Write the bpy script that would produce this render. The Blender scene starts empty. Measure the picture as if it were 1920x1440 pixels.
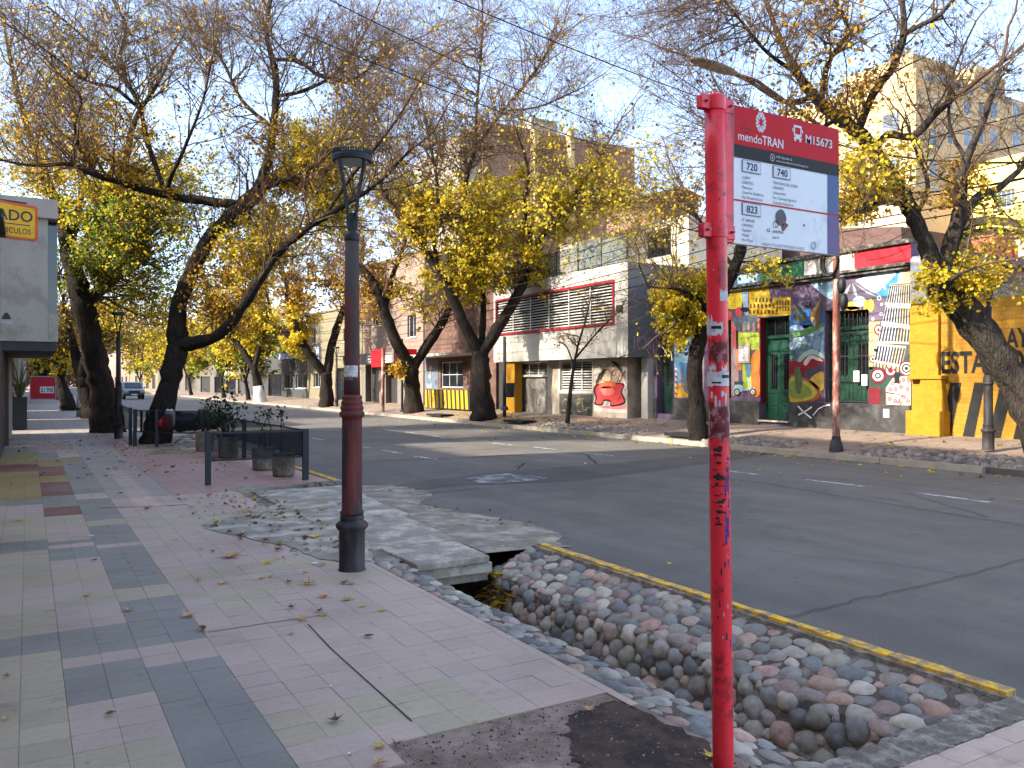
import bpy, bmesh, math, random
import numpy as np
from mathutils import Vector, Matrix
random.seed(7); RNG = np.random.default_rng(11)
S = bpy.context.scene
COL = S.collection
R_ = math.radians
# ---------------------------------------------------------------- survey: photo pixel (1920x1440) -> world metres
FOC, CXP, HZ, EYE, YAW = 1540.0, 960.0, 716.0, 1.6, R_(30.5)
FX, FY = math.sin(YAW), math.cos(YAW)
RX, RY = math.cos(YAW), -math.sin(YAW)
def onD(u, v, d):
    k = (u-CXP)/FOC
    return Vector((d*(FX+k*RX), d*(FY+k*RY), EYE+(HZ-v)*d/FOC))
def onX(u, v, X):
    k = (u-CXP)/FOC
    return onD(u, v, X/(FX+k*RX))
def onY(u, v, Y):
    k = (u-CXP)/FOC
    return onD(u, v, Y/(FY+k*RY))
def onZ(u, v, z=0.0):
    return onD(u, v, FOC*(EYE-z)/(v-HZ))
def proj(p):
    d = p[0]*FX+p[1]*FY; x = p[0]*RX+p[1]*RY
    return CXP+FOC*x/d, HZ-FOC*(p[2]-EYE)/d
def lin(c):
    if isinstance(c, (tuple, list)) and max(c) > 4.0:
        c = [q/255.0 for q in c[:3]]
        c = [(q/12.92 if q <= .04045 else ((q+.055)/1.055)**2.4) for q in c]
    return tuple(c[:3])
# ---------------------------------------------------------------- materials
MATS = {}
def nt_new(name):
    m = bpy.data.materials.new(name); m.use_nodes = True
    nt = m.node_tree; b = nt.nodes['Principled BSDF']
    return m, nt, b
def N(nt, t, **kw):
    n = nt.nodes.new(t)
    for k, v in kw.items():
        if k in n.inputs: n.inputs[k].default_value = v
        else: setattr(n, k, v)
    return n
def ramp(nt, stops):
    r = nt.nodes.new('ShaderNodeValToRGB'); e = r.color_ramp.elements
    while len(e) > 1: e.remove(e[-1])
    e[0].position = stops[0][0]; e[0].color = (*lin(stops[0][1]), 1)
    for p, c in stops[1:]:
        k = e.new(p); k.color = (*lin(c), 1)
    return r
def coords(nt, scale=(1,1,1)):
    t = nt.nodes.new('ShaderNodeTexCoord'); mp = nt.nodes.new('ShaderNodeMapping')
    mp.inputs['Scale'].default_value = scale
    nt.links.new(t.outputs['Object'], mp.inputs['Vector'])
    return mp.outputs['Vector']
def mixc(nt, fac, a, b, mode='MIX'):
    m = nt.nodes.new('ShaderNodeMix'); m.data_type = 'RGBA'; m.blend_type = mode
    L = nt.links
    for s, v in ((0, fac), (6, a), (7, b)):
        if hasattr(v, 'is_output'): L.new(v, m.inputs[s])
        elif isinstance(v, (tuple, list)): m.inputs[s].default_value = (*lin(v), 1)
        else: m.inputs[s].default_value = v
    return m.outputs[2]
def pm(name, c, rough=.75, var=.18, scale=3.0, bump=.15, bscale=60.0, metal=0.0, c2=None, c2amt=.5, c2scale=1.5, stretch=(1,1,1), attr=False, spec=.4, streak=0.0):
    """painted / mineral surface: base colour with two noise scales, optional second worn colour, fine bump"""
    if name in MATS: return MATS[name]
    m, nt, b = nt_new(name); L = nt.links
    v = coords(nt, stretch)
    n1 = N(nt, 'ShaderNodeTexNoise', Scale=scale, Detail=8.0, Roughness=.65); L.new(v, n1.inputs['Vector'])
    if attr:
        a = nt.nodes.new('ShaderNodeVertexColor'); a.layer_name = 'Col'; base = a.outputs['Color']
    else:
        base = None
    lc = lin(c)
    r1 = nt.nodes.new('ShaderNodeMapRange'); r1.inputs['From Min'].default_value = .3; r1.inputs['From Max'].default_value = .7
    r1.inputs['To Min'].default_value = 1-var; r1.inputs['To Max'].default_value = 1+var
    L.new(n1.outputs['Fac'], r1.inputs['Value'])
    src = base if base else lc
    if c2 is not None:
        n2 = N(nt, 'ShaderNodeTexNoise', Scale=c2scale, Detail=9.0, Roughness=.7); L.new(v, n2.inputs['Vector'])
        rr = ramp(nt, [(max(0, .62-c2amt*.35), (0.,0.,0.)), (min(1, .70-c2amt*.28), (1.,1.,1.))]); L.new(n2.outputs['Fac'], rr.inputs['Fac'])
        src = mixc(nt, rr.outputs['Color'], src, lin(c2))
    vm = nt.nodes.new('ShaderNodeVectorMath'); vm.operation = 'SCALE'
    if hasattr(src, 'is_output'): L.new(src, vm.inputs[0])
    else: vm.inputs[0].default_value = src
    L.new(r1.outputs['Result'], vm.inputs['Scale'])
    out = vm.outputs['Vector']
    if streak:
        v2 = coords(nt, (5, 5, .35))
        n4 = N(nt, 'ShaderNodeTexNoise', Scale=1.6, Detail=6.0, Roughness=.6); L.new(v2, n4.inputs['Vector'])
        r4 = nt.nodes.new('ShaderNodeMapRange'); r4.inputs['From Min'].default_value = .45; r4.inputs['From Max'].default_value = .75
        r4.inputs['To Min'].default_value = 1.0; r4.inputs['To Max'].default_value = 1-streak
        L.new(n4.outputs['Fac'], r4.inputs['Value'])
        v3 = nt.nodes.new('ShaderNodeVectorMath'); v3.operation = 'SCALE'; L.new(out, v3.inputs[0]); L.new(r4.outputs['Result'], v3.inputs['Scale']); out = v3.outputs['Vector']
    L.new(out, b.inputs['Base Color'])
    b.inputs['Roughness'].default_value = rough; b.inputs['Metallic'].default_value = metal
    b.inputs['Specular IOR Level'].default_value = spec
    if bump:
        n3 = N(nt, 'ShaderNodeTexNoise', Scale=bscale, Detail=5.0, Roughness=.6); L.new(v, n3.inputs['Vector'])
        bp = nt.nodes.new('ShaderNodeBump'); bp.inputs['Strength'].default_value = bump; bp.inputs['Distance'].default_value = .02
        L.new(n3.outputs['Fac'], bp.inputs['Height']); L.new(bp.outputs['Normal'], b.inputs['Normal'])
    MATS[name] = m
    return m
def brickmat(name, c1, c2, mort, bw=.24, bh=.075, mortar=.012, rough=.85, axis='yz', bump=.4, offset=.5, var=.2):
    if name in MATS: return MATS[name]
    m, nt, b = nt_new(name); L = nt.links
    t = nt.nodes.new('ShaderNodeTexCoord'); sp = nt.nodes.new('ShaderNodeSeparateXYZ'); L.new(t.outputs['Object'], sp.inputs[0])
    cb = nt.nodes.new('ShaderNodeCombineXYZ')
    if axis == 'yz': 
        ad = nt.nodes.new('ShaderNodeMath'); ad.operation = 'ADD'; L.new(sp.outputs['X'], ad.inputs[0]); L.new(sp.outputs['Y'], ad.inputs[1])
        L.new(ad.outputs[0], cb.inputs[0]); L.new(sp.outputs['Z'], cb.inputs[1])
    else:
        L.new(sp.outputs['X'], cb.inputs[0]); L.new(sp.outputs['Y'], cb.inputs[1])
    br = nt.nodes.new('ShaderNodeTexBrick'); br.offset = offset
    br.inputs['Color1'].default_value = (*lin(c1), 1); br.inputs['Color2'].default_value = (*lin(c2), 1); br.inputs['Mortar'].default_value = (*lin(mort), 1)
    br.inputs['Scale'].default_value = 1.0; br.inputs['Brick Width'].default_value = bw; br.inputs['Row Height'].default_value = bh
    br.inputs['Mortar Size'].default_value = mortar; br.inputs['Mortar Smooth'].default_value = .3
    L.new(cb.outputs[0], br.inputs['Vector'])
    n1 = N(nt, 'ShaderNodeTexNoise', Scale=2.2, Detail=8.0, Roughness=.7); L.new(t.outputs['Object'], n1.inputs['Vector'])
    r1 = nt.nodes.new('ShaderNodeMapRange'); r1.inputs['From Min'].default_value = .3; r1.inputs['From Max'].default_value = .7
    r1.inputs['To Min'].default_value = 1-var; r1.inputs['To Max'].default_value = 1+var; L.new(n1.outputs['Fac'], r1.inputs['Value'])
    vm = nt.nodes.new('ShaderNodeVectorMath'); vm.operation = 'SCALE'; L.new(br.outputs['Color'], vm.inputs[0]); L.new(r1.outputs['Result'], vm.inputs['Scale'])
    L.new(vm.outputs['Vector'], b.inputs['Base Color']); b.inputs['Roughness'].default_value = rough
    n3 = N(nt, 'ShaderNodeTexNoise', Scale=30.0, Detail=4.0); L.new(t.outputs['Object'], n3.inputs['Vector'])
    mt = nt.nodes.new('ShaderNodeMath'); mt.operation = 'MULTIPLY_ADD'; mt.inputs[1].default_value = -1.0
    L.new(br.outputs['Fac'], mt.inputs[0]); L.new(n3.outputs['Fac'], mt.inputs[2])
    bp = nt.nodes.new('ShaderNodeBump'); bp.inputs['Strength'].default_value = bump; bp.inputs['Distance'].default_value = .015
    L.new(mt.outputs[0], bp.inputs['Height']); L.new(bp.outputs['Normal'], b.inputs['Normal'])
    MATS[name] = m
    return m
def glassmat(name, c=(28,32,36), rough=.08):
    if name in MATS: return MATS[name]
    m, nt, b = nt_new(name); L = nt.links
    v = coords(nt); n1 = N(nt, 'ShaderNodeTexNoise', Scale=1.3, Detail=3.0); L.new(v, n1.inputs['Vector'])
    r = ramp(nt, [(.3, [q*.6 for q in lin(c)]), (.7, [q*1.5 for q in lin(c)])]); L.new(n1.outputs['Fac'], r.inputs['Fac'])
    L.new(r.outputs['Color'], b.inputs['Base Color']); b.inputs['Roughness'].default_value = rough; b.inputs['Specular IOR Level'].default_value = .7
    MATS[name] = m
    return m
# ---------------------------------------------------------------- mesh builder
class MB:
    def __init__(s): s.v = []; s.f = []; s.m = []; s.c = []; s.cm = 0; s.cc = (1,1,1)
    def face(s, idx): s.f.append(idx); s.m.append(s.cm); s.c.append(s.cc)
    def poly(s, pts):
        o = len(s.v); s.v += [tuple(p) for p in pts]; s.face(list(range(o, o+len(pts))))
    def box(s, x0, x1, y0, y1, z0, z1):
        o = len(s.v)
        s.v += [(x0,y0,z0),(x1,y0,z0),(x1,y1,z0),(x0,y1,z0),(x0,y0,z1),(x1,y0,z1),(x1,y1,z1),(x0,y1,z1)]
        for q in ((0,3,2,1),(4,5,6,7),(0,1,5,4),(1,2,6,5),(2,3,7,6),(3,0,4,7)): s.face([o+i for i in q])
        return s
    def bar(s, a, b, w, h, up=(0,0,1)):
        a = Vector(a); b = Vector(b); t = (b-a).normalized(); u = Vector(up)
        if abs(t.dot(u)) > .95: u = Vector((1,0,0))
        x = t.cross(u).normalized()*w*.5; y = x.cross(t).normalized()*h*.5
        o = len(s.v)
        for p in (a, b):
            for q in (-x-y, x-y, x+y, -x+y): s.v.append(tuple(p+q))
        for q in ((0,3,2,1),(4,5,6,7),(0,1,5,4),(1,2,6,5),(2,3,7,6),(3,0,4,7)): s.face([o+i for i in q])
        return s
    def tube(s, pts, rad, n=8, cap=True):
        pts = [Vector(p) for p in pts]
        if not hasattr(rad, '__len__'): rad = [rad]*len(pts)
        o = len(s.v); ref = Vector((.31,.87,.1)); prev = None
        for i, p in enumerate(pts):
            t = (pts[min(i+1, len(pts)-1)]-pts[max(i-1, 0)])
            t = t.normalized() if t.length > 1e-9 else Vector((0,0,1))
            if prev is None:
                r = ref if abs(ref.normalized().dot(t)) < .9 else Vector((1,0,0))
                x = t.cross(r).normalized()
            else:
                x = (prev - t*prev.dot(t)).normalized()
            prev = x; y = t.cross(x)
            for k in range(n):
                a = 2*math.pi*k/n; s.v.append(tuple(p+(x*math.cos(a)+y*math.sin(a))*rad[i]))
        for i in range(len(pts)-1):
            for k in range(n):
                s.face([o+i*n+k, o+i*n+(k+1)%n, o+(i+1)*n+(k+1)%n, o+(i+1)*n+k])
        if cap:
            s.face([o+k for k in range(n)][::-1]); e = o+(len(pts)-1)*n; s.face([e+k for k in range(n)])
        return s
    def lathe(s, prof, c=(0,0,0), n=24, axis=None):
        o = len(s.v); c = Vector(c)
        for r, z in prof:
            for k in range(n):
                a = 2*math.pi*k/n; s.v.append((c.x+r*math.cos(a), c.y+r*math.sin(a), c.z+z))
        for i in range(len(prof)-1):
            for k in range(n):
                s.face([o+i*n+k, o+i*n+(k+1)%n, o+(i+1)*n+(k+1)%n, o+(i+1)*n+k])
        s.face([o+k for k in range(n)][::-1]); e = o+(len(prof)-1)*n; s.face([e+k for k in range(n)])
        return s
    def prism(s, pts, ex):
        """planar outline extruded by vector ex"""
        ex = Vector(ex); o = len(s.v); n = len(pts)
        s.v += [tuple(p) for p in pts]; s.v += [tuple(Vector(p)+ex) for p in pts]
        s.face(list(range(o, o+n))[::-1]); s.face(list(range(o+n, o+2*n)))
        for k in range(n): s.face([o+k, o+(k+1)%n, o+n+(k+1)%n, o+n+k])
        return s
    def blob(s, c, rx, ry, rz, n=8, seed=0, jit=.12, rot=None):
        o = len(s.v); c = Vector(c); rr = random.Random(seed)
        rings = max(3, n//2); A_, B_, C_ = rr.uniform(0, 6.3), rr.uniform(0, 6.3), rr.uniform(0, 6.3); pw = lambda t: math.copysign(abs(t)**.86, t)
        rows = []
        for i in range(rings+1):
            th = math.pi*i/rings
            row = []
            for k in range(n if 0 < i < rings else 1):
                ph = 2*math.pi*k/n; q = 1+rr.uniform(-jit, jit)*.45+jit*1.1*math.sin(2*ph+A_)*math.sin(th)+jit*.9*math.sin(3*ph+B_+2*th)+jit*.6*math.cos(2*th+C_)
                p = Vector((rx*pw(math.sin(th)*math.cos(ph))*q, ry*pw(math.sin(th)*math.sin(ph))*q, rz*math.cos(th)*q))
                if rot is not None: p = rot @ p
                row.append(len(s.v)); s.v.append(tuple(c+p))
            rows.append(row)
        for i in range(rings):
            a, b = rows[i], rows[i+1]
            for k in range(n):
                if len(a) == 1: s.face([a[0], b[k], b[(k+1)%n]])
                elif len(b) == 1: s.face([a[k], b[0], a[(k+1)%n]])
                else: s.face([a[k], b[k], b[(k+1)%n], a[(k+1)%n]])
        return s
    def build(s, name, mats, parent=None, smooth=False, bevel=0, col=False, fixn=False):
        me = bpy.data.meshes.new(name); me.from_pydata(s.v, [], s.f)
        if not isinstance(mats, (list, tuple)): mats = [mats]
        for m in mats: me.materials.append(m)
        if len(mats) > 1: me.polygons.foreach_set('material_index', s.m)
        if smooth: me.polygons.foreach_set('use_smooth', [True]*len(s.f))
        if col:
            ca = me.color_attributes.new('Col', 'FLOAT_COLOR', 'CORNER'); arr = []
            for f, c in zip(s.f, s.c): arr += [*c, 1.0]*len(f)
            ca.data.foreach_set('color', arr)
        if fixn:
            bm = bmesh.new(); bm.from_mesh(me); bmesh.ops.recalc_face_normals(bm, faces=bm.faces); bm.to_mesh(me); bm.free()
        me.update()
        o = bpy.data.objects.new(name, me); COL.objects.link(o)
        if parent is not None:
            o.parent = parent
            o.matrix_parent_inverse = parent.matrix_basis.inverted()
        if bevel:
            b = o.modifiers.new('bevel', 'BEVEL'); b.width = bevel; b.segments = 2; b.limit_method = 'ANGLE'; b.angle_limit = R_(40)
        return o
def tag(o, label=None, cat=None, group=None, kind=None):
    if label: o['label'] = label
    if cat: o['category'] = cat
    if group: o['group'] = group
    if kind: o['kind'] = kind
    return o
def empty(name, loc, label, cat, group=None, rz=0):
    o = bpy.data.objects.new(name, None); COL.objects.link(o); o.location = loc; o.rotation_euler.z = rz; o.empty_display_size = .2
    return tag(o, label, cat, group)
def copy_tree(o, parent=None):
    c = o.copy(); COL.objects.link(c)
    if parent is not None: c.parent = parent
    for ch in list(o.children): copy_tree(ch, c)
    return c
def smoothmod(o, lv=1):
    m = o.modifiers.new('sub', 'SUBSURF'); m.levels = lv; m.render_levels = lv; return o
# ---------------------------------------------------------------- lettering
def textmesh(txt, size=1.0, bold=0.0, align='LEFT', spacing=1.0, shear=0.0):
    cu = bpy.data.curves.new('t', 'FONT'); cu.body = txt; cu.size = size; cu.align_x = align; cu.offset = bold; cu.space_character = spacing; cu.shear = shear
    cu.resolution_u = 3
    ob = bpy.data.objects.new('t', cu); COL.objects.link(ob)
    dg = bpy.context.evaluated_depsgraph_get(); dg.update()
    me = bpy.data.meshes.new_from_object(ob.evaluated_get(dg))
    vs = [tuple(v.co) for v in me.vertices]; fs = [list(p.vertices) for p in me.polygons]
    bpy.data.objects.remove(ob); bpy.data.curves.remove(cu); bpy.data.meshes.remove(me)
    return vs, fs
def add_text(mb, txt, origin, xdir, ydir, height, width=None, bold=0.0, align='LEFT', spacing=1.0, shear=0.0):
    """cap height = height (m); optional total width fits by stretching"""
    vs, fs = textmesh(txt, 1.0, bold, align, spacing, shear)
    if not vs: return
    xs = [v[0] for v in vs]; ys = [v[1] for v in vs]
    caph = .70
    sy = height/caph; sx = sy if width is None else width/(max(xs)-min(xs))
    x0 = min(xs) if (width is not None and align == 'LEFT') else 0
    o = len(mb.v); O = Vector(origin); X = Vector(xdir); Y = Vector(ydir)
    for v in vs: mb.v.append(tuple(O+X*((v[0]-x0)*sx)+Y*(v[1]*sy)))
    for f in fs: mb.face([o+i for i in f])
# ================================================================ GROUND
ROADZ = -.08
def struct(o): o['kind'] = 'structure'; return o
def sheet(name, pts, mat, parent=None, col=False):
    mb = MB(); mb.poly(pts); return mb.build(name, mat, parent)
M_soil = pm('soil', (168,142,122), .95, .25, 9, .6, 90, c2=(136,112,94), c2amt=.5, c2scale=2.5)
M_conc = pm('concrete', (196,184,164), .9, .16, 4, .35, 70, c2=(160,148,128), c2amt=.6, c2scale=2.2)
M_concd = pm('concrete_dark', (160,148,130), .9, .2, 4, .4, 60, c2=(120,110,96), c2amt=.5)
M_mortar = pm('mortar', (150,136,118), .95, .25, 12, .6, 120, c2=(94,82,70), c2amt=.6, c2scale=5)
def asphalt(name, k=1.0):
    m, nt, b = nt_new(name); L = nt.links
    v = coords(nt)
    big = N(nt, 'ShaderNodeTexNoise', Scale=.3, Detail=5, Roughness=.55); L.new(v, big.inputs['Vector'])
    mid = N(nt, 'ShaderNodeTexNoise', Scale=2.2, Detail=7.0, Roughness=.62); L.new(v, mid.inputs['Vector'])
    fine = N(nt, 'ShaderNodeTexVoronoi', Scale=110.0); L.new(v, fine.inputs['Vector'])
    r1 = ramp(nt, [(.3, [q*k for q in (.124,.112,.092)]), (.5, [q*k for q in (.150,.134,.110)]), (.72, [q*k for q in (.178,.158,.130)])]); L.new(big.outputs['Fac'], r1.inputs['Fac'])
    r2 = ramp(nt, [(.3, (.86,.86,.86)), (.7, (1.14,1.13,1.12))]); L.new(mid.outputs['Fac'], r2.inputs['Fac'])
    r3 = ramp(nt, [(0., (1.7,1.68,1.65)), (.18, (1.1,1.1,1.1)), (.5, (.8,.8,.8))]); L.new(fine.outputs['Distance'], r3.inputs['Fac'])
    vs_ = coords(nt, (1.3, .07, 1)); st = N(nt, 'ShaderNodeTexNoise', Scale=1.0, Detail=6.0, Roughness=.6); L.new(vs_, st.inputs['Vector']); r4 = ramp(nt, [(.3, (.84,.84,.85)), (.7, (1.13,1.12,1.1))]); L.new(st.outputs['Fac'], r4.inputs['Fac'])
    sp_ = N(nt, 'ShaderNodeTexNoise', Scale=5.0, Detail=2.0, Roughness=.4); L.new(v, sp_.inputs['Vector']); r5 = ramp(nt, [(.70, (1.,1.,1.)), (.78, (.7,.7,.7))]); L.new(sp_.outputs['Fac'], r5.inputs['Fac'])
    c = mixc(nt, 1.0, r1.outputs['Color'], r2.outputs['Color'], 'MULTIPLY'); c = mixc(nt, 1.0, c, r4.outputs['Color'], 'MULTIPLY'); c = mixc(nt, 1.0, c, r5.outputs['Color'], 'MULTIPLY'); c = mixc(nt, .85, c, r3.outputs['Color'], 'MULTIPLY')
    L.new(c, b.inputs['Base Color']); b.inputs['Roughness'].default_value = .82; b.inputs['Specular IOR Level'].default_value = .35
    bp = nt.nodes.new('ShaderNodeBump'); bp.inputs['Strength'].default_value = .3; bp.inputs['Distance'].default_value = .005
    L.new(fine.outputs['Distance'], bp.inputs['Height']); L.new(bp.outputs['Normal'], b.inputs['Normal'])
    return m
M_asph = asphalt('asphalt'); M_asph2 = asphalt('asphalt_patch', .72); M_asph3 = asphalt('asphalt_dusty', 1.5)
M_white = pm('road_paint', (205,205,200), .8, .15, 6, .2, 60, c2=(120,120,118), c2amt=.55, c2scale=9)
M_yelk = pm('kerb_yellow', (236,180,48), .8, .15, 8, .3, 50, c2=(150,130,96), c2amt=.48, c2scale=9)
M_crack = pm('crack', (38,37,37), .95, .2, 5, 0)

g = sheet('ground', [(-400,-200,-1.1),(600,-200,-1.1),(600,900,-1.1),(-400,900,-1.1)], M_soil); struct(g)
mb = MB()   # road as a sheet wide enough for the whole street
xs = [4.3, 7, 9.7, 12.4, 15.1]; ys = list(range(-40, 421, 20))
for i in range(len(xs)-1):
    for j in range(len(ys)-1):
        zz = lambda x: ROADZ
        mb.poly([(xs[i],ys[j],zz(xs[i])),(xs[i+1],ys[j],zz(xs[i+1])),(xs[i+1],ys[j+1],zz(xs[i+1])),(xs[i],ys[j+1],zz(xs[i]))])
road = mb.build('road', M_asph); struct(road)
dashes = [((1719,924),(1858,941.6)),((1512,899),(1619,911.7)),((1365,883),(1422,889.5)),((1097,849),(1151,855)),((1001,838),(1043,843)),((924,830.5),(960,834.6)),
 ((718,844),(751,850)),((777,855),(820,861)),((682,838),(694,840)),((584,821),(607,825)),((720,805),(743,808)),((761,810),(783,813)),((810,817),(836,821.6))]
for a, b in dashes:
    p = onZ(*a, ROADZ+.004); q = onZ(*b, ROADZ+.004); m_ = MB()
    rg = random.Random(int(a[0])); n = 8; L_, R__ = [], []
    for i in range(n+1):
        c = p.lerp(q, i/n); w = .052+rg.uniform(-.006, .006)
        L_.append((c.x-w, c.y, c.z)); R__.append((c.x+w, c.y, c.z))
    for i in range(n): m_.poly([L_[i], R__[i], R__[i+1], L_[i+1]])
    m_.build('lane_dash', M_white, road)
# repaired strip, worn pale patch, cracks
z1 = ROADZ+.004
sheet('asphalt_patch', [onZ(u,v,z1) for u,v in ((700,918),(760,906),(860,893),(1000,880),(1150,868),(1330,850),(1490,838),(1500,845),(1370,862),(1200,886),(1060,903),(940,907),(850,910),(760,922),(706,934))], M_asph2, road)
M_pale = pm('pale_patch', (150,148,142), .9, .3, 5, .3, 60, c2=(88,87,86), c2amt=.55, c2scale=4)
sheet('asphalt_patch', [onZ(u,v,z1+.004) for u,v in ((872,897),(905,892),(955,887),(990,891),(1030,896),(985,903),(930,907),(898,905))], M_pale, road)
sheet('asphalt_patch', [onZ(u,v,z1) for u,v in ((690,930),(740,945),(810,985),(905,1012),(1000,1025),(1010,1019),(960,1012),(880,985),(800,955),(730,935))], M_asph3, road)
def crack(pts, w, sd):
    rg = random.Random(sd); P3 = [onZ(u, v, ROADZ+.012) for u, v in pts]; Q = []
    for a, b in zip(P3[:-1], P3[1:]):
        for i in range(7): Q.append(a.lerp(b, i/7)+Vector((rg.uniform(-.022,.022), rg.uniform(-.022,.022), 0)))
    Q.append(P3[-1]); m_ = MB()
    for i in range(len(Q)-1):
        t = (Q[i+1]-Q[i]).normalized(); s = Vector((-t.y, t.x, 0))*w
        m_.poly([Q[i]-s, Q[i]+s, Q[i+1]+s, Q[i+1]-s])
    m_.build('crack', M_crack, road)
crack([(1475,1157),(1600,1125),(1750,1092),(1920,1048)], .0045, 1)
crack([(1440,1030),(1520,1045),(1640,1052),(1790,1075)], .004, 2)
crack([(1260,887),(1440,907),(1640,940),(1920,985)], .009, 3)
crack([(690,940),(800,925),(900,915)], .012, 4)
crack([(880,845),(960,838),(1020,842),(1100,852),(1120,870)], .014, 5)
crack([(690,865),(820,860),(960,853),(1010,858)], .02, 7)
crack([(965,875),(985,868),(970,880)], .01, 8)
crack([(1180,1010),(1290,1002),(1420,1006),(1560,1020)], .003, 9)
crack([(1560,905),(1700,925),(1850,968)], .006, 10)
crack([(1240,940),(1330,955),(1400,985)], .003, 11)
# ---------------------------------------------------------------- near pavement of coloured tiles
PURP = (194,166,145); BEIG = (188,167,135); BLUE = (147,138,123); PINK = (176,136,122); RED = (132,76,64); OCH = (164,136,80)
rowsdef = {
 0: [(1233,1500,BEIG),(1197,1233,BLUE),(1133,1197,BEIG),(1103,1133,PURP),(1033,1103,BEIG),(1014,1033,BLUE),(967,1014,BEIG),(948,967,PURP),(935,948,BLUE),(885,935,OCH),(870,885,RED),(850,870,OCH),(838,850,BLUE)],
 1: [(1380,1500,BEIG),(1300,1380,PURP),(1250,1300,BLUE),(1217,1250,PURP),(1180,1217,BLUE),(1133,1180,PURP),(1110,1133,BEIG),(1093,1110,PURP),(1070,1093,BEIG),(1047,1070,PURP),(1027,1047,BLUE),(1020,1027,PURP),(1012,1020,BLUE),(985,1012,PURP),(968,985,BEIG),(952,968,RED),(930,952,BLUE),(905,930,RED),(893,905,OCH),(875,893,RED),(860,875,OCH),(848,860,BLUE)],
 2: [(1240,1500,BLUE),(1205,1240,PURP),(1123,1205,BLUE),(1100,1123,BEIG),(1027,1100,BLUE),(1017,1027,PURP),(987,1017,BLUE),(973,987,BEIG),(935,973,BLUE),(925,935,PURP),(880,925,BLUE)],
 3: [(1097,1113,BEIG),(1066,1080,BEIG),(972,986,BEIG)],
}
YR = {}
for k, uref in ((0, 40), (1, 200), (2, 300), (3, 420)):
    YR[k] = []
    for v0, v1, c in rowsdef[k]:
        d0 = FOC*EYE/(v0-HZ); d1 = FOC*EYE/(v1-HZ)
        xc = {0: -.05, 1: .36, 2: .76, 3: 1.4}[k]
        # depth -> Y on the line X = xc
        f = lambda d: (d-xc*FX)/FY
        YR[k].append((f(d1), f(d0), c))
TX0 = .165
def tilecol(ix, x, y, rg):
    band = 0 if x < .165 else 1 if x < .565 else 2 if x < .965 else 3
    c = None
    for a, b, cc in YR[band]:
        if a <= y < b: c = cc
    if c is None:
        if band == 3:
            c = (PINK if x > 1.75 else (170,150,138)) if y > 12.4 else PURP
            if .97 < x < 1.56 and 3.55 < y < 4.0: c = BEIG
            if 1.55 < x < 1.98 and 3.4 < y < 3.98: c = BEIG
            if 1.2 < x < 1.6 and 6.0 < y < 6.5: c = BEIG
        else:
            h = random.Random(int(y/1.1)*7+band).random()
            c = [OCH, BLUE, PINK, BEIG, PURP][int(h*5)]
    c = lin(c); j = 1+rg.gauss(0, .03); 
    return tuple(max(0, q*j*(1+rg.gauss(0, .012))) for q in c)
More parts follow.
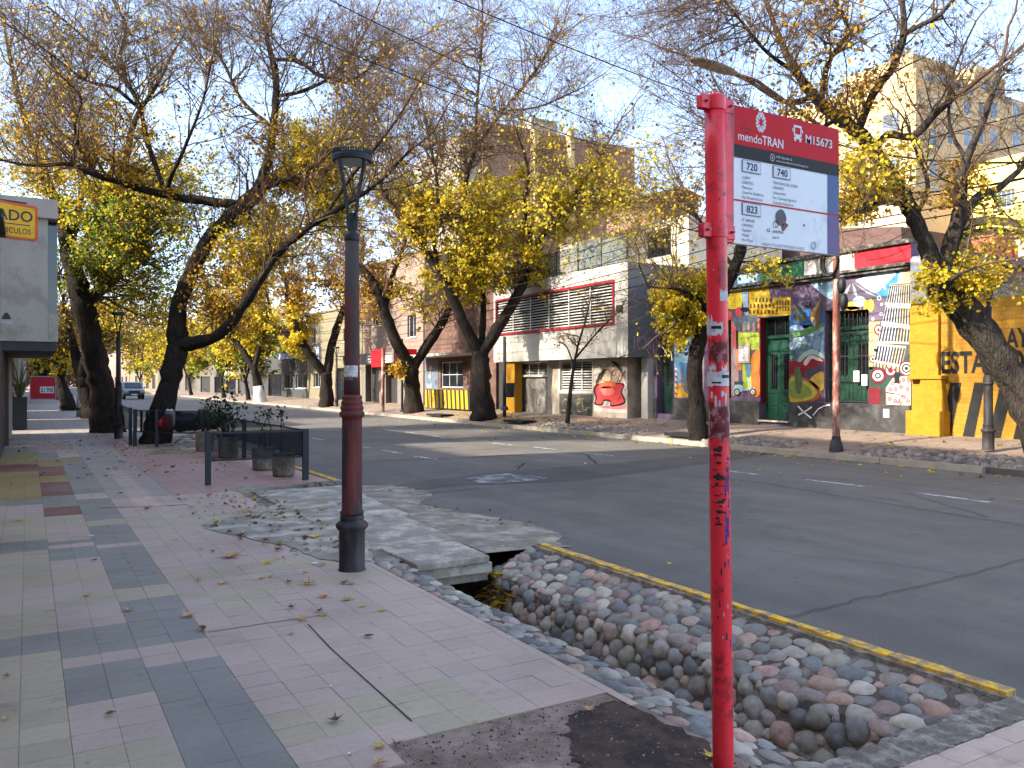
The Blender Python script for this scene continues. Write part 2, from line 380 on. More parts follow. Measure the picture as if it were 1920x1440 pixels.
def tilemat(name, rough=.5):
    m, nt, b = nt_new(name); L = nt.links
    a = nt.nodes.new('ShaderNodeVertexColor'); a.layer_name = 'Col'
    v = coords(nt)
    n1 = N(nt, 'ShaderNodeTexNoise', Scale=.9, Detail=7.0, Roughness=.6); L.new(v, n1.inputs['Vector'])
    n2 = N(nt, 'ShaderNodeTexNoise', Scale=26.0, Detail=6.0, Roughness=.7); L.new(v, n2.inputs['Vector'])
    r1 = ramp(nt, [(.25, (.74,.73,.72)), (.5, (1.,1.,1.)), (.75, (1.14,1.13,1.11))]); L.new(n1.outputs['Fac'], r1.inputs['Fac'])
    r2 = ramp(nt, [(.3, (.90,.90,.90)), (.7, (1.09,1.09,1.09))]); L.new(n2.outputs['Fac'], r2.inputs['Fac'])
    c = mixc(nt, 1.0, a.outputs['Color'], r1.outputs['Color'], 'MULTIPLY'); c = mixc(nt, 1.0, c, r2.outputs['Color'], 'MULTIPLY')
    # dust film in large blotches
    n3 = N(nt, 'ShaderNodeTexNoise', Scale=.55, Detail=4.0, Roughness=.55); L.new(v, n3.inputs['Vector'])
    r3 = ramp(nt, [(.48, (0.,0.,0.)), (.8, (.32,.32,.32))]); L.new(n3.outputs['Fac'], r3.inputs['Fac'])
    c = mixc(nt, r3.outputs['Color'], c, lin((190,172,152)))
    n5 = N(nt, 'ShaderNodeTexNoise', Scale=3.3, Detail=6.0, Roughness=.6); L.new(v, n5.inputs['Vector']); r5 = ramp(nt, [(.62, (1.,1.,1.)), (.74, (.74,.72,.7))]); L.new(n5.outputs['Fac'], r5.inputs['Fac']); c = mixc(nt, 1.0, c, r5.outputs['Color'], 'MULTIPLY')
    n6 = N(nt, 'ShaderNodeTexVoronoi', Scale=4.0); L.new(v, n6.inputs['Vector']); r6 = ramp(nt, [(.03, (.55,.53,.52)), (.06, (1.,1.,1.))]); L.new(n6.outputs['Distance'], r6.inputs['Fac']); c = mixc(nt, .8, c, r6.outputs['Color'], 'MULTIPLY')
    # fine grooves across each tile
    w = N(nt, 'ShaderNodeTexBrick'); w.offset = .0; w.inputs['Scale'].default_value = 1; w.inputs['Brick Width'].default_value = .2; w.inputs['Row Height'].default_value = .1
    w.inputs['Mortar Size'].default_value = .0022; w.inputs['Mortar Smooth'].default_value = .6
    mp = nt.nodes.new('ShaderNodeMapping'); mp.inputs['Location'].default_value = (-TX0, 0, 0); L.new(v, mp.inputs['Vector']); L.new(mp.outputs['Vector'], w.inputs['Vector'])
    dk = nt.nodes.new('ShaderNodeMath'); dk.operation = 'MULTIPLY'; dk.inputs[1].default_value = .27; L.new(w.outputs['Fac'], dk.inputs[0])
    c = mixc(nt, dk.outputs[0], c, (.06,.055,.05))
    L.new(c, b.inputs['Base Color'])
    rr = nt.nodes.new('ShaderNodeMapRange'); rr.inputs['To Min'].default_value = rough-.14; rr.inputs['To Max'].default_value = rough+.22; L.new(n1.outputs['Fac'], rr.inputs['Value']); L.new(rr.outputs['Result'], b.inputs['Roughness'])
    ad = nt.nodes.new('ShaderNodeMath'); ad.operation = 'MULTIPLY_ADD'; ad.inputs[1].default_value = -1.2; ad.inputs[2].default_value = 0; L.new(w.outputs['Fac'], ad.inputs[0])
    bp = nt.nodes.new('ShaderNodeBump'); bp.inputs['Strength'].default_value = .22; bp.inputs['Distance'].default_value = .004
    L.new(ad.outputs[0], bp.inputs['Height']); L.new(bp.outputs['Normal'], b.inputs['Normal'])
    return m
M_tile = tilemat('pavement_tile', .5)
def dirt_edge(x):     # tiles stop here, bare soil in front
    if x < 1.17: return -50
    if x < 1.37: return 3.30
    if x < 1.57: return 3.34
    if x < 2.57: return 3.42
    return 3.30
NPX0, NPX1 = -.5, 2.62
def tiled(mb, x0, x1, y0, y1, rg, keep=lambda x, y: True, gap=.0015, z=0.0, sx=.2, sy=.2):
    i0 = math.floor((x0-TX0)/sx); i1 = math.ceil((x1-TX0)/sx)
    j0 = math.floor(y0/sy); j1 = math.ceil(y1/sy)
    for i in range(i0, i1):
        xa = max(x0, TX0+i*sx); xb = min(x1, TX0+(i+1)*sx)
        if xb-xa < .02: continue
        for j in range(j0, j1):
            ya = max(y0, j*sy); yb = min(y1, (j+1)*sy)
            if yb-ya < .02 or not keep((xa+xb)/2, (ya+yb)/2): continue
            mb.cc = tilecol(i, (xa+xb)/2, (ya+yb)/2, rg)
            dz = [z+rg.uniform(-.0012, .0012) for _ in range(4)]
            g_ = gap if (i % 2 == 0) else gap*.35; h_ = gap if (j % 2 == 0) else gap*.4
            a, b_, c_, d_ = (xa+g_, ya+h_), (xb-gap*.4, ya+h_), (xb-gap*.4, yb-gap*.4), (xa+g_, yb-gap*.4)
            o = len(mb.v); T = [(*q, w) for q, w in zip((a, b_, c_, d_), dz)]
            mb.poly(T)
            Bm = [(*q, z-.012) for q in (a, b_, c_, d_)]
            for k in range(4): mb.poly([Bm[k], Bm[(k+1)%4], T[(k+1)%4], T[k]])
rg = random.Random(3); mb = MB()
tiled(mb, NPX0, NPX1, -1.0, 13, rg, lambda x, y: y > dirt_edge(x))
tiled(mb, NPX0, 4.22, 12.6, 26, rg, lambda x, y: not (x < NPX1 and y < 13.0))
tiled(mb, NPX1-.3, 4.22, -1.0, 2.12, rg)
pav = mb.build('pavement', M_tile, col=True); struct(pav)
mb = MB()
M_bed = pm('pavement_bed', (84,78,72), .95, .2, 10, .3, 80)
mb.box(NPX0-.1, NPX1-.02, -30, 13, -1.0, -.011); mb.box(NPX0-.1, 4.24, 12.6, 140, -1.0, -.0105); mb.box(NPX1-.3, 4.24, -30, 2.1, -1.0, -.011)
mb.build('pavement_bed', M_bed, pav)
M_tilefar = brickmat('far_tile', (160,144,126), (146,132,120), (100,90,80), .4, .4, .008, .7, 'xy', .15, 0.0, .22)
sheet('pavement_slabs', [(NPX0,26,-.002),(4.22,26,-.002),(4.22,140,-.002),(NPX0,140,-.002)], M_tilefar, pav)
rg = random.Random(61); edge = [(2.25+rg.uniform(-.06,.06), 19.7+i*.45) for i in range(15)]
sheet('planting_strip', [(x, y, .006) for x, y in edge]+[(4.2,26,.006),(4.2,19.6,.006)], pm('strip_dust', (176,162,144), .95, .25, 3, .5, 50, c2=(132,117,100), c2amt=.6, c2scale=1.6), pav)
# long cut joint in the tiles
def strip(name, pts, w, mat, parent, z):
    m_ = MB(); P3 = [onZ(u, v, z) for u, v in pts]
    for a, b in zip(P3[:-1], P3[1:]):
        t = (b-a).normalized(); s = Vector((-t.y, t.x, 0))*w; m_.poly([a-s, a+s, b+s, b-s])
    m_.build(name, mat, parent)
strip('joint', [(578,1170),(620,1215),(700,1287),(772,1352)], .0035, M_crack, pav, .004)
strip('joint', [(187,952),(260,950),(353,946)], .012, M_crack, pav, .004)
strip('joint', [(390,1185),(500,1168),(610,1152)], .004, M_crack, pav, .004)
# bare soil in the foreground with gravel
sheet('soil_patch', [(1.1,-1,-.008),(2.62,-1,-.008),(2.62,3.48,-.008),(1.1,3.44,-.008)], M_soil, pav)
M_soild = None
dk = [onZ(u, v, -.003) for u, v in ((1062,1360),(1085,1335),(1160,1312),(1180,1325),(1330,1390),(1340,1500),(1200,1500),(1085,1440),(1068,1400))]
M_soild = pm('soil_damp', (92,72,58), .95, .3, 14, .8, 130, c2=(66,51,42), c2amt=.5, c2scale=5)
dq = []; rg = random.Random(77)
for a, b in zip(dk, dk[1:]+dk[:1]):
    for i in range(9): q_ = a.lerp(b, i/9); dq.append((q_.x+rg.uniform(-.025,.025), q_.y+rg.uniform(-.025,.025), q_.z))
sheet('soil_patch', dq, M_soild, pav)
M_peb = pm('pebble', (150,140,130), .9, .3, 20, .2, 80, attr=True)
mb = MB(); rg = random.Random(21)
for i in range(1500):
    x = rg.uniform(1.2, 2.6); y = rg.uniform(1.6, 3.4)
    s = rg.choice([.003,.003,.004,.005,.007]); g_ = rg.uniform(.5, 1.5)
    mb.cc = tuple(q*g_ for q in lin(rg.choice([(130,118,108),(110,96,86),(150,142,134),(98,84,76)])))
    mb.blob((x, y, -.004), s, s*rg.uniform(.6,1), s*.7, 5, i, .2)
gv = mb.build('gravel', M_peb, col=True, smooth=True); tag(gv, kind='stuff')
# ---------------------------------------------------------------- cobbled ditch
def stone_pack(mb, prof, y0, y1, rmin, rmax, seed, asp=1.35, tries=5000, hgt=.55, cols=None, sc=1.0, minz=-9):
    """river stones laid on the strip swept by the profile [(x,z)...] along Y"""
    seg = []; tot = 0
    for a, b in zip(prof[:-1], prof[1:]):
        l = math.hypot(b[0]-a[0], b[1]-a[1]); seg.append((tot, l, a, b)); tot += l
    rg = random.Random(seed); placed = []; grid = {}
    cell = rmax*2.6
    cols = cols or [tuple(min(255, q*1.08) for q in c) for c in STONEC]
    for r_target in [rmax, (rmax*2+rmin)/3, (rmax+rmin*2)/3, rmin, rmin*.75]:
        for _ in range(tries):
            r = r_target*rg.uniform(.92, 1.08); s = rg.uniform(r*.75, tot-r*.75); y = rg.uniform(y0+r*.6, y1-r*.6)
            ok = True; gi = (int(s/cell), int(y/cell))
            for a in (-1,0,1):
                for b in (-1,0,1):
                    for (s2, y2, r2) in grid.get((gi[0]+a, gi[1]+b), ()):
                        ds = (s-s2); dy = (y-y2)/asp
                        if ds*ds+dy*dy < ((r+r2)*.73)**2: ok = False; break
                    if not ok: break
                if not ok: break
            if ok: placed.append((s, y, r)); grid.setdefault(gi, []).append((s, y, r))
    for n, (s, y, r) in enumerate(placed):
        for (t0, l, a, b) in seg:
            if t0 <= s <= t0+l: break
        q = (s-t0)/l; x = a[0]+(b[0]-a[0])*q; z = a[1]+(b[1]-a[1])*q
        tx, tz = (b[0]-a[0])/l, (b[1]-a[1])/l
        nrm = Vector((-tz, 0, tx)); 
        if nrm.z < 0: nrm = -nrm
        X = Vector((tx, 0, tz)); Yv = Vector((0,1,0))
        an = rg.gauss(0, .3); Xr = X*math.cos(an)+Yv*math.sin(an); Yr = nrm.cross(Xr)
        rot = Matrix((Xr, Yr, nrm)).transposed()
        c = Vector((x, y, z))+nrm*r*rg.uniform(-.42, -.2)
        col = lin(rg.choice(cols)); g_ = rg.uniform(.78, 1.2); mb.cc = tuple(k*g_ for k in col)
        mb.blob(c, r*.93, r*asp*rg.uniform(.82, .98), r*(hgt+.14)*rg.uniform(.85, 1.2), 16, seed*1000+n, .07, rot)
    return len(placed)
STONEC = [(142,134,120),(152,142,126),(124,118,108),(160,146,128),(162,132,112),(146,122,108),(140,132,114),(180,166,144),(106,103,98),(152,134,118),(174,138,118),(130,126,112),(142,128,116),(168,154,134),(134,128,118),(112,110,104)]
M_stone = pm('river_stone', (128,128,128), .7, .24, 18, .3, 90, attr=True, c2=None)
DY0, DY1 = 2.28, 6.88
prof_r = [(3.60,-.84),(3.82,-.21),(4.265,-.03)]
prof_l = [(2.62,-.012),(2.90,-.04),(2.99,-.82)]
mb = MB()
allp = prof_l+prof_r
for a, b in zip(allp[:-1], allp[1:]):
    n = 12
    for j in range(n):
        ya = DY0+(DY1-DY0)*j/n; yb = DY0+(DY1-DY0)*(j+1)/n
        mb.poly([(a[0],ya,a[1]),(a[0],yb,a[1]),(b[0],yb,b[1]),(b[0],ya,b[1])])
mb.poly([(2.9,DY0,-.04),(4.265,DY0,-.03),(3.82,DY0,-.21),(3.6,DY0,-.84),(2.99,DY0,-.84)])
mb.poly([(2.99,12.6,-.82),(3.6,12.6,-.82),(3.6,DY1,-.82),(2.99,DY1,-.82)])
mb.poly([(2.95,DY1,-.82),(2.95,12.6,-.82),(2.95,12.6,-.02),(2.95,DY1,-.02)])
mb.poly([(3.75,DY1,-.9),(3.75,12.6,-.9),(3.75,12.6,-.02),(3.75,DY1,-.02)])
mb.poly([(2.95,12.6,-.9),(3.75,12.6,-.9),(3.75,12.6,-.02),(2.95,12.6,-.02)])
ditch = mb.build('ditch', M_mortar); struct(ditch)
mb = MB(); stone_pack(mb, [(3.80,-.215),(4.265,-.03)], DY0+.06, DY1, .044, .07, 5, 1.5, 6000, .46)
mb.build('bank_stones', M_stone, ditch, smooth=True, col=True)
mb = MB(); stone_pack(mb, [(3.59,-.86),(3.83,-.2)], DY0+.02, DY1-.05, .054, .085, 6, 1.05, 6000, .66)
mb.build('wall_stones', M_stone, ditch, smooth=True, col=True)
mb = MB(); stone_pack(mb, [(2.62,-.012),(2.92,-.042)], DY0, DY1+.15, .045, .07, 8, 1.5, 4000, .38)
stone_pack(mb, [(2.91,-.06),(3.0,-.8)], DY0, DY1-.05, .05, .07, 9, 1.2, 1500, .5)
mb.build('rim_stones', M_stone, ditch, smooth=True, col=True)
# rubble concrete rim at the near end and the kerb
M_rimc = pm('rim_concrete', (176,164,146), .95, .3, 14, .9, 90, c2=(128,116,100), c2amt=.6, c2scale=8)
mb = MB(); rg = random.Random(9)
def rough_box(mb, x0, x1, y0, y1, z0, z1, n, rg, j=.02, ax='x'):
    top = []; 
    for i in range(n+1):
        t = i/n
        if ax == 'x':
            x = x0+(x1-x0)*t; top.append(((x, y0+rg.uniform(-j,j), z1+rg.uniform(-j,j)*.5), (x, y1+rg.uniform(-j,j), z1+rg.uniform(-j,j)*.5)))
        else:
            y = y0+(y1-y0)*t; top.append(((x0+rg.uniform(-j,j), y, z1+rg.uniform(-j,j)*.5), (x1+rg.uniform(-j,j), y, z1+rg.uniform(-j,j)*.5)))
    for i in range(n):
        a, b = top[i]; c, d = top[i+1]
        mb.poly([a, b, d, c])
        lo = lambda p: (p[0], p[1], z0)
        mb.poly([lo(a), a, c, lo(c)]); mb.poly([lo(b), lo(d), d, b])
    for (a, b) in (top[0], top[-1]): mb.poly([a, b, (b[0],b[1],z0), (a[0],a[1],z0)])
rough_box(mb, 2.75, 4.3, 2.125, 2.30, -.9, .006, 40, rg, .014)
rough_box(mb, 4.262, 4.302, 2.3, 6.85, -.5, -.002, 70, rg, .006, 'y')
mb.build('concrete_rim', M_rimc, ditch)
def kerb(name, segs, x0, x1, z0, z1, mat, seed):
    rg = random.Random(seed); m_ = MB()
    for (a, b) in segs:
        rough_box(m_, x0+rg.uniform(-.006,.006), x1+rg.uniform(-.006,.006), a+.006, b-.006, z0, z1+rg.uniform(-.004,.004), max(3, int((b-a)*8)), rg, .006, 'y')
    o = m_.build(name, mat, bevel=.008); struct(o); return o
kerb('kerb', [(2.32,3.0),(3.0,3.45),(3.45,4.4),(4.4,5.5),(5.5,6.82)], 4.30, 4.378, -.5, .016, M_yelk, 1)
kerb('kerb', [(12.62+i*1.5, 14.12+i*1.5) for i in range(60)], 4.245, 4.37, -.5, .012, M_yelk, 2)
kerb('kerb', [(-20+i*2, -18+i*2) for i in range(11)], 4.245, 4.37, -.5, .012, M_yelk, 3)
# concrete planks of the driveway crossing
M_plank = pm('plank_concrete', (196,184,164), .9, .22, 3, .4, 60, c2=(152,140,122), c2amt=.6, c2scale=2.6, streak=.0)
mb = MB(); rg = random.Random(12); yy = 6.58
for w in (.42,.46,.40,.62,.74,.52,.66,.60,.72,.58):
    z = rg.uniform(-.004,.007); x0 = 2.92 if yy < 7.4 else 2.80; sk = rg.uniform(-.03,.03); x1 = 3.64+(yy-6.58)*.115+rg.uniform(-.03,.03)
    P4 = [(x0,yy+.012,z),(x1,yy+.012+sk,z),(x1+.03,yy+w-.012+sk,z),(x0,yy+w-.012,z)]
    mb.prism([(p[0],p[1],z-.06) for p in P4], (0,0,.064)); yy += w
mb.box(2.96, 3.7, 6.64, 6.9, -.16, -.064); mb.box(2.96, 3.7, 6.72, 7.0, -.25, -.165)
crossing = mb.build('driveway_crossing', M_plank, bevel=.01); struct(crossing)
M_dust = pm('roadside_dust', (170,156,136), .95, .25, 5, .5, 70, c2=(134,120,104), c2amt=.6, c2scale=3)
mb = MB(); n = 70; rg = random.Random(91); ww = [.25]
for _ in range(n+2): ww.append(min(.5, max(.08, ww[-1]+rg.uniform(-.09,.09))))
Lf = [(3.55+(y-6.6)*.11, y) for y in [6.88+i*(12.55-6.88)/n for i in range(n+1)]]
for i in range(n):
    a, b = Lf[i], Lf[i+1]; wa, wb = ww[i]+.25*math.sin(i*.13), ww[i+1]+.25*math.sin((i+1)*.13)
    mb.poly([(a[0],a[1],-.03),(4.31,a[1],-.045),(4.31,b[1],-.045),(b[0],b[1],-.03)])
    mb.poly([(4.31,a[1],-.045),(4.55+wa,a[1],ROADZ+.002),(4.55+wb,b[1],ROADZ+.002),(4.31,b[1],-.045)])
mb.poly([(2.6,6.9,-.02),(3.6,6.9,-.02),(3.6,12.5,-.02),(2.6,12.5,-.02)])
mb.build('dust_fill', M_dust, crossing)
rg = random.Random(33)
rgh = [onZ(u, v, .006) for u, v in ((470,960),(520,945),(600,930),(690,1000),(700,1050),(640,1052),(600,1048),(545,1025),(470,1010),(430,1002),(385,990),(380,982))]
poly = []
for a, b in zip(rgh, rgh[1:]+rgh[:1]):
    for i in range(6): poly.append(a.lerp(b, i/6)+Vector((rg.uniform(-.03,.03), rg.uniform(-.03,.03), 0)))
M_rough = pm('rough_concrete', (206,194,172), .95, .3, 8, .8, 60, c2=(150,136,118), c2amt=.6, c2scale=4.0)
sheet('mortar_patch', poly, M_rough, crossing)
mb = MB(); rg = random.Random(18); rough_box(mb, 2.5, 4.1, 12.45, 12.62, -.3, .02, 18, rg, .03)
for i in range(5): mb.blob((3.75+i*.1, 12.45+rg.uniform(-.06,.06), .01), .1, .09, .06, 9, i, .25)
mb.build('broken_edge', M_concd, crossing)
# ---------------------------------------------------------------- far pavement, kerb and stone apron
FP = [(15.2,.03),(16.25,.17),(17.5,.25),(20.5,.37)]
M_ftile = brickmat('far_pavement_tile', (142,122,104), (126,110,96), (84,74,64), .4, .4, .008, .8, 'xy', .2, 0.0, .25)
mb = MB(); ys = list(range(-30, 141, 10))
for a, b in zip(FP[:-1], FP[1:]):
    for j in range(len(ys)-1): mb.poly([(a[0],ys[j],a[1]),(b[0],ys[j],b[1]),(b[0],ys[j+1],b[1]),(a[0],ys[j+1],a[1])])
fpav = mb.build('far_pavement', M_ftile); struct(fpav)
mb = MB(); mb.box(15.2, 20.5, -30, 140, -1, .028); mb.build('pavement_bed', M_bed, fpav)
M_yelk2 = None
M_kf = pm('far_kerb', (150,142,126), .9, .2, 4, .4, 40, c2=(160,142,96), c2amt=.25, c2scale=.8)
kerb('kerb', [(-20+i*1.9, -18.1+i*1.9) for i in range(14)]+[(8.6+i*2.1, 10.7+i*2.1) for i in range(56)], 15.06, 15.21, -.5, .045, M_kf, 4)
STF = [(122,112,100),(106,98,90),(136,124,108),(94,88,84),(128,114,104)]
mb = MB()
stone_pack(mb, [(15.22,.05),(16.2,.185)], 7.4, 11.6, .055, .085, 40, 1.2, 900, .55, STF)
stone_pack(mb, [(15.22,.05),(16.0,.16)], 13.2, 16.2, .055, .085, 41, 1.2, 700, .55, STF)
stone_pack(mb, [(15.22,.05),(16.0,.16)], 19.0, 24.5, .06, .09, 42, 1.2, 900, .55, STF)
mb.build('apron_stones', M_stone, fpav, smooth=True, col=True)
# concrete crossing and dark drain mouth by the far kerb
mb = MB(); mb.prism([(14.2,5.0,-.07),(15.3,5.0,-.07),(15.3,7.3,-.07),(14.2,7.3,-.07)], (0,0,.06)); mb.build('crossing_slab', M_conc, fpav)
M_dark = pm('drain_dark', (26,24,22), .95, .2, 4, .1)
mb = MB()
for (y0, y1) in ((16.6,17.6),(25.3,26.6),(32.0,33.5)):
    mb.box(15.3, 15.95, y0, y1, .1, .19)
mb.build('drain_mouth', M_dark, fpav)
# ================================================================ STREET FURNITURE
M_red = pm('pole_red', (246,48,58), .38, .1, 5, .05, 40, c2=(168,30,40), c2amt=.28, c2scale=6, spec=.5)
M_redsign = pm('sign_red', (206,28,36), .55, .06, 3, .03, 40, spec=.15)
M_signgrey = pm('sign_band', (54,50,46), .55, .06, 3, .03, 40, spec=.15)
M_signwh = pm('sign_white', (232,230,226), .35, .05, 2.5, .02, 40, c2=(206,206,206), c2amt=.2, c2scale=3, streak=.05)
M_signbl = pm('sign_blue', (34,66,120), .4, .06, 3, .02)
M_signpu = pm('sign_purple', (86,44,108), .4, .06, 3, .02)
M_ink = pm('print_black', (38,38,42), .6, .05, 3, 0)
M_inkfade = pm('print_faded', (150,152,158), .6, .1, 9, 0)
M_printw = pm('print_white', (225,222,220), .5, .05, 3, 0)
M_paper = pm('torn_paper', (214,208,204), .8, .12, 18, .2, 60, c2=(176,160,156), c2amt=.35, c2scale=12)
M_blue = pm('marker_blue', (40,50,130), .6, .1, 8, 0)
M_iron0 = pm('bare_iron', (84,44,38), .8, .25, 20, .1)
M_steel = pm('bolt_steel', (120,116,112), .35, .1, 8, .05, 60, metal=.8)
PB = onD(1357, 1462, 3.31); PB.z = -.10
PT = onD(1340, 186, 3.31)
bus = empty('bus_stop_sign', (PB.x, PB.y, -.02), 'red bus stop pole with route panel reading 720, 740 and 823', 'bus stop')
def pole_at(z): return PB.lerp(PT, (z-PB.z)/(PT.z-PB.z))
mb = MB()
zs = [PB.z+(PT.z-PB.z)*i/14 for i in range(15)]
mb.tube([pole_at(z) for z in zs], [.0415]*15, 28)
top = pole_at(PT.z)
mb.lathe([(.0415,0),(.041,.006),(.034,.014),(.02,.019),(.006,.021),(.004,.036),(.003,.037)], top, 24)
mb.build('pole', M_red, bus, smooth=True)
def zd(v): return EYE+(HZ-v)*3.31/FOC
for (v0, v1) in ((183, 209), (421, 447)):
    za, zb = zd(v1), zd(v0); c = pole_at((za+zb)/2); mb = MB()
    mb.lathe([(.0445,0),(.0448,.002),(.0448,zb-za-.002),(.0445,zb-za)], (c.x, c.y, za), 28)
    for sx in (-1, 1):
        for dy in (-.012, .012):
            x0, x1 = (c.x+.036, c.x+.088) if sx > 0 else (c.x-.084, c.x-.036)
            mb.box(x0, x1, c.y+dy-.004, c.y+dy+.004, za, zb)
        mb.box(*((c.x+.05, c.x+.088) if sx > 0 else (c.x-.084, c.x-.05)), c.y-.0075, c.y+.0075, za+.004, zb-.004)
    cl = mb.build('clamp', M_red, bus, bevel=.0015)
    for sx in (-.062, .07):
        MB().lathe([(.0055,0),(.0055,.014),(.0034,.0141),(.0034,.022)], (0,0,0), 8).build('bolt', M_steel, cl).matrix_world = Matrix.Translation((c.x+sx, c.y-.012, (za+zb)/2)) @ Matrix.Rotation(R_(90), 4, 'X')
PX0 = pole_at(2.45).x+.088; PW = .648; PYF = pole_at(2.45).y-.012; PZT, PZB = zd(196)+.012, zd(453)-.001
# route panel, bands, lettering
def pp_(s, t, k=0): return Vector((PX0+s*PW, PYF-.001*k, PZT+(PZB-PZT)*t))
pan = MB().box(PX0, PX0+PW, PYF, PYF+.022, PZB, PZT).build('panel', M_signwh, bus, bevel=.002)
rail = MB().box(PX0-.043, PX0-.002, PYF+.001, PYF+.02, PZB+.002, PZT-.001).build('rail', M_red, bus, bevel=.002)
def band(name, s0, s1, t0, t1, mat, k=2):
    m_ = MB(); m_.poly([pp_(s0,t1,k), pp_(s1,t1,k), pp_(s1,t0,k), pp_(s0,t0,k)]); return m_.build(name, mat, pan)
band('header_band', .002, .998, .003, .282, M_redsign); band('info_band', .002, .998, .282, .376, M_signgrey)
band('side_band', .885, .998, .376, .678, M_signbl); band('side_band', .885, .998, .69, .997, M_signpu); band('rule', .002, .998, .679, .69, M_redsign)
PH = PZT-PZB
def ptxt(mb, s, t, txt, capt, w=None, bold=0., k=3): add_text(mb, txt, pp_(s, t, k), (1,0,0), (0,0,1), capt*PH, None if w is None else w*PW, bold)
mb = MB(); ptxt(mb, .035, .247, 'mendo', .062, .213, .004); ptxt(mb, .25, .247, 'TRAN', .066, .196, .016); ptxt(mb, .655, .168, 'M15673', .064, .266, .004); ptxt(mb, .659, .168, 'M15673', .064, .266, .004, 4); ptxt(mb, .657, .166, 'M15673', .064, .266, .004, 5)
# star logo: eight forked rays
cs, ct = .238, .086
for i in range(8):
    a = i*math.pi/4
    def q(r, da): return pp_(cs+r*math.cos(a+da)*.62*.115/.115*.1/.1*.1, ct+r*math.sin(a+da)*.1, 3)
    for sg in (-1, 1):
        m0, m1 = q(.22, sg*.12), q(.82, sg*.30); w0 = q(.24, sg*.55); w1 = q(.80, sg*.12)
        mb.poly([q(.22, 0), q(.70, sg*.05), q(.80, sg*.30), q(.66, sg*.36), q(.34, sg*.22)])
# bus pictogram
def rr(mb, s0, s1, t0, t1, k=3): mb.poly([pp_(s0,t1,k), pp_(s1,t1,k), pp_(s1,t0,k), pp_(s0,t0,k)])
rr(mb,.545,.62,.048,.064); rr(mb,.545,.556,.064,.115); rr(mb,.609,.62,.064,.115); rr(mb,.545,.62,.115,.152); rr(mb,.55,.566,.152,.17); rr(mb,.599,.615,.152,.17); rr(mb,.532,.541,.075,.1); rr(mb,.624,.633,.075,.1)
ptxt(mb, .378, .325, '148 Opción 2', .017, .15); ptxt(mb, .378, .353, 'www.mendotran.mendoza.gov.ar', .014, .31)
for i in range(20):
    a, b = 2*math.pi*i/20, 2*math.pi*(i+1)/20
    f = lambda r, a_: pp_(.343+r*math.cos(a_)*.024*.86, .329+r*math.sin(a_)*.028, 3)
    mb.poly([f(.85,a), f(1,a), f(1,b), f(.85,b)])
rr(mb,.34,.346,.318,.342)
mb.build('lettering', M_printw, pan)
mb = MB(); rr(mb,.548,.557,.128,.14,4); rr(mb,.608,.617,.128,.14,4); mb.build('pictogram_lamps', M_redsign, pan)
M_boxw = pm('number_box', (216,218,222), .5, .04, 3, 0); M_boxl = pm('number_frame', (120,124,134), .5, .05, 3, 0)
for (s0, s1, t0, t1, n) in ((.07,.238,.384,.474,'720'),(.349,.516,.384,.476,'740'),(.07,.238,.694,.786,'823')):
    band('number_frame', s0, s1, t0, t1, M_boxl, 3); band('number_box', s0+.005, s1-.005, t0+.006, t1-.006, M_boxw, 4)
    m_ = MB(); ptxt(m_, s0+.037, t1-.02, n, .052, .096, .014, 5); m_.build('lettering', M_ink, pan)
mb = MB()
for i, l in enumerate(('LUJÁN','CENTRO','Palmares','Casa De Gobierno','Por Panamericana')): ptxt(mb, .072, .522+i*.036, l, .02)
for i, l in enumerate(('CHACRAS DE CORIA','CENTRO','Universidad','Fac. Ciencias Agrarias','Casa De Gobierno')): ptxt(mb, .351, .522+i*.037, l, .02)
for i, l in enumerate(('B° AMUPE','CENTRO','Expreso','Maipú','Por Maza')): ptxt(mb, .072, .832+i*.036, l, .02)
mb.build('lettering', M_ink, pan)
def scribble(mb, pts, w, k=3, f=pp_):
    P3 = [f(s, t, k) for s, t in pts]
    for a, b in zip(P3[:-1], P3[1:]):
        d = (b-a); 
        if d.length < 1e-6: continue
        d.normalize(); n = Vector((-d.z, 0, d.x))*w
        mb.poly([a-n-d*w*.5, b-n+d*w*.5, b+n+d*w*.5, a+n-d*w*.5])
mb = MB()
ptxt(mb, .295, .885, 'G. yachu', .026, .15, .004); ptxt(mb, .345, .93, 'ser!', .022, .06)
scribble(mb, [(.355,.845),(.352,.82),(.37,.795),(.392,.805),(.397,.84),(.355,.846)], .0012)
scribble(mb, [(.375,.8),(.378,.845)], .001); rr(mb,.64,.652,.792,.806)
ptxt(mb, .08, .135, '- J -', .018, .03); ptxt(mb, .06, .165, 'JUF NEP', .014, .09); ptxt(mb, .075, .192, 'LAFT', .014, .055)
mb.build('scribble', M_ink, pan)
mb = MB(); ptxt(mb, .25, .99, 'HENTOEPTIMBICHES', .022, .4); mb.build('scribble', M_inkfade, pan)
M_stk = pm('sticker_grey', (92,86,88), .6, .2, 40, .1, c2=(150,60,60), c2amt=.4, c2scale=30)
mb = MB(); mb.poly([pp_(.425+.05*math.cos(a)*(1.0 if a < 4 else .9), .765+.062*math.sin(a), 3) for a in [i*.45 for i in range(14)]]); mb.poly([pp_(s,t,3) for s,t in ((.43,.82),(.47,.8),(.495,.815),(.455,.86),(.44,.868))]); mb.build('sticker', M_stk, pan)
M_stb = pm('sticker_blue', (120,150,186), .5, .1, 20, 0)
mb = MB()
for i in range(20):
    a, b = 2*math.pi*i/20, 2*math.pi*(i+1)/20
    f = lambda r, a_: pp_(.742+r*math.cos(a_)*.024, .945+r*math.sin(a_)*.029, 3)
    mb.poly([f(.72,a), f(1,a), f(1,b), f(.72,b)])
mb.build('sticker', M_stb, pan)
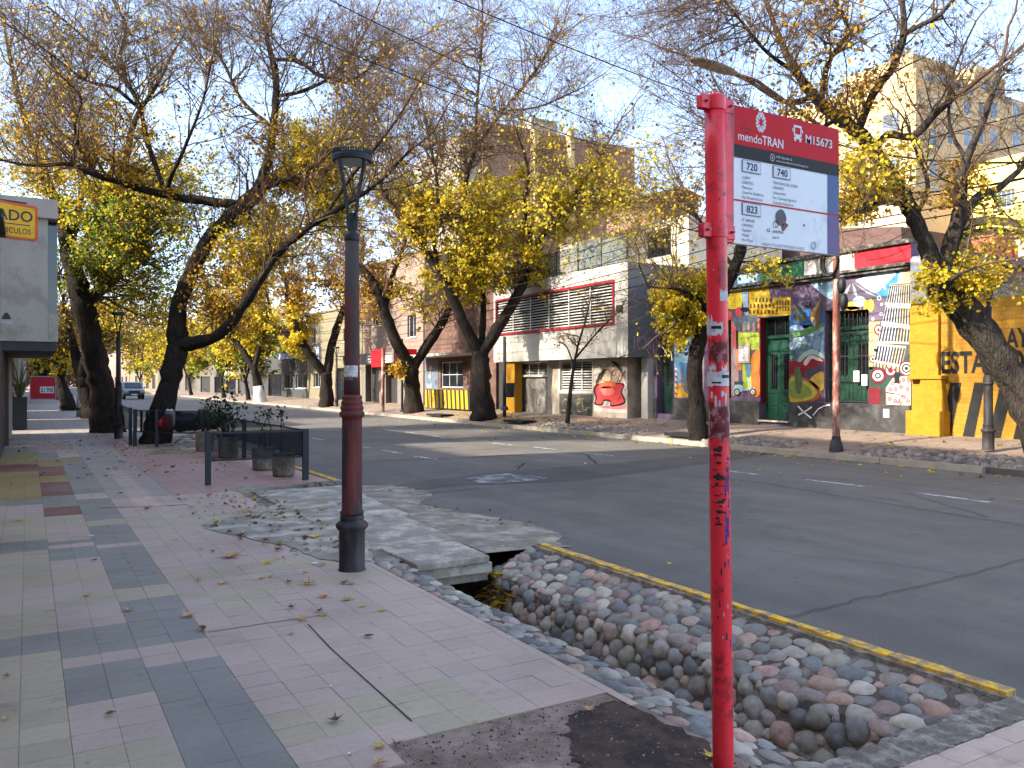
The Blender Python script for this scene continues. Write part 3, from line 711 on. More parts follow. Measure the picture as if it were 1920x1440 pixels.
# torn stickers and marker on the pole
SOLO = None
def patch(mb, v0, v1, a0, a1, seed, r=.0424, rag=.006, n=14):
    own = mb is None
    if own: mb = MB()
    rg = random.Random(seed); za, zb = zd(v1), zd(v0); rows = []
    for i in range(n+1):
        a = a0+(a1-a0)*i/n
        lo = za+rg.uniform(-rag, rag); hi = zb+rg.uniform(-rag, rag)
        rows.append([(lo if lo < hi else hi-.001), hi, a])
    for i in range(n):
        P = []
        for (z, a) in ((rows[i][0], rows[i][2]), (rows[i+1][0], rows[i+1][2]), (rows[i+1][1], rows[i+1][2]), (rows[i][1], rows[i][2])):
            c = pole_at(z); P.append((c.x+r*math.cos(a), c.y+r*math.sin(a), z))
        mb.poly(P)
    if own: mb.build(SOLO[0], SOLO[1], bus)
D = lambda q: R_(q)
mb = None; SOLO = ('torn_paper', M_paper)
patch(mb, 545, 566, D(240), D(300), 1, rag=.006); patch(mb, 596, 628, D(140), D(200), 2, rag=.016); patch(mb, 606, 628, D(150), D(255), 12)
patch(mb, 697, 724, D(145), D(305), 3, rag=.004); patch(mb, 684, 697, D(165), D(215), 4, rag=.012); patch(mb, 688, 698, D(245), D(280), 13, rag=.01)
for i, (v, a, w, h) in enumerate(((735,180,16,12),(742,205,12,20),(733,240,18,10),(750,225,10,12),(738,262,14,22),(752,280,9,16),(770,300,10,30),(790,302,8,26),(770,165,6,16),(800,160,5,14),(830,158,4,24))):
    patch(mb, v, v+h, D(a), D(a+w), 20+i, rag=.004, n=5)
SOLO = ('worn_paint', pm('worn_red', (112,30,36), .6, .3, 30, .2, 80, c2=(176,120,118), c2amt=.35, c2scale=26))
M_worn = pm('worn_red', (112,30,36), .6, .3, 30, .2, 80, c2=(176,120,118), c2amt=.35, c2scale=26)
mb = None; patch(mb, 756, 822, D(150), D(298), 5, r=.0421, rag=.012); patch(mb, 640, 680, D(170), D(290), 15, r=.0420, rag=.012)
mb = MB(); rg = random.Random(6)
for i in range(38):
    v = rg.uniform(835, 985); patch(mb, v, v+rg.uniform(1.5, 6), D(rg.uniform(185, 250)), D(rg.uniform(186, 262)), 100+i, r=.0423, rag=.001, n=3)
for v, a in ((1015,240),(1050,245),(1062,225),(1100,230),(1150,205),(1180,250),(1120,215)): patch(mb, v, v+rg.uniform(4, 16), D(a), D(a+rg.uniform(4, 9)), int(v), r=.0423, rag=.002, n=3)
mb.build('marker', M_ink, bus)
mb = MB()
for i in range(26):
    v = rg.uniform(850, 1000); a = rg.uniform(250, 292); patch(mb, v, v+rg.uniform(4, 22), D(a), D(a+rg.uniform(3, 14)), 300+i, r=.0424, rag=.002, n=3)
for v, a in ((1045,268),(1195,280),(1170,160),(1290,158)): patch(mb, v, v+14, D(a), D(a+8), v, r=.0423, rag=.003, n=3)
mb.build('marker', M_blue, bus)
SOLO = ('paint_chip', M_paper)
for i in range(16): v = rg.uniform(480, 1300); a = rg.uniform(150, 300); patch(None, v, v+rg.uniform(2, 7), D(a), D(a+rg.uniform(1.5, 5)), 700+i, r=.0423, rag=.0015, n=3)
SOLO = ('paint_chip', M_iron0)
for i in range(22): v = rg.uniform(250, 1380); a = rg.uniform(150, 300); patch(None, v, v+rg.uniform(2, 9), D(a), D(a+rg.uniform(1.5, 6)), 800+i, r=.0423, rag=.0015, n=3)
mb = MB(); patch(mb, 848, 884, D(137), D(165), 31, rag=.004); mb.build('sticker', M_stb, bus)
mb = None; SOLO = ('print', M_ink); patch(mb, 703, 709, D(245), D(298), 51, r=.0432, rag=.001, n=6); patch(mb, 612, 618, D(190), D(245), 52, r=.0432, rag=.001, n=6); patch(mb, 716, 719, D(190), D(240), 53, r=.0432, rag=.001, n=6)
# ---------------------------------------------------------------- lamp posts
M_lampb = pm('lamp_base_iron', (44,40,39), .65, .3, 9, .2, 60, c2=(70,60,56), c2amt=.4, c2scale=4, stretch=(1.6,1.6,.25))
M_lamp = pm('lamp_rust', (104,44,35), .7, .35, 9, .25, 60, c2=(50,42,40), c2amt=.55, c2scale=3.4, stretch=(1.6,1.6,.25), streak=.3)
M_lampu = pm('lamp_grey_iron', (66,56,51), .75, .25, 9, .2, 60, c2=(112,46,36), c2amt=.5, c2scale=2.6, stretch=(1.2,1.2,.2), streak=.3)
M_lampd = pm('lamp_head', (30,32,33), .6, .12, 6, .05)
M_lens = pm('lamp_lens', (150,152,150), .3, .05, 3, 0)
def make_lamp(loc, label, group):
    L0 = empty('street_lamp', (0,0,0), label, 'street lamp', group)
    k = 7.0/FOC; z = lambda v: (1068-v)*k
    w = lambda px: px*.5*k
    prof = [(w(51),0),(w(51),.015),(w(48),.02),(w(48),z(993)),(w(52),z(991)),(w(60),z(986)),(w(60),z(981)),(w(52),z(977)),(w(42),z(974)),(w(44),z(971)),(w(45),z(967)),(w(41),z(964)),(w(44),z(961)),(w(44),z(958)),(w(38),z(954)),
     (w(37),z(790)),(w(37),z(782)),(w(44),z(780)),(w(47),z(777)),(w(46),z(772)),(w(40),z(769)),(w(43),z(766)),(w(43),z(762)),(w(38),z(759)),(w(40),z(756)),(w(40),z(752)),(w(35),z(749)),(w(37),z(746)),(w(37),z(742)),(w(31),z(739)),
     (w(29),z(690)),(w(28),z(600)),(w(26),z(452)),(w(27),z(450)),(w(28),z(447)),(w(28),z(441)),(w(25),z(437)),(w(15),z(433)),(w(14),z(400)),(w(13),z(399))]
    i1 = next(i for i, q in enumerate(prof) if q[1] >= z(965)); i2 = next(i for i, q in enumerate(prof) if q[1] >= z(739)); i3 = next(i for i, q in enumerate(prof) if q[1] >= z(452))
    for nm, a, b_, mt in (('base', 0, i1, M_lampb), ('shaft', i1, i2, M_lamp), ('upper_shaft', i2, i3, M_lampu), ('neck', i3, len(prof)-1, M_lampd)):
        MB().lathe(prof[a:b_+1], (0,0,0), 32).build(nm, mt, L0, smooth=True)
    zr = z(300); R = w(72); arms = MB()
    for i in range(4):
        a = R_(25+90*i); c, s = math.cos(a), math.sin(a)
        arms.bar((c*.03, s*.03, z(428)), (c*.04, s*.04, z(405)), .018, .04); arms.bar((c*.04, s*.04, z(412)), (c*.085, s*.085, z(350)), .034, .018); arms.bar((c*.085, s*.085, z(352)), (c*R*.93, s*R*.93, zr), .030, .016)
    arms.build('arm', M_lampd, L0)
    h = MB().lathe([(R*.90,0),(R,.004),(R*1.02,.035),(R*.98,.06),(R*.6,.075),(.02,.08)], (0,0,zr-.012), 36)
    for i in range(48):
        a = 2*math.pi*i/48; h.bar((math.cos(a)*R*.985, math.sin(a)*R*.985, zr+.045), (math.cos(a)*R*.985, math.sin(a)*R*.985, zr+.078), .012, .012)
    hd = h.build('lamp_head', M_lampd, L0)
    MB().lathe([(R*.86,-.016),(R*.86,-.0145)], (0,0,zr), 32).build('lens', M_lens, hd)
    L0.location = loc
    return L0
LG = 'iron street lamps with ring heads'
lamp = make_lamp(onD(660,1065,7.0), 'rust stained iron lamp post standing before the concrete driveway crossing', LG)
p = lamp.location; p.z = -.005
# worn paper notice on the near post
mb = MB(); rg = random.Random(2)
for i in range(14):
    a0 = R_(170+i*9); a1 = R_(170+(i+1)*9); r = 14.8*7/FOC
    z0 = (1068-745)*7/FOC+ (rg.uniform(.0,.03)); z1 = (1068-685)*7/FOC-rg.uniform(0,.006)
    mb.poly([(lamp.location.x+r*math.cos(a0), lamp.location.y+r*math.sin(a0), z0), (lamp.location.x+r*math.cos(a1), lamp.location.y+r*math.sin(a1), z0), (lamp.location.x+r*math.cos(a1), lamp.location.y+r*math.sin(a1), z1), (lamp.location.x+r*math.cos(a0), lamp.location.y+r*math.sin(a0), z1)])
noteob = mb.build('paper_notice', M_paper); tag(noteob, 'torn white paper notice pasted round the iron lamp post', 'notice')
mb = MB(); 
for i in range(6):
    zz = (1068-700-i*6)*7/FOC; r = 14.95*7/FOC
    for j in range(7):
        if (i*7+j*3) % 5 == 0: continue
        a0 = R_(196+j*9); a1 = R_(202+j*9)
        mb.poly([(lamp.location.x+r*math.cos(a), lamp.location.y+r*math.sin(a), z_) for a, z_ in ((a0,zz),(a1,zz),(a1,zz+.008),(a0,zz+.008))])
mb.build('print', M_inkfade, noteob)
for (loc, lab) in ((onZ(222,822,0), 'dark lamp post beside the thick dark tree trunk on the pavement'),
                   (onX(1853,843,16.6), 'slim black lamp post in front of the yellow painted wall'),
                   (onX(631,762,15.9), 'small lamp post beside the forked trunk before the beige house')):
    o = copy_tree(lamp); o.location = loc; o['label'] = lab; o.rotation_euler.z = random.uniform(0, 1)
    for c in o.children:
        if c.name.startswith(('shaft','upper_shaft')): c.material_slots[0].link = 'OBJECT'; c.material_slots[0].material = M_lampb
# ---------------------------------------------------------------- guard fence with mesh panels, round the planting strip
M_fence = pm('fence_paint', (34,38,44), .55, .12, 5, .05, 40)
def meshmat():
    m, nt, b = nt_new('perforated_sheet'); L = nt.links
    b.inputs['Base Color'].default_value = (.012,.013,.015,1); b.inputs['Roughness'].default_value = .9; b.inputs['Specular IOR Level'].default_value = .05
    v = coords(nt); sp = nt.nodes.new('ShaderNodeSeparateXYZ'); L.new(v, sp.inputs[0]); ad = nt.nodes.new('ShaderNodeMath'); ad.operation = 'MULTIPLY_ADD'; ad.inputs[1].default_value = .55; L.new(sp.outputs['Y'], ad.inputs[0]); L.new(sp.outputs['X'], ad.inputs[2]); cb = nt.nodes.new('ShaderNodeCombineXYZ'); L.new(ad.outputs[0], cb.inputs[0]); L.new(sp.outputs['Z'], cb.inputs[1])
    vo = nt.nodes.new('ShaderNodeTexVoronoi'); vo.voronoi_dimensions = '2D'; vo.inputs['Scale'].default_value = 150.0; vo.inputs['Randomness'].default_value = 0.0; L.new(cb.outputs[0], vo.inputs['Vector'])
    lt = nt.nodes.new('ShaderNodeMath'); lt.operation = 'LESS_THAN'; lt.inputs[1].default_value = .31; L.new(vo.outputs['Distance'], lt.inputs[0])
    tr = nt.nodes.new('ShaderNodeBsdfTransparent'); mx = nt.nodes.new('ShaderNodeMixShader'); L.new(lt.outputs[0], mx.inputs[0]); L.new(b.outputs[0], mx.inputs[1]); L.new(tr.outputs[0], mx.inputs[2])
    L.new(mx.outputs[0], nt.nodes['Material Output'].inputs['Surface']); return m
M_mesh = meshmat()
def guard(name, pts, hts, z0f, label, mesh=True, pw=.085):
    pts = [Vector(p) for p in pts]; base = pts[0]
    r = empty(name, (base.x, base.y, 0), label, 'fence', 'dark mesh guard rails round the planting strip')
    for p in pts: MB().box(p.x-pw/2, p.x+pw/2, p.y-pw*.3, p.y+pw*.3, -.02, hts).build('post', M_fence, r, bevel=.004)
    for a, b in zip(pts[:-1], pts[1:]):
        d = (b-a).normalized()*.043
        MB().bar((a.x+d.x, a.y+d.y, hts-.03), (b.x-d.x, b.y-d.y, hts-.03), .03, .025).build('rail', M_fence, r)
        MB().bar((a.x+d.x, a.y+d.y, z0f), (b.x-d.x, b.y-d.y, z0f), .03, .025).build('rail', M_fence, r)
        m_ = MB(); m_.poly([(a.x+d.x,a.y+d.y,z0f+.01),(b.x-d.x,b.y-d.y,z0f+.01),(b.x-d.x,b.y-d.y,hts-.045),(a.x+d.x,a.y+d.y,hts-.045)]); m_.build('mesh_panel', M_mesh, r)
    return r
A = onZ(390,910); B = onZ(572,900); 
guard('guard_rail', [(A.x,A.y,0),(B.x,B.y,0)], .83, .38, 'near end mesh guard rail crossing in front of the concrete planters')
Cc = onZ(451,860); Dd = onZ(374,845)
guard('guard_rail', [(B.x+.05,B.y+.12,0),(3.86,17.5,0),(3.7,20.6,0)], .83, .38, 'long mesh guard rail along the kerb behind the concrete planters')
E_ = onZ(291,837); F_ = onZ(257,836)
guard('guard_rail', [(3.62,20.75,0),(E_.x,E_.y-.3,0),(F_.x-.05,F_.y,0)], .92, .36, 'far mesh guard rail in front of the leaning tree trunk')
guard('guard_rail', [(F_.x-.12,F_.y+.3,0),(2.3,26.0,0)], .95, .36, 'short mesh guard rail running back beside the leaning tree trunk')
# concrete planters
M_pot = pm('planter_concrete', (148,138,122), .9, .22, 5, .35, 50, c2=(104,94,80), c2amt=.6, c2scale=5, streak=.25)
POTS = []
for (u, v, w, h, lab) in ((532,893,.38,.40,'stained concrete planter nearest the right fence post'),(494,881,.40,.42,'grey concrete planter behind the stained one'),
                          (428,858,.40,.44,'concrete planter with the tall leafy shrub'),(384,846,.40,.46,'concrete planter half hidden by the near fence post')):
    c = onZ(u, v); c.z = 0
    r = empty('concrete_planter', c, lab, 'planter', 'concrete planters inside the guard rails')
    pr = []; m_ = MB()
    for (rad, z) in ((w*.44,0),(w*.5,.03),(w*.53,h*.7),(w*.52,h),(w*.42,h),(w*.40,h-.06)): pr.append((rad, z))
    m_.lathe(pr, c, 8); m_.build('pot', M_pot, r, bevel=.012)
    mm = MB(); mm.lathe([(w*.41,h-.065),(w*.2,h-.045),(.01,h-.04)], c, 10); mm.build('soil', M_soild, r)
    POTS.append((c, h))
# plastic bag caught on the rail
M_bagr = pm('bag_red', (170,30,34), .4, .15, 10, .3, 20); M_bagw = pm('bag_white', (190,190,192), .4, .1, 10, .3, 20)
bc = onD(313, 786, 20.2)
bag = empty('plastic_bag', (bc.x, bc.y, bc.z), 'knotted red and white plastic bags hung on the dark guard rail', 'bag')
MB().blob(bc+Vector((-.02,0,-.08)), .14, .12, .19, 14, 4, .14).build('bag', M_bagr, bag, smooth=True)
MB().blob(bc+Vector((.08,.02,.11)), .12, .1, .12, 14, 5, .18).blob(bc+Vector((.14,0,-.05)), .05, .08, .15, 10, 6, .2).build('bag', M_bagw, bag, smooth=True)
M_black = pm('black_rubber', (24,24,25), .6, .1, 5, .05)
M_sack = pm('black_sack', (22,22,25), .4, .1, 5, .3, 14)
sk = onD(338, 788, 21.0); skt = empty('bin_bag', (sk.x, sk.y, 0), 'black bin bag heaped behind the red plastic bag', 'bag')
MB().blob(sk+Vector((.2,.1,-.05)), .45, .3, .26, 14, 14, .15).blob(sk+Vector((.75,.1,-.02)), .4, .3, .24, 14, 15, .15).build('sack', M_sack, skt, smooth=True)
mb = MB(); a = onZ(328,833); b = onZ(371,830)
for k in range(2):
    pts = [Vector(a).lerp(Vector(b), t)+Vector((0, k*.08, .02+math.sin(math.pi*t)*(.14+.05*k))) for t in [i/12 for i in range(13)]]
    mb.tube(pts, .009, 6)
tag(mb.build('cable_loop', M_black, smooth=True), 'loops of black cable lying on the ground behind the planters', 'cable')
# ---------------------------------------------------------------- rusty poles
M_rust = pm('rusty_pole', (120,66,50), .7, .22, 6, .2, 50, c2=(176,150,138), c2amt=.4, c2scale=5, stretch=(1,1,.3))
M_galv = pm('lamp_grey', (168,168,160), .5, .1, 4, .05)
M_iron = pm('dark_iron', (46,44,44), .6, .15, 6, .1)
b1 = onX(1568,838,14.98+.45); 
tp = Vector((b1.x, b1.y, 7.0))
cob = empty('light_pole', (b1.x, b1.y, .1), 'tall rusty light pole behind the bus stop panel with arm over road', 'light pole')
MB().tube([(b1.x,b1.y,-.1),(b1.x,b1.y,.5),(b1.x,b1.y,4.5),(b1.x,b1.y,7.05)], [.085,.083,.07,.055], 16).build('pole', M_rust, cob, smooth=True)
MB().lathe([(.16,-.05),(.14,.1),(.1,.22),(.09,.3)], (b1.x,b1.y,.1), 16).build('base', M_iron, cob)
dk_ = (Vector((b1.x,b1.y,0)).dot(Vector((FX,FY,0))))
h0 = onY(1420,152,b1.y-.1); h1 = onY(1305,113,b1.y-.1)
MB().tube([tp+Vector((0,0,-.1)), tp+Vector((-.25,0,.1)), h0.lerp(tp,.5), h0, h0.lerp(h1,.35)], [.05,.048,.042,.036,.034], 12).build('arm', M_rust, cob, smooth=True)
dv = (h1-h0).normalized(); ang = math.atan2(dv.z, -dv.x)
rot = Matrix.Rotation(ang, 3, 'Y')
hc = h0.lerp(h1, .72)
hd = MB().blob(hc, (h1-h0).length*.38, .15, .08, 16, 3, .02, rot).build('lamp_head', M_galv, cob, smooth=True)
# cable coil and junction boxes hung on that pole
cc = onX(1557,492,b1.x-.12); coil = MB(); rg = random.Random(8)
for k in range(7):
    r = .24+rg.uniform(-.03,.03); pts = []
    for i in range(25):
        a = 2*math.pi*i/24; pts.append((cc.x+rg.uniform(-.004,.004)-.02*k+.05, cc.y+r*.85*math.cos(a), cc.z+r*1.15*math.sin(a)))
    coil.tube(pts, .013, 6, False)
tag(coil.build('cable_coil', M_black, smooth=True), 'black coil of cable hanging on the tall rusty light pole', 'cable')
for i, (u, v, lab) in enumerate(((1578,535,'upper black splice box strapped to the rusty light pole'),(1582,566,'lower black splice box strapped to the rusty light pole'))):
    c = onX(u, v, b1.x+.02); tag(MB().blob(c, .09, .1, .2, 10, i, .05).build('splice_box', M_black, smooth=True), lab, 'cable box', 'splice boxes on the pole')
def rpole(u, v, X, h, r, label, mat=M_rust, name='metal_pole', lean=0):
    b = onX(u, v, X); t = empty(name, (b.x, b.y, b.z), label, 'pole')
    MB().tube([(b.x,b.y,b.z-.3),(b.x,b.y+lean*.5,b.z+h*.5),(b.x,b.y+lean,b.z+h)], [r,r*.95,r*.85], 10).build('pole', mat, t, smooth=True)
    MB().lathe([(r*2.2,-.05),(r*2,.06),(r*1.2,.12)], b, 10).build('base', M_iron, t)
    return b, t
rpole(718,778,15.5,3.4,.085,'rusty red and white pole before the grey building with red sign')
rpole(754,772,15.9,3.6,.06,'thin dark pole left of the forked tree by the striped board', M_iron)
b_, t_ = rpole(946,767,15.6,2.75,.07,'black post with flat top carrying a waste bin before the yellow pillar', M_iron, 'bin_post')
M_bin = pm('bin_black', (30,32,34), .5, .1, 5, .05)
MB().lathe([(.13,0),(.16,.02),(.2,.52),(.21,.54),(.17,.545)], (b_.x+.08,b_.y-.27,b_.z+.45), 14).build('bin', M_bin, t_)
MB().bar((b_.x,b_.y,b_.z+.85),(b_.x+.08,b_.y-.2,b_.z+.85),.04,.04).build('bracket', M_iron, t_)
M_bol = pm('bollard_white', (176,174,168), .7, .2, 8, .1, c2=(120,118,114), c2amt=.4)
for u, v, lab in ((147,781,'white bollard before the second trunk on the pavement'),(137,765,'small white bollard beside the third trunk on the pavement')):
    b = onZ(u, v); t = empty('bollard', b, lab, 'bollard', 'white bollards along the near pavement')
    MB().lathe([(.09,-.02),(.085,.5),(.1,.52),(.1,.56),(.08,.58),(.08,.86),(.06,.92),(.01,.94)], b, 14).build('post', M_bol, t, smooth=True)
    MB().lathe([(.088,.3),(.09,.31),(.09,.4),(.088,.41)], b, 14).build('band', M_iron, t)
# ---------------------------------------------------------------- pickup coming down the street
M_car = pm('car_paint', (120,126,130), .3, .04, 2, 0, spec=.6); M_card = pm('car_trim', (36,38,42), .5, .08, 4, 0); M_tyre = pm('tyre', (28,28,28), .85, .1, 8, .1)
M_cg = glassmat('car_glass', (52,62,70), .05)
def car(loc, label, mat, rz=0, cat='car'):
    r = empty('parked_car', (0,0,0), label, cat, 'cars down the street')
    m_ = MB(); W = .9
    side = [(0,.42),(-.02,.78),(.12,.95),(1.2,1.06),(1.75,1.6),(2.1,1.68),(3.6,1.66),(4.3,1.15),(4.55,1.0),(4.6,.45)]
    m_.prism([(-W, y, z) for y, z in side], (2*W, 0, 0)); m_.build('body', mat, r, bevel=.05)
    MB().prism([(-W*.84,1.19,1.09),(W*.84,1.19,1.09),(W*.76,1.70,1.58),(-W*.76,1.70,1.58)], (0,-.03,.035)).build('windscreen', M_cg, r)
    for s in (-1, 1):
        MB().prism([(s*(W+.004),1.6,1.12),(s*(W+.004),1.98,1.56),(s*(W+.004),3.5,1.56),(s*(W+.004),4.0,1.16)], (s*.01,0,0)).build('side_window', M_cg, r)
        for y in (.85, 3.7):
            w = MB(); pts = [(s*(W-.2),y,.36),(s*(W+.03),y,.36)]; w.tube(pts, .36, 20); wo = w.build('wheel', M_tyre, r)
            MB().tube([(s*(W+.02),y,.36),(s*(W+.045),y,.36)], .21, 14).build('rim', M_galv, wo)
        MB().prism([(s*.86,-.03,.82),(s*.86,-.03,.66),(s*.5,-.04,.68),(s*.5,-.04,.80)], (0,.06,0)).build('headlight', M_lens, r)
        MB().blob((s*(W+.12),1.35,1.12), .1, .07, .09, 8, 1, 0).build('mirror', mat, r, smooth=True)
    MB().box(-.48,.48,-.05,.02,.62,.84).build('grille', M_card, r); MB().box(-.88,.88,-.07,.1,.34,.58).build('bumper', M_card, r, bevel=.03)
    MB().box(-.26,.26,-.085,-.07,.42,.53).build('number_plate', M_printw, r)
    r.location = loc; r.rotation_euler.z = rz
    return r
c1 = onZ(252, 749, ROADZ); c1.z = ROADZ
car(c1, 'pale pickup facing us on the road beyond the leaning tree', M_car)
M_cardk = pm('car_dark', (44,46,54), .3, .05, 2, 0, spec=.6)
c2 = onZ(668, 751, ROADZ); 
# ---------------------------------------------------------------- wires
def wire(a, b, sag, label, r=.012, n=18):
    a, b = Vector(a), Vector(b); pts = []
    for i in range(n+1):
        t = i/n; p_ = a.lerp(b, t); p_.z -= sag*4*t*(1-t); pts.append(p_)
    m_ = MB().tube(pts, r, 5, False); o = m_.build('overhead_wire', M_black, smooth=True); tag(o, label, 'wire', 'overhead wires'); return o
zz = [5.9, 5.62, 5.3, 5.05, 4.85, 6.5]
for i, z in enumerate(zz):
    wire((15.9+.12*(i%3), -2, z+.5), (15.7+.1*(i%2), b1.y, z+.1), .18, 'overhead wire running along the far pavement to the rusty light pole', .013)
    wire((15.7+.1*(i%2), b1.y, z+.1), (16.0, 62, z-.1+.25*(i%2)), .5+.1*i, 'overhead wire running from the rusty light pole down the street', .013)
zz2 = [((560,-30,13),(1300,292,19.5)),((560,60,14),(1340,330,19.5)),((760,-40,13),(1700,300,19.5)),((1210,100,16),(1620,330,19.5))]
for i, (a, b) in enumerate(zz2):
    wire(onD(*a), onX(*b), .25, 'slack overhead wire crossing above the road to the painted facade', .011)
wire(onX(1560,268,b1.x), onX(1985,300,16.5), .2, 'upper thick cable passing behind the yellow leaves of the leaning tree', .022)
wire(onX(1560,352,b1.x), onX(1985,318,16.5), .25, 'lower thick cable passing behind the yellow leaves of the leaning tree', .022)
wire(onX(1230,520,17.5), onX(1568,470,b1.x), .25, 'thin drop cable from the white building corner to the rusty pole', .012)
wire(onX(940,575,17.2), onX(1180,470,17.2), .1, 'thin cable crossing the front of the white louvred building', .011)
wire(onX(1600,470,18.6), onX(1705,430,18.6), .12, 'thin drop cable above the red frieze of the painted facade', .011)
# ================================================================ BUILDINGS
FXW = 19.0
def facade(name, X, y0, y1, z0, z1, ops, mat, parent, back=8.0, roof=True, t=.3):
    """street wall facing -X with real openings [(ya,yb,za,zb)], sides, roof and back"""
    ys = sorted({y0, y1, *[q for o in ops for q in o[:2]]}); zs = sorted({z0, z1, *[q for o in ops for q in o[2:4]]})
    ys = [q for q in ys if y0 <= q <= y1]; zs = [q for q in zs if z0 <= q <= z1]
    mb = MB()
    for a, b in zip(ys[:-1], ys[1:]):
        for c, d in zip(zs[:-1], zs[1:]):
            my, mz = (a+b)/2, (c+d)/2
            if any(o[0] < my < o[1] and o[2] < mz < o[3] for o in ops): continue
            mb.poly([(X,b,c),(X,a,c),(X,a,d),(X,b,d)])
    for o in ops:
        a, b, c, d = o[:4]
        mb.poly([(X,a,c),(X+t,a,c),(X+t,a,d),(X,a,d)]); mb.poly([(X,b,c),(X,b,d),(X+t,b,d),(X+t,b,c)])
        mb.poly([(X,a,d),(X+t,a,d),(X+t,b,d),(X,b,d)]); mb.poly([(X,a,c),(X,b,c),(X+t,b,c),(X+t,a,c)])
    mb.poly([(X,y0,z0),(X+back,y0,z0),(X+back,y0,z1),(X,y0,z1)]); mb.poly([(X,y1,z0),(X,y1,z1),(X+back,y1,z1),(X+back,y1,z0)])
    mb.poly([(X+back,y0,z0),(X+back,y1,z0),(X+back,y1,z1),(X+back,y0,z1)])
    if roof: mb.poly([(X,y0,z1),(X+back,y0,z1),(X+back,y1,z1),(X,y1,z1)])
    return mb.build(name, mat, parent)
def rectX(u0, v0, u1, v1, X):
    a = onX(u0, v0, X); b = onX(u1, v1, X); um = (u0+u1)/2
    return (min(a.y, b.y), max(a.y, b.y), onX(um, v1, X).z, onX(um, v0, X).z)
M_glass = glassmat('window_glass'); M_glassb = glassmat('window_glass_pale', (84,92,98), .15)
M_fr_w = pm('frame_white', (190,188,182), .6, .1, 6, .05); M_fr_d = pm('frame_dark', (50,48,46), .6, .12, 6, .05)
def window(parent, X, r, mat=None, glass=None, t=.12, nx=1, nz=1, sill=False, fw=.05, name='window'):
    a, b, c, d = r; mat = mat or M_fr_w; glass = glass or M_glass
    m_ = MB(); x0, x1 = X+t, X+t+.05
    m_.box(x0,x1,a,b,c,c+fw); m_.box(x0,x1,a,b,d-fw,d); m_.box(x0,x1,a,a+fw,c+fw,d-fw); m_.box(x0,x1,b-fw,b,c+fw,d-fw)
    for i in range(1, nx): y = a+(b-a)*i/nx; m_.box(x0+.005,x1-.005,y-fw*.35,y+fw*.35,c+fw,d-fw)
    for i in range(1, nz): z = c+(d-c)*i/nz; m_.box(x0+.008,x1-.008,a+fw,b-fw,z-fw*.3,z+fw*.3)
    w = m_.build(name, mat, parent)
    MB().box(x1-.02,x1+.01,a+fw*.5,b-fw*.5,c+fw*.5,d-fw*.5).build('pane', glass, w)
    if sill: MB().box(X-.06,X+.1,a-.06,b+.06,c-.07,c-.004).build('sill', mat, w)
    return w
def bld(name, X, y, label, cat='building', group=None): return empty(name, (X, y, 0), label, cat, group)
# ---------------------------------------------------------------- house with the painted mural
M_mwall = pm('mural_ground', (104,86,104), .85, .15, 3, .15, 40, c2=(84,70,92), c2amt=.5)
M_paint = pm('mural_paint', (128,128,128), .85, .2, 4, .15, 45, attr=True, c2=(96,88,84), c2amt=.08, c2scale=7, streak=.2)
M_skirt = pm('skirting_grey', (56,54,52), .75, .2, 3, .15, 40, c2=(78,76,72), c2amt=.4, streak=.2)
M_ledge = pm('ledge_dark', (58,56,52), .85, .25, 5, .3, 40, c2=(120,114,102), c2amt=.4, c2scale=5)
M_green = pm('door_green', (16,66,46), .5, .15, 5, .08, 40); M_greend = pm('door_green_dark', (10,44,34), .55, .15, 5, .08, 40)
mb_ = bld('mural_house', FXW, 19, 'long low house painted with colourful mural, leaning tower, green doors', 'house')
MY0, MY1 = onX(1708,600,FXW).y, 22.40
d1 = rectX(1425,594,1480,788,FXW); d2 = rectX(1232,600,1263,776,FXW); d2 = (d2[0], min(d2[1], MY1-.06), d2[2], d2[3]); d3 = rectX(1355,600,1371,747,FXW); d4 = rectX(1547,579,1629,756,FXW)
zt_c = onX(1560,516,FXW).z; ztop = onX(1650,463,FXW).z
facade('wall', FXW, MY0, MY1, 0, ztop-.02, [d1,d2,d3,d4], M_mwall, mb_, 9)
zs_ = onX(1600,757,FXW).z
cuts = sorted([d1, d2], key=lambda q: q[0]); y = MY0; m_ = MB()
for q in cuts:
    m_.box(FXW-.03, FXW-.001, y, q[0], .2, zs_); y = q[1]
if MY1-y > .02: m_.box(FXW-.03, FXW-.001, y, MY1, .2, zs_)
m_.build('skirting', M_skirt, mb_)
m_ = MB(); m_.box(FXW-.22,FXW-.001,MY0,MY1,zt_c-.02,zt_c+.06); m_.box(FXW-.14,FXW-.002,MY0,MY1,zt_c-.10,zt_c-.022); m_.box(FXW-.1,FXW+.3,MY0,MY1,ztop-.018,ztop+.09)
m_.build('cornice', M_ledge, mb_, bevel=.01)
m_ = MB()
for (u0, u1, c) in ((1228,1425,(52,104,150)),(1425,1508,(34,92,62)),(1508,1602,(186,182,170)),(1602,1708,(176,36,48))):
    ya, yb = onX(u1,480,FXW).y, min(onX(u0,480,FXW).y, MY1); m_.cc = lin(c)
    m_.poly([(FXW-.004,yb,zt_c+.062),(FXW-.004,ya,zt_c+.062),(FXW-.004,ya,ztop-.02),(FXW-.004,yb,ztop-.02)])
def fz(pts, c, k): m_.cc = lin(c); m_.poly([onX(u,v,FXW-.004*k) for u,v in pts])
fz([(1450,506),(1468,500),(1464,512),(1472,524),(1446,528),(1456,515)], (92,140,104), 2)
fz([(1380,520),(1400,512),(1422,514),(1420,528),(1384,532)], (150,180,196), 2); fz([(1234,548),(1250,536),(1262,545),(1256,552),(1236,556)], (170,190,200), 2)
m_.build('frieze', M_paint, mb_, col=True)
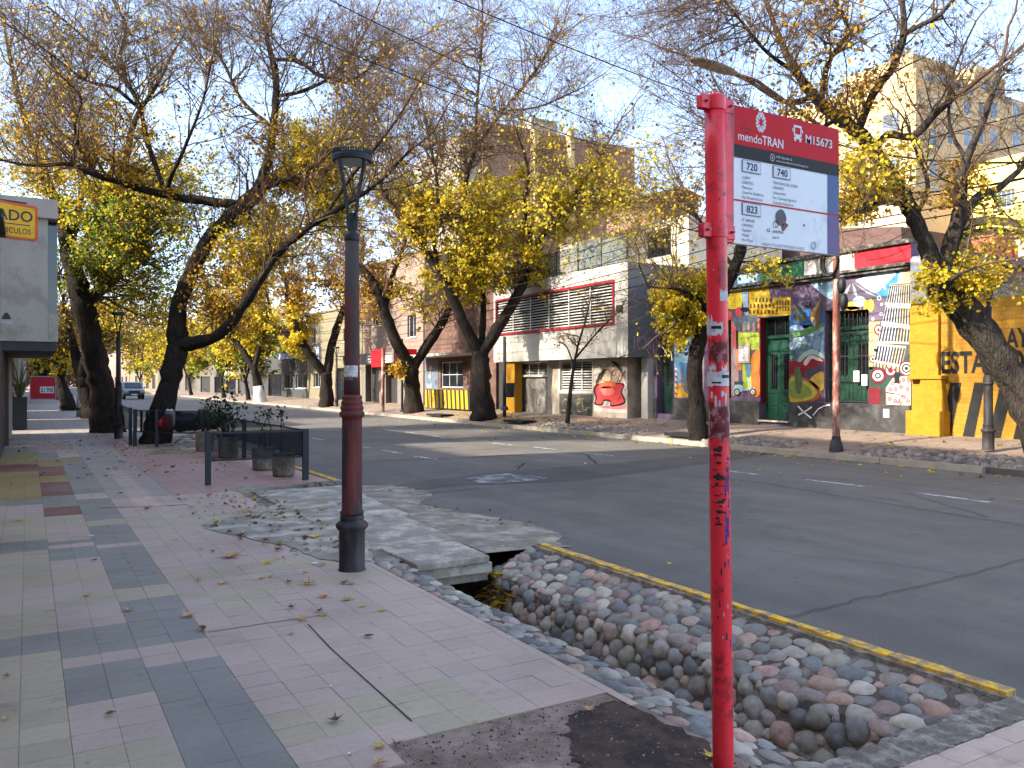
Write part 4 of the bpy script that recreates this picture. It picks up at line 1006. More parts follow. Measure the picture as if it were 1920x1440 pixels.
# --- the mural itself, traced on the wall plane
art = MB()
c2 = lambda x, y: (1200+x/4, 480+y/4)
c3 = lambda x, y: (1400+x/4.235, 480+y/4.235)
def ap(conv, pts, col, k): art.cc = tuple(q*.9 for q in lin(col)); art.poly([onX(*conv(x, y), FXW-.0035*k) for x, y in pts])
def spl(pts, n=4, closed=True):
    out = []; N_ = len(pts)
    for i in range(N_):
        p0, p1, p2, p3 = pts[(i-1)%N_], pts[i], pts[(i+1)%N_], pts[(i+2)%N_]
        for j in range(n):
            t = j/n
            out.append(tuple(.5*((2*p1[a])+(-p0[a]+p2[a])*t+(2*p0[a]-5*p1[a]+4*p2[a]-p3[a])*t*t+(-p0[a]+3*p1[a]-3*p2[a]+p3[a])*t**3) for a in (0, 1)))
    return out
def ac(conv, pts, col, k): ap(conv, spl(pts), col, k)
def el(conv, cx, cy, rx, ry, col, k, n=22): ap(conv, [(cx+rx*math.cos(2*math.pi*i/n), cy-ry*math.sin(2*math.pi*i/n)) for i in range(n)][::-1], col, k)
# sky, moon, mountain
ap(c3, [(960,150),(1150,108),(1302,80),(1302,330),(1180,330),(1060,320),(990,280),(930,240),(860,200)], (58,132,186), 1)
ac(c3, [(870,190),(1000,150),(1140,120),(1185,140),(1120,210),(1030,290),(950,260),(900,220)], (186,206,218), 2)
ac(c3, [(505,195),(640,165),(690,170),(690,330),(640,330),(570,280),(530,240)], (150,182,198), 1)
ac(c3, [(560,200),(670,178),(680,280),(620,280)], (112,140,160), 2)
ap(c3, [(600,432),(690,340),(760,260),(835,205),(930,270),(1080,325),(1000,340),(960,415),(960,425),(750,437)], (82,76,88), 2)
for q in ([(830,215),(760,300),(730,360),(790,330)],[(838,212),(850,300),(880,330),(870,270)],[(845,212),(960,300),(1040,325),(960,280)]): ap(c3, q, (150,150,160), 3)
el(c3,845,395,62,38,(206,168,66),4); ap(c3,[(783,400),(907,400),(907,420),(783,434)],(206,168,66),4); el(c3,895,362,52,44,(160,178,184),5); ap(c3,[(930,360),(958,345),(958,420),(930,424)],(214,170,60),6)
el(c3,985,392,28,52,(196,158,72),3)
# purple haze blotches
for (x,y,r) in ((300,240,40),(420,300,50),(380,200,30)): el(c3,x,y,r*1.2,r*.6,(128,104,128),1)
# colosseum
ap(c3, [(18,262),(172,236),(196,382),(215,330),(350,325),(356,462),(340,470),(105,482),(18,490)], (206,164,28), 2)
ap(c3, [(60,300),(110,262),(165,300),(185,390),(60,420)], (232,200,70), 3)
for row,(y,n,x0,x1) in enumerate(((398,7,24,205),(446,8,20,230),(352,5,70,180))):
    for i in range(n):
        x = x0+(x1-x0)*i/(n-1); ap(c3, [(x,y-14),(x+9,y-20),(x+15,y-14),(x+15,y+13),(x,y+13)], (112,74,30), 4)
for y in (372,420):
    for i in range(5): x = 238+i*22; ap(c3, [(x,y-18),(x+10,y-18),(x+10,y+18),(x,y+18)], (104,70,28), 4)
for y in (345,398,450): ap(c3, [(215,y-5),(350,y-9),(350,y-4),(215,y)], (236,206,90), 5)
# cypresses, lagoon, waves between the doors
ap(c3, [(345,480),(440,400),(520,420),(612,440),(612,560),(500,580),(345,560)], (46,98,160), 1)
for i,x in enumerate((372,392,412,432,452)): ap(c3, [(x,520),(x+8,380+8*i),(x+14,372+10*i),(x+22,520)], ((70,92,60),(120,110,56))[i%2], 2)
ap(c3, [(342,560),(612,540),(612,900),(342,900)], (96,122,142), 1)
ac(c3, [(345,560),(420,545),(480,585),(560,545),(608,560),(600,600),(500,640),(430,590),(350,600)], (146,180,196), 2)
ac(c3, [(345,620),(420,600),(500,560),(600,530),(606,555),(520,610),(440,640),(350,650)], (92,138,80), 3)
ac(c3, [(345,690),(400,640),(460,640),(480,700),(420,700),(380,740),(345,740)], (170,196,206), 3)
el(c3,452,716,16,18,(130,150,90),3); el(c3,370,790,22,40,(72,110,86),3); el(c3,560,690,38,60,(130,156,168),2)
ap(c3, [(342,835),(420,830),(500,790),(610,800),(612,1000),(342,1000)], (150,34,38), 2)
ac(c3, [(400,830),(450,770),(530,740),(610,790),(608,815),(530,780),(470,800),(430,840)], (164,188,176), 3)
ac(c3, [(450,850),(500,790),(560,800),(606,835),(560,830),(520,815),(490,850),(470,870)], (214,198,190), 4)
ap(c3, [(430,960),(480,900),(612,850),(612,1158),(500,1158),(460,1040)], (78,66,80), 3)
ac(c3, [(500,990),(560,930),(610,925),(610,1050),(570,1060)], (204,170,70), 4)
ac(c3, [(345,950),(440,960),(540,1010),(588,1080),(560,1140),(460,1158),(345,1156)], (164,92,44), 4)
ac(c3, [(345,968),(440,980),(520,1030),(560,1085),(520,1130),(440,1152),(345,1150)], (196,176,72), 5)
ac(c3, [(345,1000),(420,1000),(490,1040),(520,1090),(470,1125),(345,1120)], (136,150,62), 6)
ac(c3, [(380,900),(420,890),(440,980),(430,1080),(395,1080)], (94,112,66), 7); ap(c3, [(345,1130),(440,1140),(420,1158),(345,1158)], (208,166,50), 7)
# swordfish
ap(c3, [(598,300),(575,360),(565,410),(545,450),(535,500),(550,560),(578,625),(560,560),(580,540),(612,520),(590,545),(570,540)][:9], (122,90,54), 5)
ac(c3, [(590,330),(560,420),(530,520),(545,560),(575,615),(550,570),(512,520),(505,440),(550,400)], (176,142,92), 6)
el(c3,470,383,38,20,(34,32,34),6)
# tower
ap(c3, [(1212,118),(1302,108),(1302,212),(1197,216)], (206,164,116), 3); ap(c3, [(1220,130),(1255,122),(1250,205),(1208,208)], (226,206,186), 4)
tiers = [((1140,222),(1302,212),(1302,388),(1106,376)),((1106,388),(1302,400),(1302,556),(1078,522)),((1072,536),(1302,566),(1290,690),(1040,682)),((1036,694),(1268,714),(1232,872),(1012,830))]
for ti, (tl, tr, br, bl) in enumerate(tiers):
    ap(c3, [tl, tr, br, bl], (44,50,78), 3); n = 10
    for i in range(n+1):
        t = i/n; w = .019
        L_ = lambda a, b, q: (a[0]+(b[0]-a[0])*q, a[1]+(b[1]-a[1])*q)
        t0, t1 = max(0, t-w), min(1, t+w)
        ap(c3, [L_(tl,tr,t0), L_(tl,tr,t1), L_(bl,br,t1), L_(bl,br,t0)], ((200,192,178),(196,174,128))[i > 5], 4)
    ap(c3, [(bl[0]-8,bl[1]-6),(br[0]+(0 if ti<3 else 6),br[1]-6),(br[0],br[1]+12),(bl[0]-8,bl[1]+10)], (228,216,186), 5)
    for i in range(n):
        t = (i+.5)/n; L_ = lambda a, b, q: (a[0]+(b[0]-a[0])*q, a[1]+(b[1]-a[1])*q)
        p_ = L_(tl,tr,t); el(c3, p_[0], p_[1]+10, 8, 9, (222,212,196), 5, 8)
ap(c3, [(1140,222),(1302,210),(1302,222),(1138,234)], (230,222,204), 5)
for i in range(8): x = 1012+i*26; ap(c3, [(x,838+i*5),(x+14,842+i*5),(x+8,880+i*6),(x-2,872+i*6)], (220,200,150), 4)
# bubbles, rings, garden
ap(c3, [(970,520),(1060,520),(1010,830),(1000,900),(970,900)], (204,166,120), 1); el(c3,1045,585,34,44,(120,34,44),2); el(c3,1045,585,22,30,(220,206,190),3); el(c3,1045,585,10,14,(120,34,44),4)
ap(c3, [(970,880),(1230,880),(1302,700),(1302,940),(1180,960),(1100,1060),(970,1060)], (44,72,60), 1)
ap(c3, [(968,1044),(1060,1044),(1062,1178),(968,1178)], (116,26,40), 2); ap(c3, [(1062,1044),(1110,1040),(1096,1180),(1062,1180)], (66,58,54), 2)
def ring(cx, cy, r, cols, k):
    for i, (q, c) in enumerate(cols): el(c3, cx, cy, r*q, r*q*1.02, c, k+i)
WH, MA, DG = (224,216,206), (122,26,42), (34,62,52)
ring(1042,950,62,((1,MA),(.70,WH),(.40,DG),(.2,WH)),3); ring(1142,908,50,((1,MA),(.72,WH),(.42,MA)),3); ring(1268,892,60,((1,MA),(.8,WH),(.62,DG),(.4,WH),(.24,(20,30,30))),6)
ring(985,660,40,((.4,MA),(.3,WH)),3); ring(1022,746,24,((1,WH),(.6,DG)),3); ring(1000,818,40,((.7,MA),(.5,WH),(.25,DG)),3); ring(1052,334,18,((1,WH),(.5,DG)),3); ring(1072,384,12,((1,WH),(.5,(90,120,150))),3); ring(1068,460,14,((1,WH),(.55,DG)),3); ring(1002,500,12,((1,WH),(.6,(150,140,140))),3); ring(1098,256,12,((1,WH),(.5,(90,140,180))),3)
el(c3,1282,750,20,42,(40,86,60),6); el(c3,1292,755,10,22,(170,40,44),7)
# pizza slice board
ap(c3, [(1104,1182),(1098,1060),(1160,970),(1302,945),(1302,1186)], (206,206,190), 5)
ap(c3, [(1098,1060),(1108,1050),(1112,1182),(1102,1182)], (120,96,60), 6); ap(c3, [(1110,1090),(1230,1106),(1190,1172),(1196,1176),(1242,1102),(1110,1078)], (60,58,60), 6)
for x, y in ((1160,1010),(1210,1000),(1245,985),(1285,990),(1140,1058),(1182,1056),(1226,1040),(1278,1056),(1136,1136),(1180,1150),(1250,1120),(1280,1150),(1222,1164)): el(c3,x,y,17,18,(190,70,72),6,12); el(c3,x,y,11,12,(212,128,124),7,10)
ap(c3, [(1172,930),(1212,930),(1212,1010),(1172,1010)], (32,32,34), 8)
# left wall: sunflower, trunk, rainbow panels, scooter
ap(c2, [(258,600),(420,540),(470,640),(470,1060),(258,1060)], (96,152,188), 1); ac(c2, [(262,700),(330,680),(380,730),(360,800),(280,780)], (150,190,206), 2)
ap(c2, [(258,960),(330,950),(400,980),(400,1062),(258,1062)], (214,164,48), 2); ap(c2, [(264,840),(278,840),(274,1050),(262,1050)], (222,206,196), 3)
for i in range(5): ap(c2, [(264,850+i*42),(278,862+i*42),(277,880+i*42),(263,868+i*42)], (176,46,50), 4)
ac(c2, [(305,830),(330,900),(350,980),(395,1030),(385,1050),(330,1010),(305,940)], (134,120,124), 4); ac(c2, [(370,780),(430,660),(475,660),(475,1000),(400,1010),(375,900)], (170,150,146), 2)
el(c2,300,640,38,60,(206,150,40),2); el(c2,340,530,40,70,(212,120,92),2); el(c2,405,520,46,50,(226,196,60),3); el(c2,405,520,18,20,(120,90,40),4); el(c2,345,735,14,12,(28,40,52),4)
ap(c2, [(118,395),(258,375),(258,470),(118,470)], (60,124,86), 1); ap(c2, [(300,340),(470,310),(470,480),(300,480)], (196,196,186), 1)
ap(c2, [(645,345),(690,255),(760,245),(770,330),(760,385),(700,400),(650,395)], (222,192,50), 2); ap(c2, [(765,240),(810,235),(812,450),(790,455),(768,330)], (150,176,198), 2)
el(c2,740,420,28,38,(206,76,84),3); el(c2,668,448,24,34,(206,76,84),3); el(c2,788,402,34,18,(36,34,36),4)
ap(c2, [(684,480),(735,470),(740,1045),(686,1045)], (190,160,156), 1); ap(c2, [(684,470),(720,470),(735,560),(740,700),(690,690)], (222,104,104), 2)
ap(c2, [(720,560),(760,560),(760,860),(725,850)], (226,140,84), 2); ap(c2, [(735,574),(896,572),(896,700),(832,705),(832,1000),(768,1000),(768,700),(735,690)], (168,182,66), 3)
ap(c2, [(690,455),(880,445),(885,500),(880,570),(740,570),(690,490)], (104,116,124), 4)
for i in range(7): ap(c2, [(752+i*19,505),(762+i*19,500),(762+i*19,565),(752+i*19,565)], ((80,90,100),(196,120,90))[i%2], 5)
ac(c2, [(835,760),(895,700),(896,870),(896,1042),(830,1042),(820,960),(836,860)], (222,124,52), 4); ap(c2, [(880,470),(897,465),(897,580),(885,575)], (216,110,72), 5)
ap(c2, [(785,805),(832,805),(828,910),(800,920)], (96,140,150), 5); ap(c2, [(820,910),(832,900),(838,1000),(788,1012),(770,1000),(805,990)], (206,214,80), 6)
ac(c2, [(700,1000),(712,972),(750,965),(772,985),(768,1015),(710,1018)], (168,200,206), 7); ap(c2, [(706,942),(772,938),(774,962),(708,966)], (60,74,84), 8)
ap(c2, [(766,995),(840,990),(862,985),(858,1000),(770,1012)], (168,200,206), 8); ap(c2, [(800,915),(808,905),(840,985),(830,992)], (180,206,206), 9)
for x in (728, 846): el(c2,x,1020,22,28,(40,40,44),9); el(c2,x,1020,14,18,(206,200,190),10); el(c2,x,1020,5,6,(60,60,60),11)
mur = art.build('mural', M_paint, mb_, col=True)
m_ = MB(); ac_ = [(1497,763),(1504,760)]
def stroke(pts, w, X, m_):
    P3 = [onX(u, v, X) for u, v in pts]
    for a, b in zip(P3[:-1], P3[1:]):
        d = (b-a).normalized(); n = Vector((0,-d.z,d.y))*w; m_.poly([a-n,a+n,b+n,b-n])
stroke([(1496,761),(1505,771),(1521,784)], .022, FXW-.036, m_); stroke([(1522,763),(1512,770),(1497,778)], .02, FXW-.036, m_); stroke([(1524,779),(1534,767),(1545,761),(1556,759)], .014, FXW-.036, m_)
q = rectX(1656,767,1667,783,FXW-.036); m_.poly([(FXW-.036,q[1],q[2]),(FXW-.036,q[0],q[2]),(FXW-.036,q[0],q[3]),(FXW-.036,q[1],q[3])]); 
stroke([(1241,650),(1246,656),(1252,668)], .02, FXW+.13, m_); stroke([(1252,652),(1258,660),(1260,676)], .02, FXW+.13, m_)
m_.build('graffiti', M_printw, mb_)
# doors
def panel_door(parent, X, r, mat, transom=.2, leaves=2, t=.24, grille=False, name='door', sill=True):
    a, b, c, d = r; zt = d-(d-c)*transom; fw = .06
    m_ = MB(); x = X+t
    m_.box(x,x+.08,a,a+fw,c,d); m_.box(x,x+.08,b-fw,b,c,d); m_.box(x,x+.08,a+fw,b-fw,d-fw,d); m_.box(x-.03,x+.08,a+fw,b-fw,zt-.05,zt+.05)
    dr = m_.build(name, mat, parent)
    MB().box(x+.05,x+.06,a+fw,b-fw,zt+.05,d-fw).build('transom', M_glass, dr)
    for i in range(1, 3): MB().box(x+.02,x+.049,a+(b-a)*i/3-.012,a+(b-a)*i/3+.012,zt+.051,d-fw-.001).build('glazing_bar', mat, dr)
    W = (b-a-2*fw)/leaves
    for i in range(leaves):
        y0 = a+fw+W*i+.006; y1 = y0+W-.012; h = zt-.05-c
        m_ = MB(); m_.box(x+.03,x+.07,y0,y1,c+.02,zt-.052)
        for (p, q) in ((.04,.16),(.18,.30)): m_.box(x+.008,x+.029,y0+W*.16,y1-W*.16,c+h*p,c+h*q)
        m_.box(x+.012,x+.029,y0+W*.1,y1-W*.1,c+h*.325,c+h*.355); m_.box(x+.005,x+.029,y0+W*.12,y1-W*.12,c+h*.84,c+h*.93)
        lf = m_.build('leaf', mat, dr, bevel=.006)
        MB().box(x+.022,x+.0295,y0+W*.24,y1-W*.24,c+h*.38,c+h*.81).build('pane', M_glass, lf)
        m_ = MB()
        for k in range(3): yy = y0+W*(.34+.16*k); m_.box(x+.006,x+.018,yy-.008,yy+.008,c+h*.38,c+h*.81)
        m_.build('grille', M_fr_d, lf)
    MB().tube([(x+.0,(a+b)/2-.05,c+h*.34),(x-.03,(a+b)/2-.05,c+h*.34),(x-.03,(a+b)/2-.05,c+h*.40)], .012, 6).build('handle', M_steel, dr)
    if grille:
        m_ = MB(); n = max(6, int((b-a)/.13))
        for k in range(n+1): yy = a+.03+(b-a-.06)*k/n; m_.tube([(x-.13,yy,c+.01),(x-.13,yy,d-.02)], .009, 5)
        for zq in (.02,.25,.5,.75,.97): m_.box(x-.14,x-.12,a+.02,b-.02,c+(d-c)*zq-.012,c+(d-c)*zq+.012)
        m_.build('bars', M_fr_d, dr)
    return dr
panel_door(mb_, FXW, d1, M_green, .19); panel_door(mb_, FXW, d2, M_greend, .2); panel_door(mb_, FXW, d3, M_green, .2, 1); g4 = panel_door(mb_, FXW, d4, M_green, .2, 2, grille=True)
M_rev = pm('reveal_red', (112,16,28), .7, .15, 4, .1)
MB().box(FXW+.004,FXW+.23,d1[1]-.02,d1[1]-.003,d1[2]+.5,d1[3]-.01).build('reveal', M_rev, mb_)
MB().box(FXW-.1,FXW+.25,d1[0]-.02,d1[1]+.02,d1[2]-.05,d1[2]-.003).build('step', M_conc, mb_)
for (u0,v0,u1,v1) in ((1602,695,1613,716),(1617,702,1628,723)):
    r = rectX(u0,v0,u1,v1,FXW+.12); o = MB().box(FXW+.08,FXW+.095,*r).build('notice_sheet', M_fr_w); tag(o, {1602:'upper left white notice taped on the barred green door',1617:'lower right white notice taped on the barred green door'}[u0], 'notice', 'notices on the barred door')
M_box = pm('meter_box', (178,160,132), .7, .15, 5, .1)
r = rectX(1386,645,1408,681,FXW); mt = MB().box(FXW-.06,FXW-.045+.02,*r).build('meter_box', M_box, mb_, bevel=.01)
MB().box(FXW-.066,FXW-.061,r[0]+.05,r[1]-.05,r[2]+.06,r[3]-.06).build('lid', M_paper, mt)
# brick house wall rising behind, tiled roof
M_brk = brickmat('old_brick', (98,66,58), (82,58,52), (80,70,64), .26, .08, .012, .9)
bw = bld('brick_house', 27, 24, 'old dark brick gable wall rising behind the mural house', 'house')
zb1 = onX(1330,452,27).z
ya, yb = onX(1690,420,27).y, onX(1236,420,27).y
MB().prism([(27,ya,0),(27,yb,0),(27,yb,onX(1240,500,27).z),(27,(yb*.45+ya*.55),onX(1480,425,27).z),(27,ya,onX(1690,425,27).z)], (6,0,0)).build('wall', M_brk, bw)
# ---------------------------------------------------------------- yellow painted parking wall
M_yel = brickmat('yellow_wall', (168,120,8), (158,111,8), (128,90,10), .30, .10, .006, .7, bump=.25, var=.14)
M_yst = pm('yellow_stone', (166,118,10), .75, .16, 6, .9, 9); M_grpl = pm('grey_plaster', (140,142,146), .9, .15, 2, .3, 30, c2=(112,112,114), c2amt=.5, streak=.2)
M_blk = pm('black_wall_paint', (28,27,26), .8, .2, 6, .2, 40, c2=(70,58,24), c2amt=.12, c2scale=8)
yw = bld('parking_wall', FXW, 12, 'bright yellow brick wall lettered ESTACIONAMIENTO with black diagonal stripes', 'wall')
zyt = onX(1800,563,FXW).z; YA, YB = 1.0, MY0-.02
MB().box(FXW,FXW+.4,YA,YB,0,zyt).build('wall', M_yel, yw)
zg0, zg1 = onX(1735,478,FXW).z, onX(1915,505,FXW).z
MB().prism([(FXW+.002,YB,zyt),(FXW+.002,YA,zyt),(FXW+.002,YA,zg1-.35),(FXW+.002,9.9,zg1),(FXW+.002,YB-.6,zg0),(FXW+.002,YB,zg0)], (.38,0,0)).build('upper_wall', M_grpl, yw)
m_ = MB(); m_.bar((FXW+.15,YB-.6,zg0+.05),(FXW+.15,9.9,zg1+.05),.6,.09); m_.bar((FXW+.15,9.9,zg1+.05),(FXW+.15,YA,zg1-.3),.6,.09); m_.build('coping', M_ledge, yw)
z4 = lambda x, y: (1680+x/3.6, 480+y/3.6)
def q4(x0, y0, x1, y1, X): return rectX(*z4(x0,y0), *z4(x1,y1), X)
m_ = MB(); r = q4(150,60,195,330,FXW); m_.box(FXW-.05,FXW-.001,r[0]-.06,YB,zyt,zg0-.05); m_.build('downpipe_pier', M_grpl, yw)
m_ = MB(); r = q4(158,330,288,812,FXW-.08); m_.box(FXW-.10,FXW-.001,r[0],YB-.01,r[2],r[3]-.02)
r2 = q4(140,806,316,832,FXW-.2); m_.box(FXW-.22,FXW-.003,r2[0],YB-.008,r2[2],r2[3])
pt = [onX(*z4(x,y),FXW-.18) for x,y in ((166,832),(304,832),(330,1050),(112,1050))]
m_.prism([(FXW-.18,min(p_.y,YB-.012),p_.z) for p_ in pt], (.178,0,0)); m_.box(FXW-.26,FXW-.004,pt[2].y-.03,YB-.006,.2,pt[2].z)
m_.build('pier', M_yst, yw, bevel=.012)
m_ = MB()
for pl in ([(368,855),(443,855),(374,1205),(346,1205),(338,1000)],[(530,855),(602,855),(528,1222),(450,1216)],[(706,855),(800,855),(706,1230),(622,1228)],[(880,855),(970,855),(875,1240),(790,1236)],[(1050,855),(1140,855),(1045,1250),(960,1246)]):
    m_.poly([onX(*z4(x,y),FXW-.004) for x,y in pl])
o1 = onX(*z4(308,788),FXW-.005); o2 = onX(*z4(612,788),FXW-.005); hh = onX(*z4(420,650),FXW).z-onX(*z4(420,790),FXW).z
vs, fs = textmesh('ESTA', 1, .03); wE = max(v[0] for v in vs)-min(v[0] for v in vs)
vs, fs = textmesh('ESTACIONAMIENTO', 1, .03); wF = max(v[0] for v in vs)-min(v[0] for v in vs)
add_text(m_, 'ESTACIONAMIENTO', o1, (0,-1,0), (0,0,1), hh, abs(o1.y-o2.y)*wF/wE, .03)
a1 = onX(*z4(755,615),FXW-.005); a2 = onX(*z4(842,615),FXW-.005); lw = abs(a1.y-a2.y)
vs, fs = textmesh('PL', 1, .03); wPL = max(v[0] for v in vs); vs, fs = textmesh('A', 1, .03); wA = max(v[0] for v in vs)-min(v[0] for v in vs); vs, fs = textmesh('PLAYA', 1, .03); wP = max(v[0] for v in vs)-min(v[0] for v in vs)
k = lw/wA; a1.y += wPL*k*1.02
add_text(m_, 'PLAYA', a1, (0,-1,0), (0,0,1), onX(*z4(790,490),FXW).z-onX(*z4(790,615),FXW).z, wP*k, .03)
m_.build('lettering', M_blk, yw)
# ---------------------------------------------------------------- white building with louvred upper box
XB = 17.85
M_wcl = pm('white_cladding', (184,178,164), .75, .1, 3, .08, 40, c2=(176,172,162), c2amt=.4, streak=.12)
M_gcl = pm('grey_shaded_cladding', (98,99,102), .5, .08, 2, .05, 40); M_redf = pm('red_frame', (150,28,40), .55, .1, 5, .05)
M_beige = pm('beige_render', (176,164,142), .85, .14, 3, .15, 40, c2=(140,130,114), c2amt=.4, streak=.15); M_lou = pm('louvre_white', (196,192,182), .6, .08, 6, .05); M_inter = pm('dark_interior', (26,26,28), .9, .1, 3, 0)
wb = bld('louvred_building', XB, 27, 'white box fronted building with red framed louvred window strip', 'building')
WY0, WY1 = 22.42, 31.9; zb0 = onX(1178,669,XB).z; zb_1 = onX(1178,490,XB).z
wr = rectX(932,560,1150,604,XB); wz1 = onX(1150,529,XB).z; wz0 = onX(1150,604,XB).z; wr = (wr[0], wr[1], wz0, wz1)
facade('upper_box', XB, WY0, WY1, zb0, zb_1, [wr], M_wcl, wb, 9, t=.25)
m_ = MB(); m_.poly([(XB,WY0,zb0),(XB,WY1,zb0),(XB+9,WY1,zb0),(XB+9,WY0,zb0)]); m_.build('soffit', M_gcl, wb)
MB().box(XB+.004,FXW+6,WY0-.015,WY0-.003,zb0+.002,zb_1-.002).build('shade_side_panel', M_gcl, wb)  # thin sheet over the side; its darker grey carries that face's shade
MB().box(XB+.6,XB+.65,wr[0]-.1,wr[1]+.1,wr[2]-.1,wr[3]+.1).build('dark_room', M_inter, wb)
def louvre(parent, X, r, frame, n, vert=4, slat=M_lou):
    a, b, c, d = r; m_ = MB()
    m_.box(X-.06,X+.1,a-.07,b+.07,d,d+.09); m_.box(X-.06,X+.1,a-.07,b+.07,c-.09,c); m_.box(X-.06,X+.1,a-.08,a,c,d); m_.box(X-.06,X+.1,b,b+.08,c,d)
    fo = m_.build('louvre_window', frame, parent); m_ = MB()
    for i in range(n):
        z = c+(d-c)*(i+.5)/n; h = (d-c)/n*.30
        m_.prism([(X+.02,a+.005,z-h),(X+.035,a+.005,z-h),(X+.11,a+.005,z+h*.55),(X+.095,a+.005,z+h*.55)], (0,b-a-.01,0))
    m_.build('slats', slat, fo)
    m_ = MB()
    for i in range(1, vert): y = a+(b-a)*i/vert; m_.box(X-.002,X+.018,y-.03,y+.03,c,d)
    if vert > 1: m_.build('mullions', slat, fo)
    return fo
louvre(wb, XB, wr, M_redf, 13, 6)
XG = 18.45
gw1 = rectX(973,676,1027,704,XG); gd1 = rectX(974,705,1027,778,XG); gw2 = rectX(1049,676,1111,735,XG); GZ = .15
gy0 = onX(1176,700,XG).y
gd = (gd1[0], gd1[1], .3, gd1[3]); top = zb0-.03; gw1 = (gw1[0], gw1[1], gw1[2], min(gw1[3], top)); gw2 = (gw2[0], gw2[1], gw2[2], min(gw2[3], top))
facade('ground_wall', XG, gy0, WY1-.4, GZ, zb0-.004, [gw1, gd, gw2], M_beige, wb, 6, roof=False, t=.2)
louvre(wb, XG+.05, (gw1[0]+.03, gw1[1]-.03, gw1[2]+.03, gw1[3]-.06), M_lou, 7, 3); louvre(wb, XG+.05, (gw2[0]+.03, gw2[1]-.03, gw2[2]+.05, gw2[3]-.06), M_lou, 11, 3)
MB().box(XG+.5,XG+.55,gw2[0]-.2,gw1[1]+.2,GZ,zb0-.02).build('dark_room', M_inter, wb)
M_gdoor = pm('steel_door', (142,134,122), .6, .2, 5, .1, 40, c2=(112,108,104), c2amt=.5); MB().box(XG+.12,XG+.16,gd[0]+.01,gd[1]-.01,.3,gd[3]-.02).build('door', M_gdoor, wb, bevel=.01)
m_ = MB(); rg = random.Random(5)
def scr(m_, X, r, n, w, seed):
    rg = random.Random(seed)
    for k in range(n):
        y = rg.uniform(r[0], r[1]); z = rg.uniform(r[2], r[3]); a = rg.uniform(0, 6)
        for j in range(6):
            a += rg.uniform(-1.1, 1.1); y2 = min(max(y+math.cos(a)*.12, r[0]), r[1]); z2 = min(max(z+math.sin(a)*.12, r[2]), r[3])
            p_ = Vector((X,y,z)); q_ = Vector((X,y2,z2)); d = q_-p_
            if d.length > 1e-4:
                d.normalize(); nn = Vector((0,-d.z,d.y))*w; m_.poly([p_-nn,p_+nn,q_+nn,q_-nn])
            y, z = y2, z2
scr(m_, XG+.115, (gd[0]+.1,gd[1]-.1,.6,gd[3]-.3), 14, .012, 3); m_.build('graffiti', M_fr_d, wb)
lowr = rectX(1049,738,1111,779,XG); MB().box(XG-.012,XG-.002,lowr[0],lowr[1],.3,gw2[2]-.08).build('painted_panel', M_skirt, wb)
m_ = MB(); scr(m_, XG-.016, (lowr[0]+.1,lowr[1]-.1,.45,gw2[2]-.25), 9, .016, 8); m_.build('graffiti', pm('graffiti_ochre', (150,134,66), .7, .1, 5, 0), wb)
# red graffiti piece, crop7 coordinates
gp = MB(); c7 = lambda x, y: (1000+x/4.8, 450+y/4.8)
def gpl(pts, c, k, s=True): gp.cc = lin(c); gp.poly([onX(*c7(x, y), XG-.003*k) for x, y in (spl(pts, 3) if s else pts)])
gpl([(545,1085),(845,1075),(845,1560),(545,1540)], (196,186,172), 1, False)
gpl([(555,1300),(600,1180),(720,1130),(800,1180),(800,1300),(560,1320)], (206,176,146), 2)
gpl([(540,1340),(600,1290),(810,1290),(800,1370),(830,1470),(700,1500),(690,1460),(640,1450),(620,1490),(550,1480),(560,1420)], (40,30,30), 3)
gpl([(552,1345),(605,1305),(800,1302),(788,1372),(812,1456),(706,1484),(694,1440),(634,1436),(614,1472),(562,1466),(574,1415)], (206,60,62), 4)
gpl([(600,1330),(700,1320),(730,1380),(640,1400)], (226,110,100), 5); gpl([(610,1285),(730,1280),(730,1325),(600,1335)], (226,92,54), 5)
for p_ in ([(560,1100),(640,1180),(600,1260),(620,1170)],[(700,1090),(760,1110),(800,1200),(750,1140)],[(740,1330),(780,1200),(790,1120),(770,1240)],[(560,1320),(590,1210),(660,1150),(610,1220)]): gpl(p_, (38,32,32), 6)
gpl([(570,1500),(700,1490),(840,1480),(830,1520),(700,1520)], (206,120,116), 2)
gp.build('graffiti', M_paint, wb, col=True)
m_ = MB(); scr(m_, XG-.02, (gy0+.1, gy0+1.9, 1.6, 2.2), 16, .012, 18); m_.build('graffiti', M_fr_d, wb)
M_brn = pm('brown_recess', (128,110,90), .8, .1, 3, .1); MB().box(FXW+.1,FXW+.2,WY0+.2,gy0-.02,GZ,zb0-.006).build('recess_wall', M_brn, wb)
r = rectX(1203,708,1214,741,FXW); MB().box(FXW+.04,FXW+.095,r[0],r[1],r[2],r[3]).build('vent', M_gcl, wb)
MB().box(FXW-.25,FXW+.05,WY0+.02,WY0+.36,GZ,zb0-.008).build('pillar', M_wcl, wb)
add_t = MB(); add_text(add_t, 'ICK', (XB+.25, WY0-.018, zb0+.28), (1,0,0), (0,0,1), .45, .8, .0); add_t.build('graffiti', pm('faded_tag', (148,126,134), .7, .1, 4, 0), wb)
r = rectX(1158,572,1168,584,XB); MB().box(XB-.08,XB-.002,*r).build('wall_lamp', M_fr_d, wb)
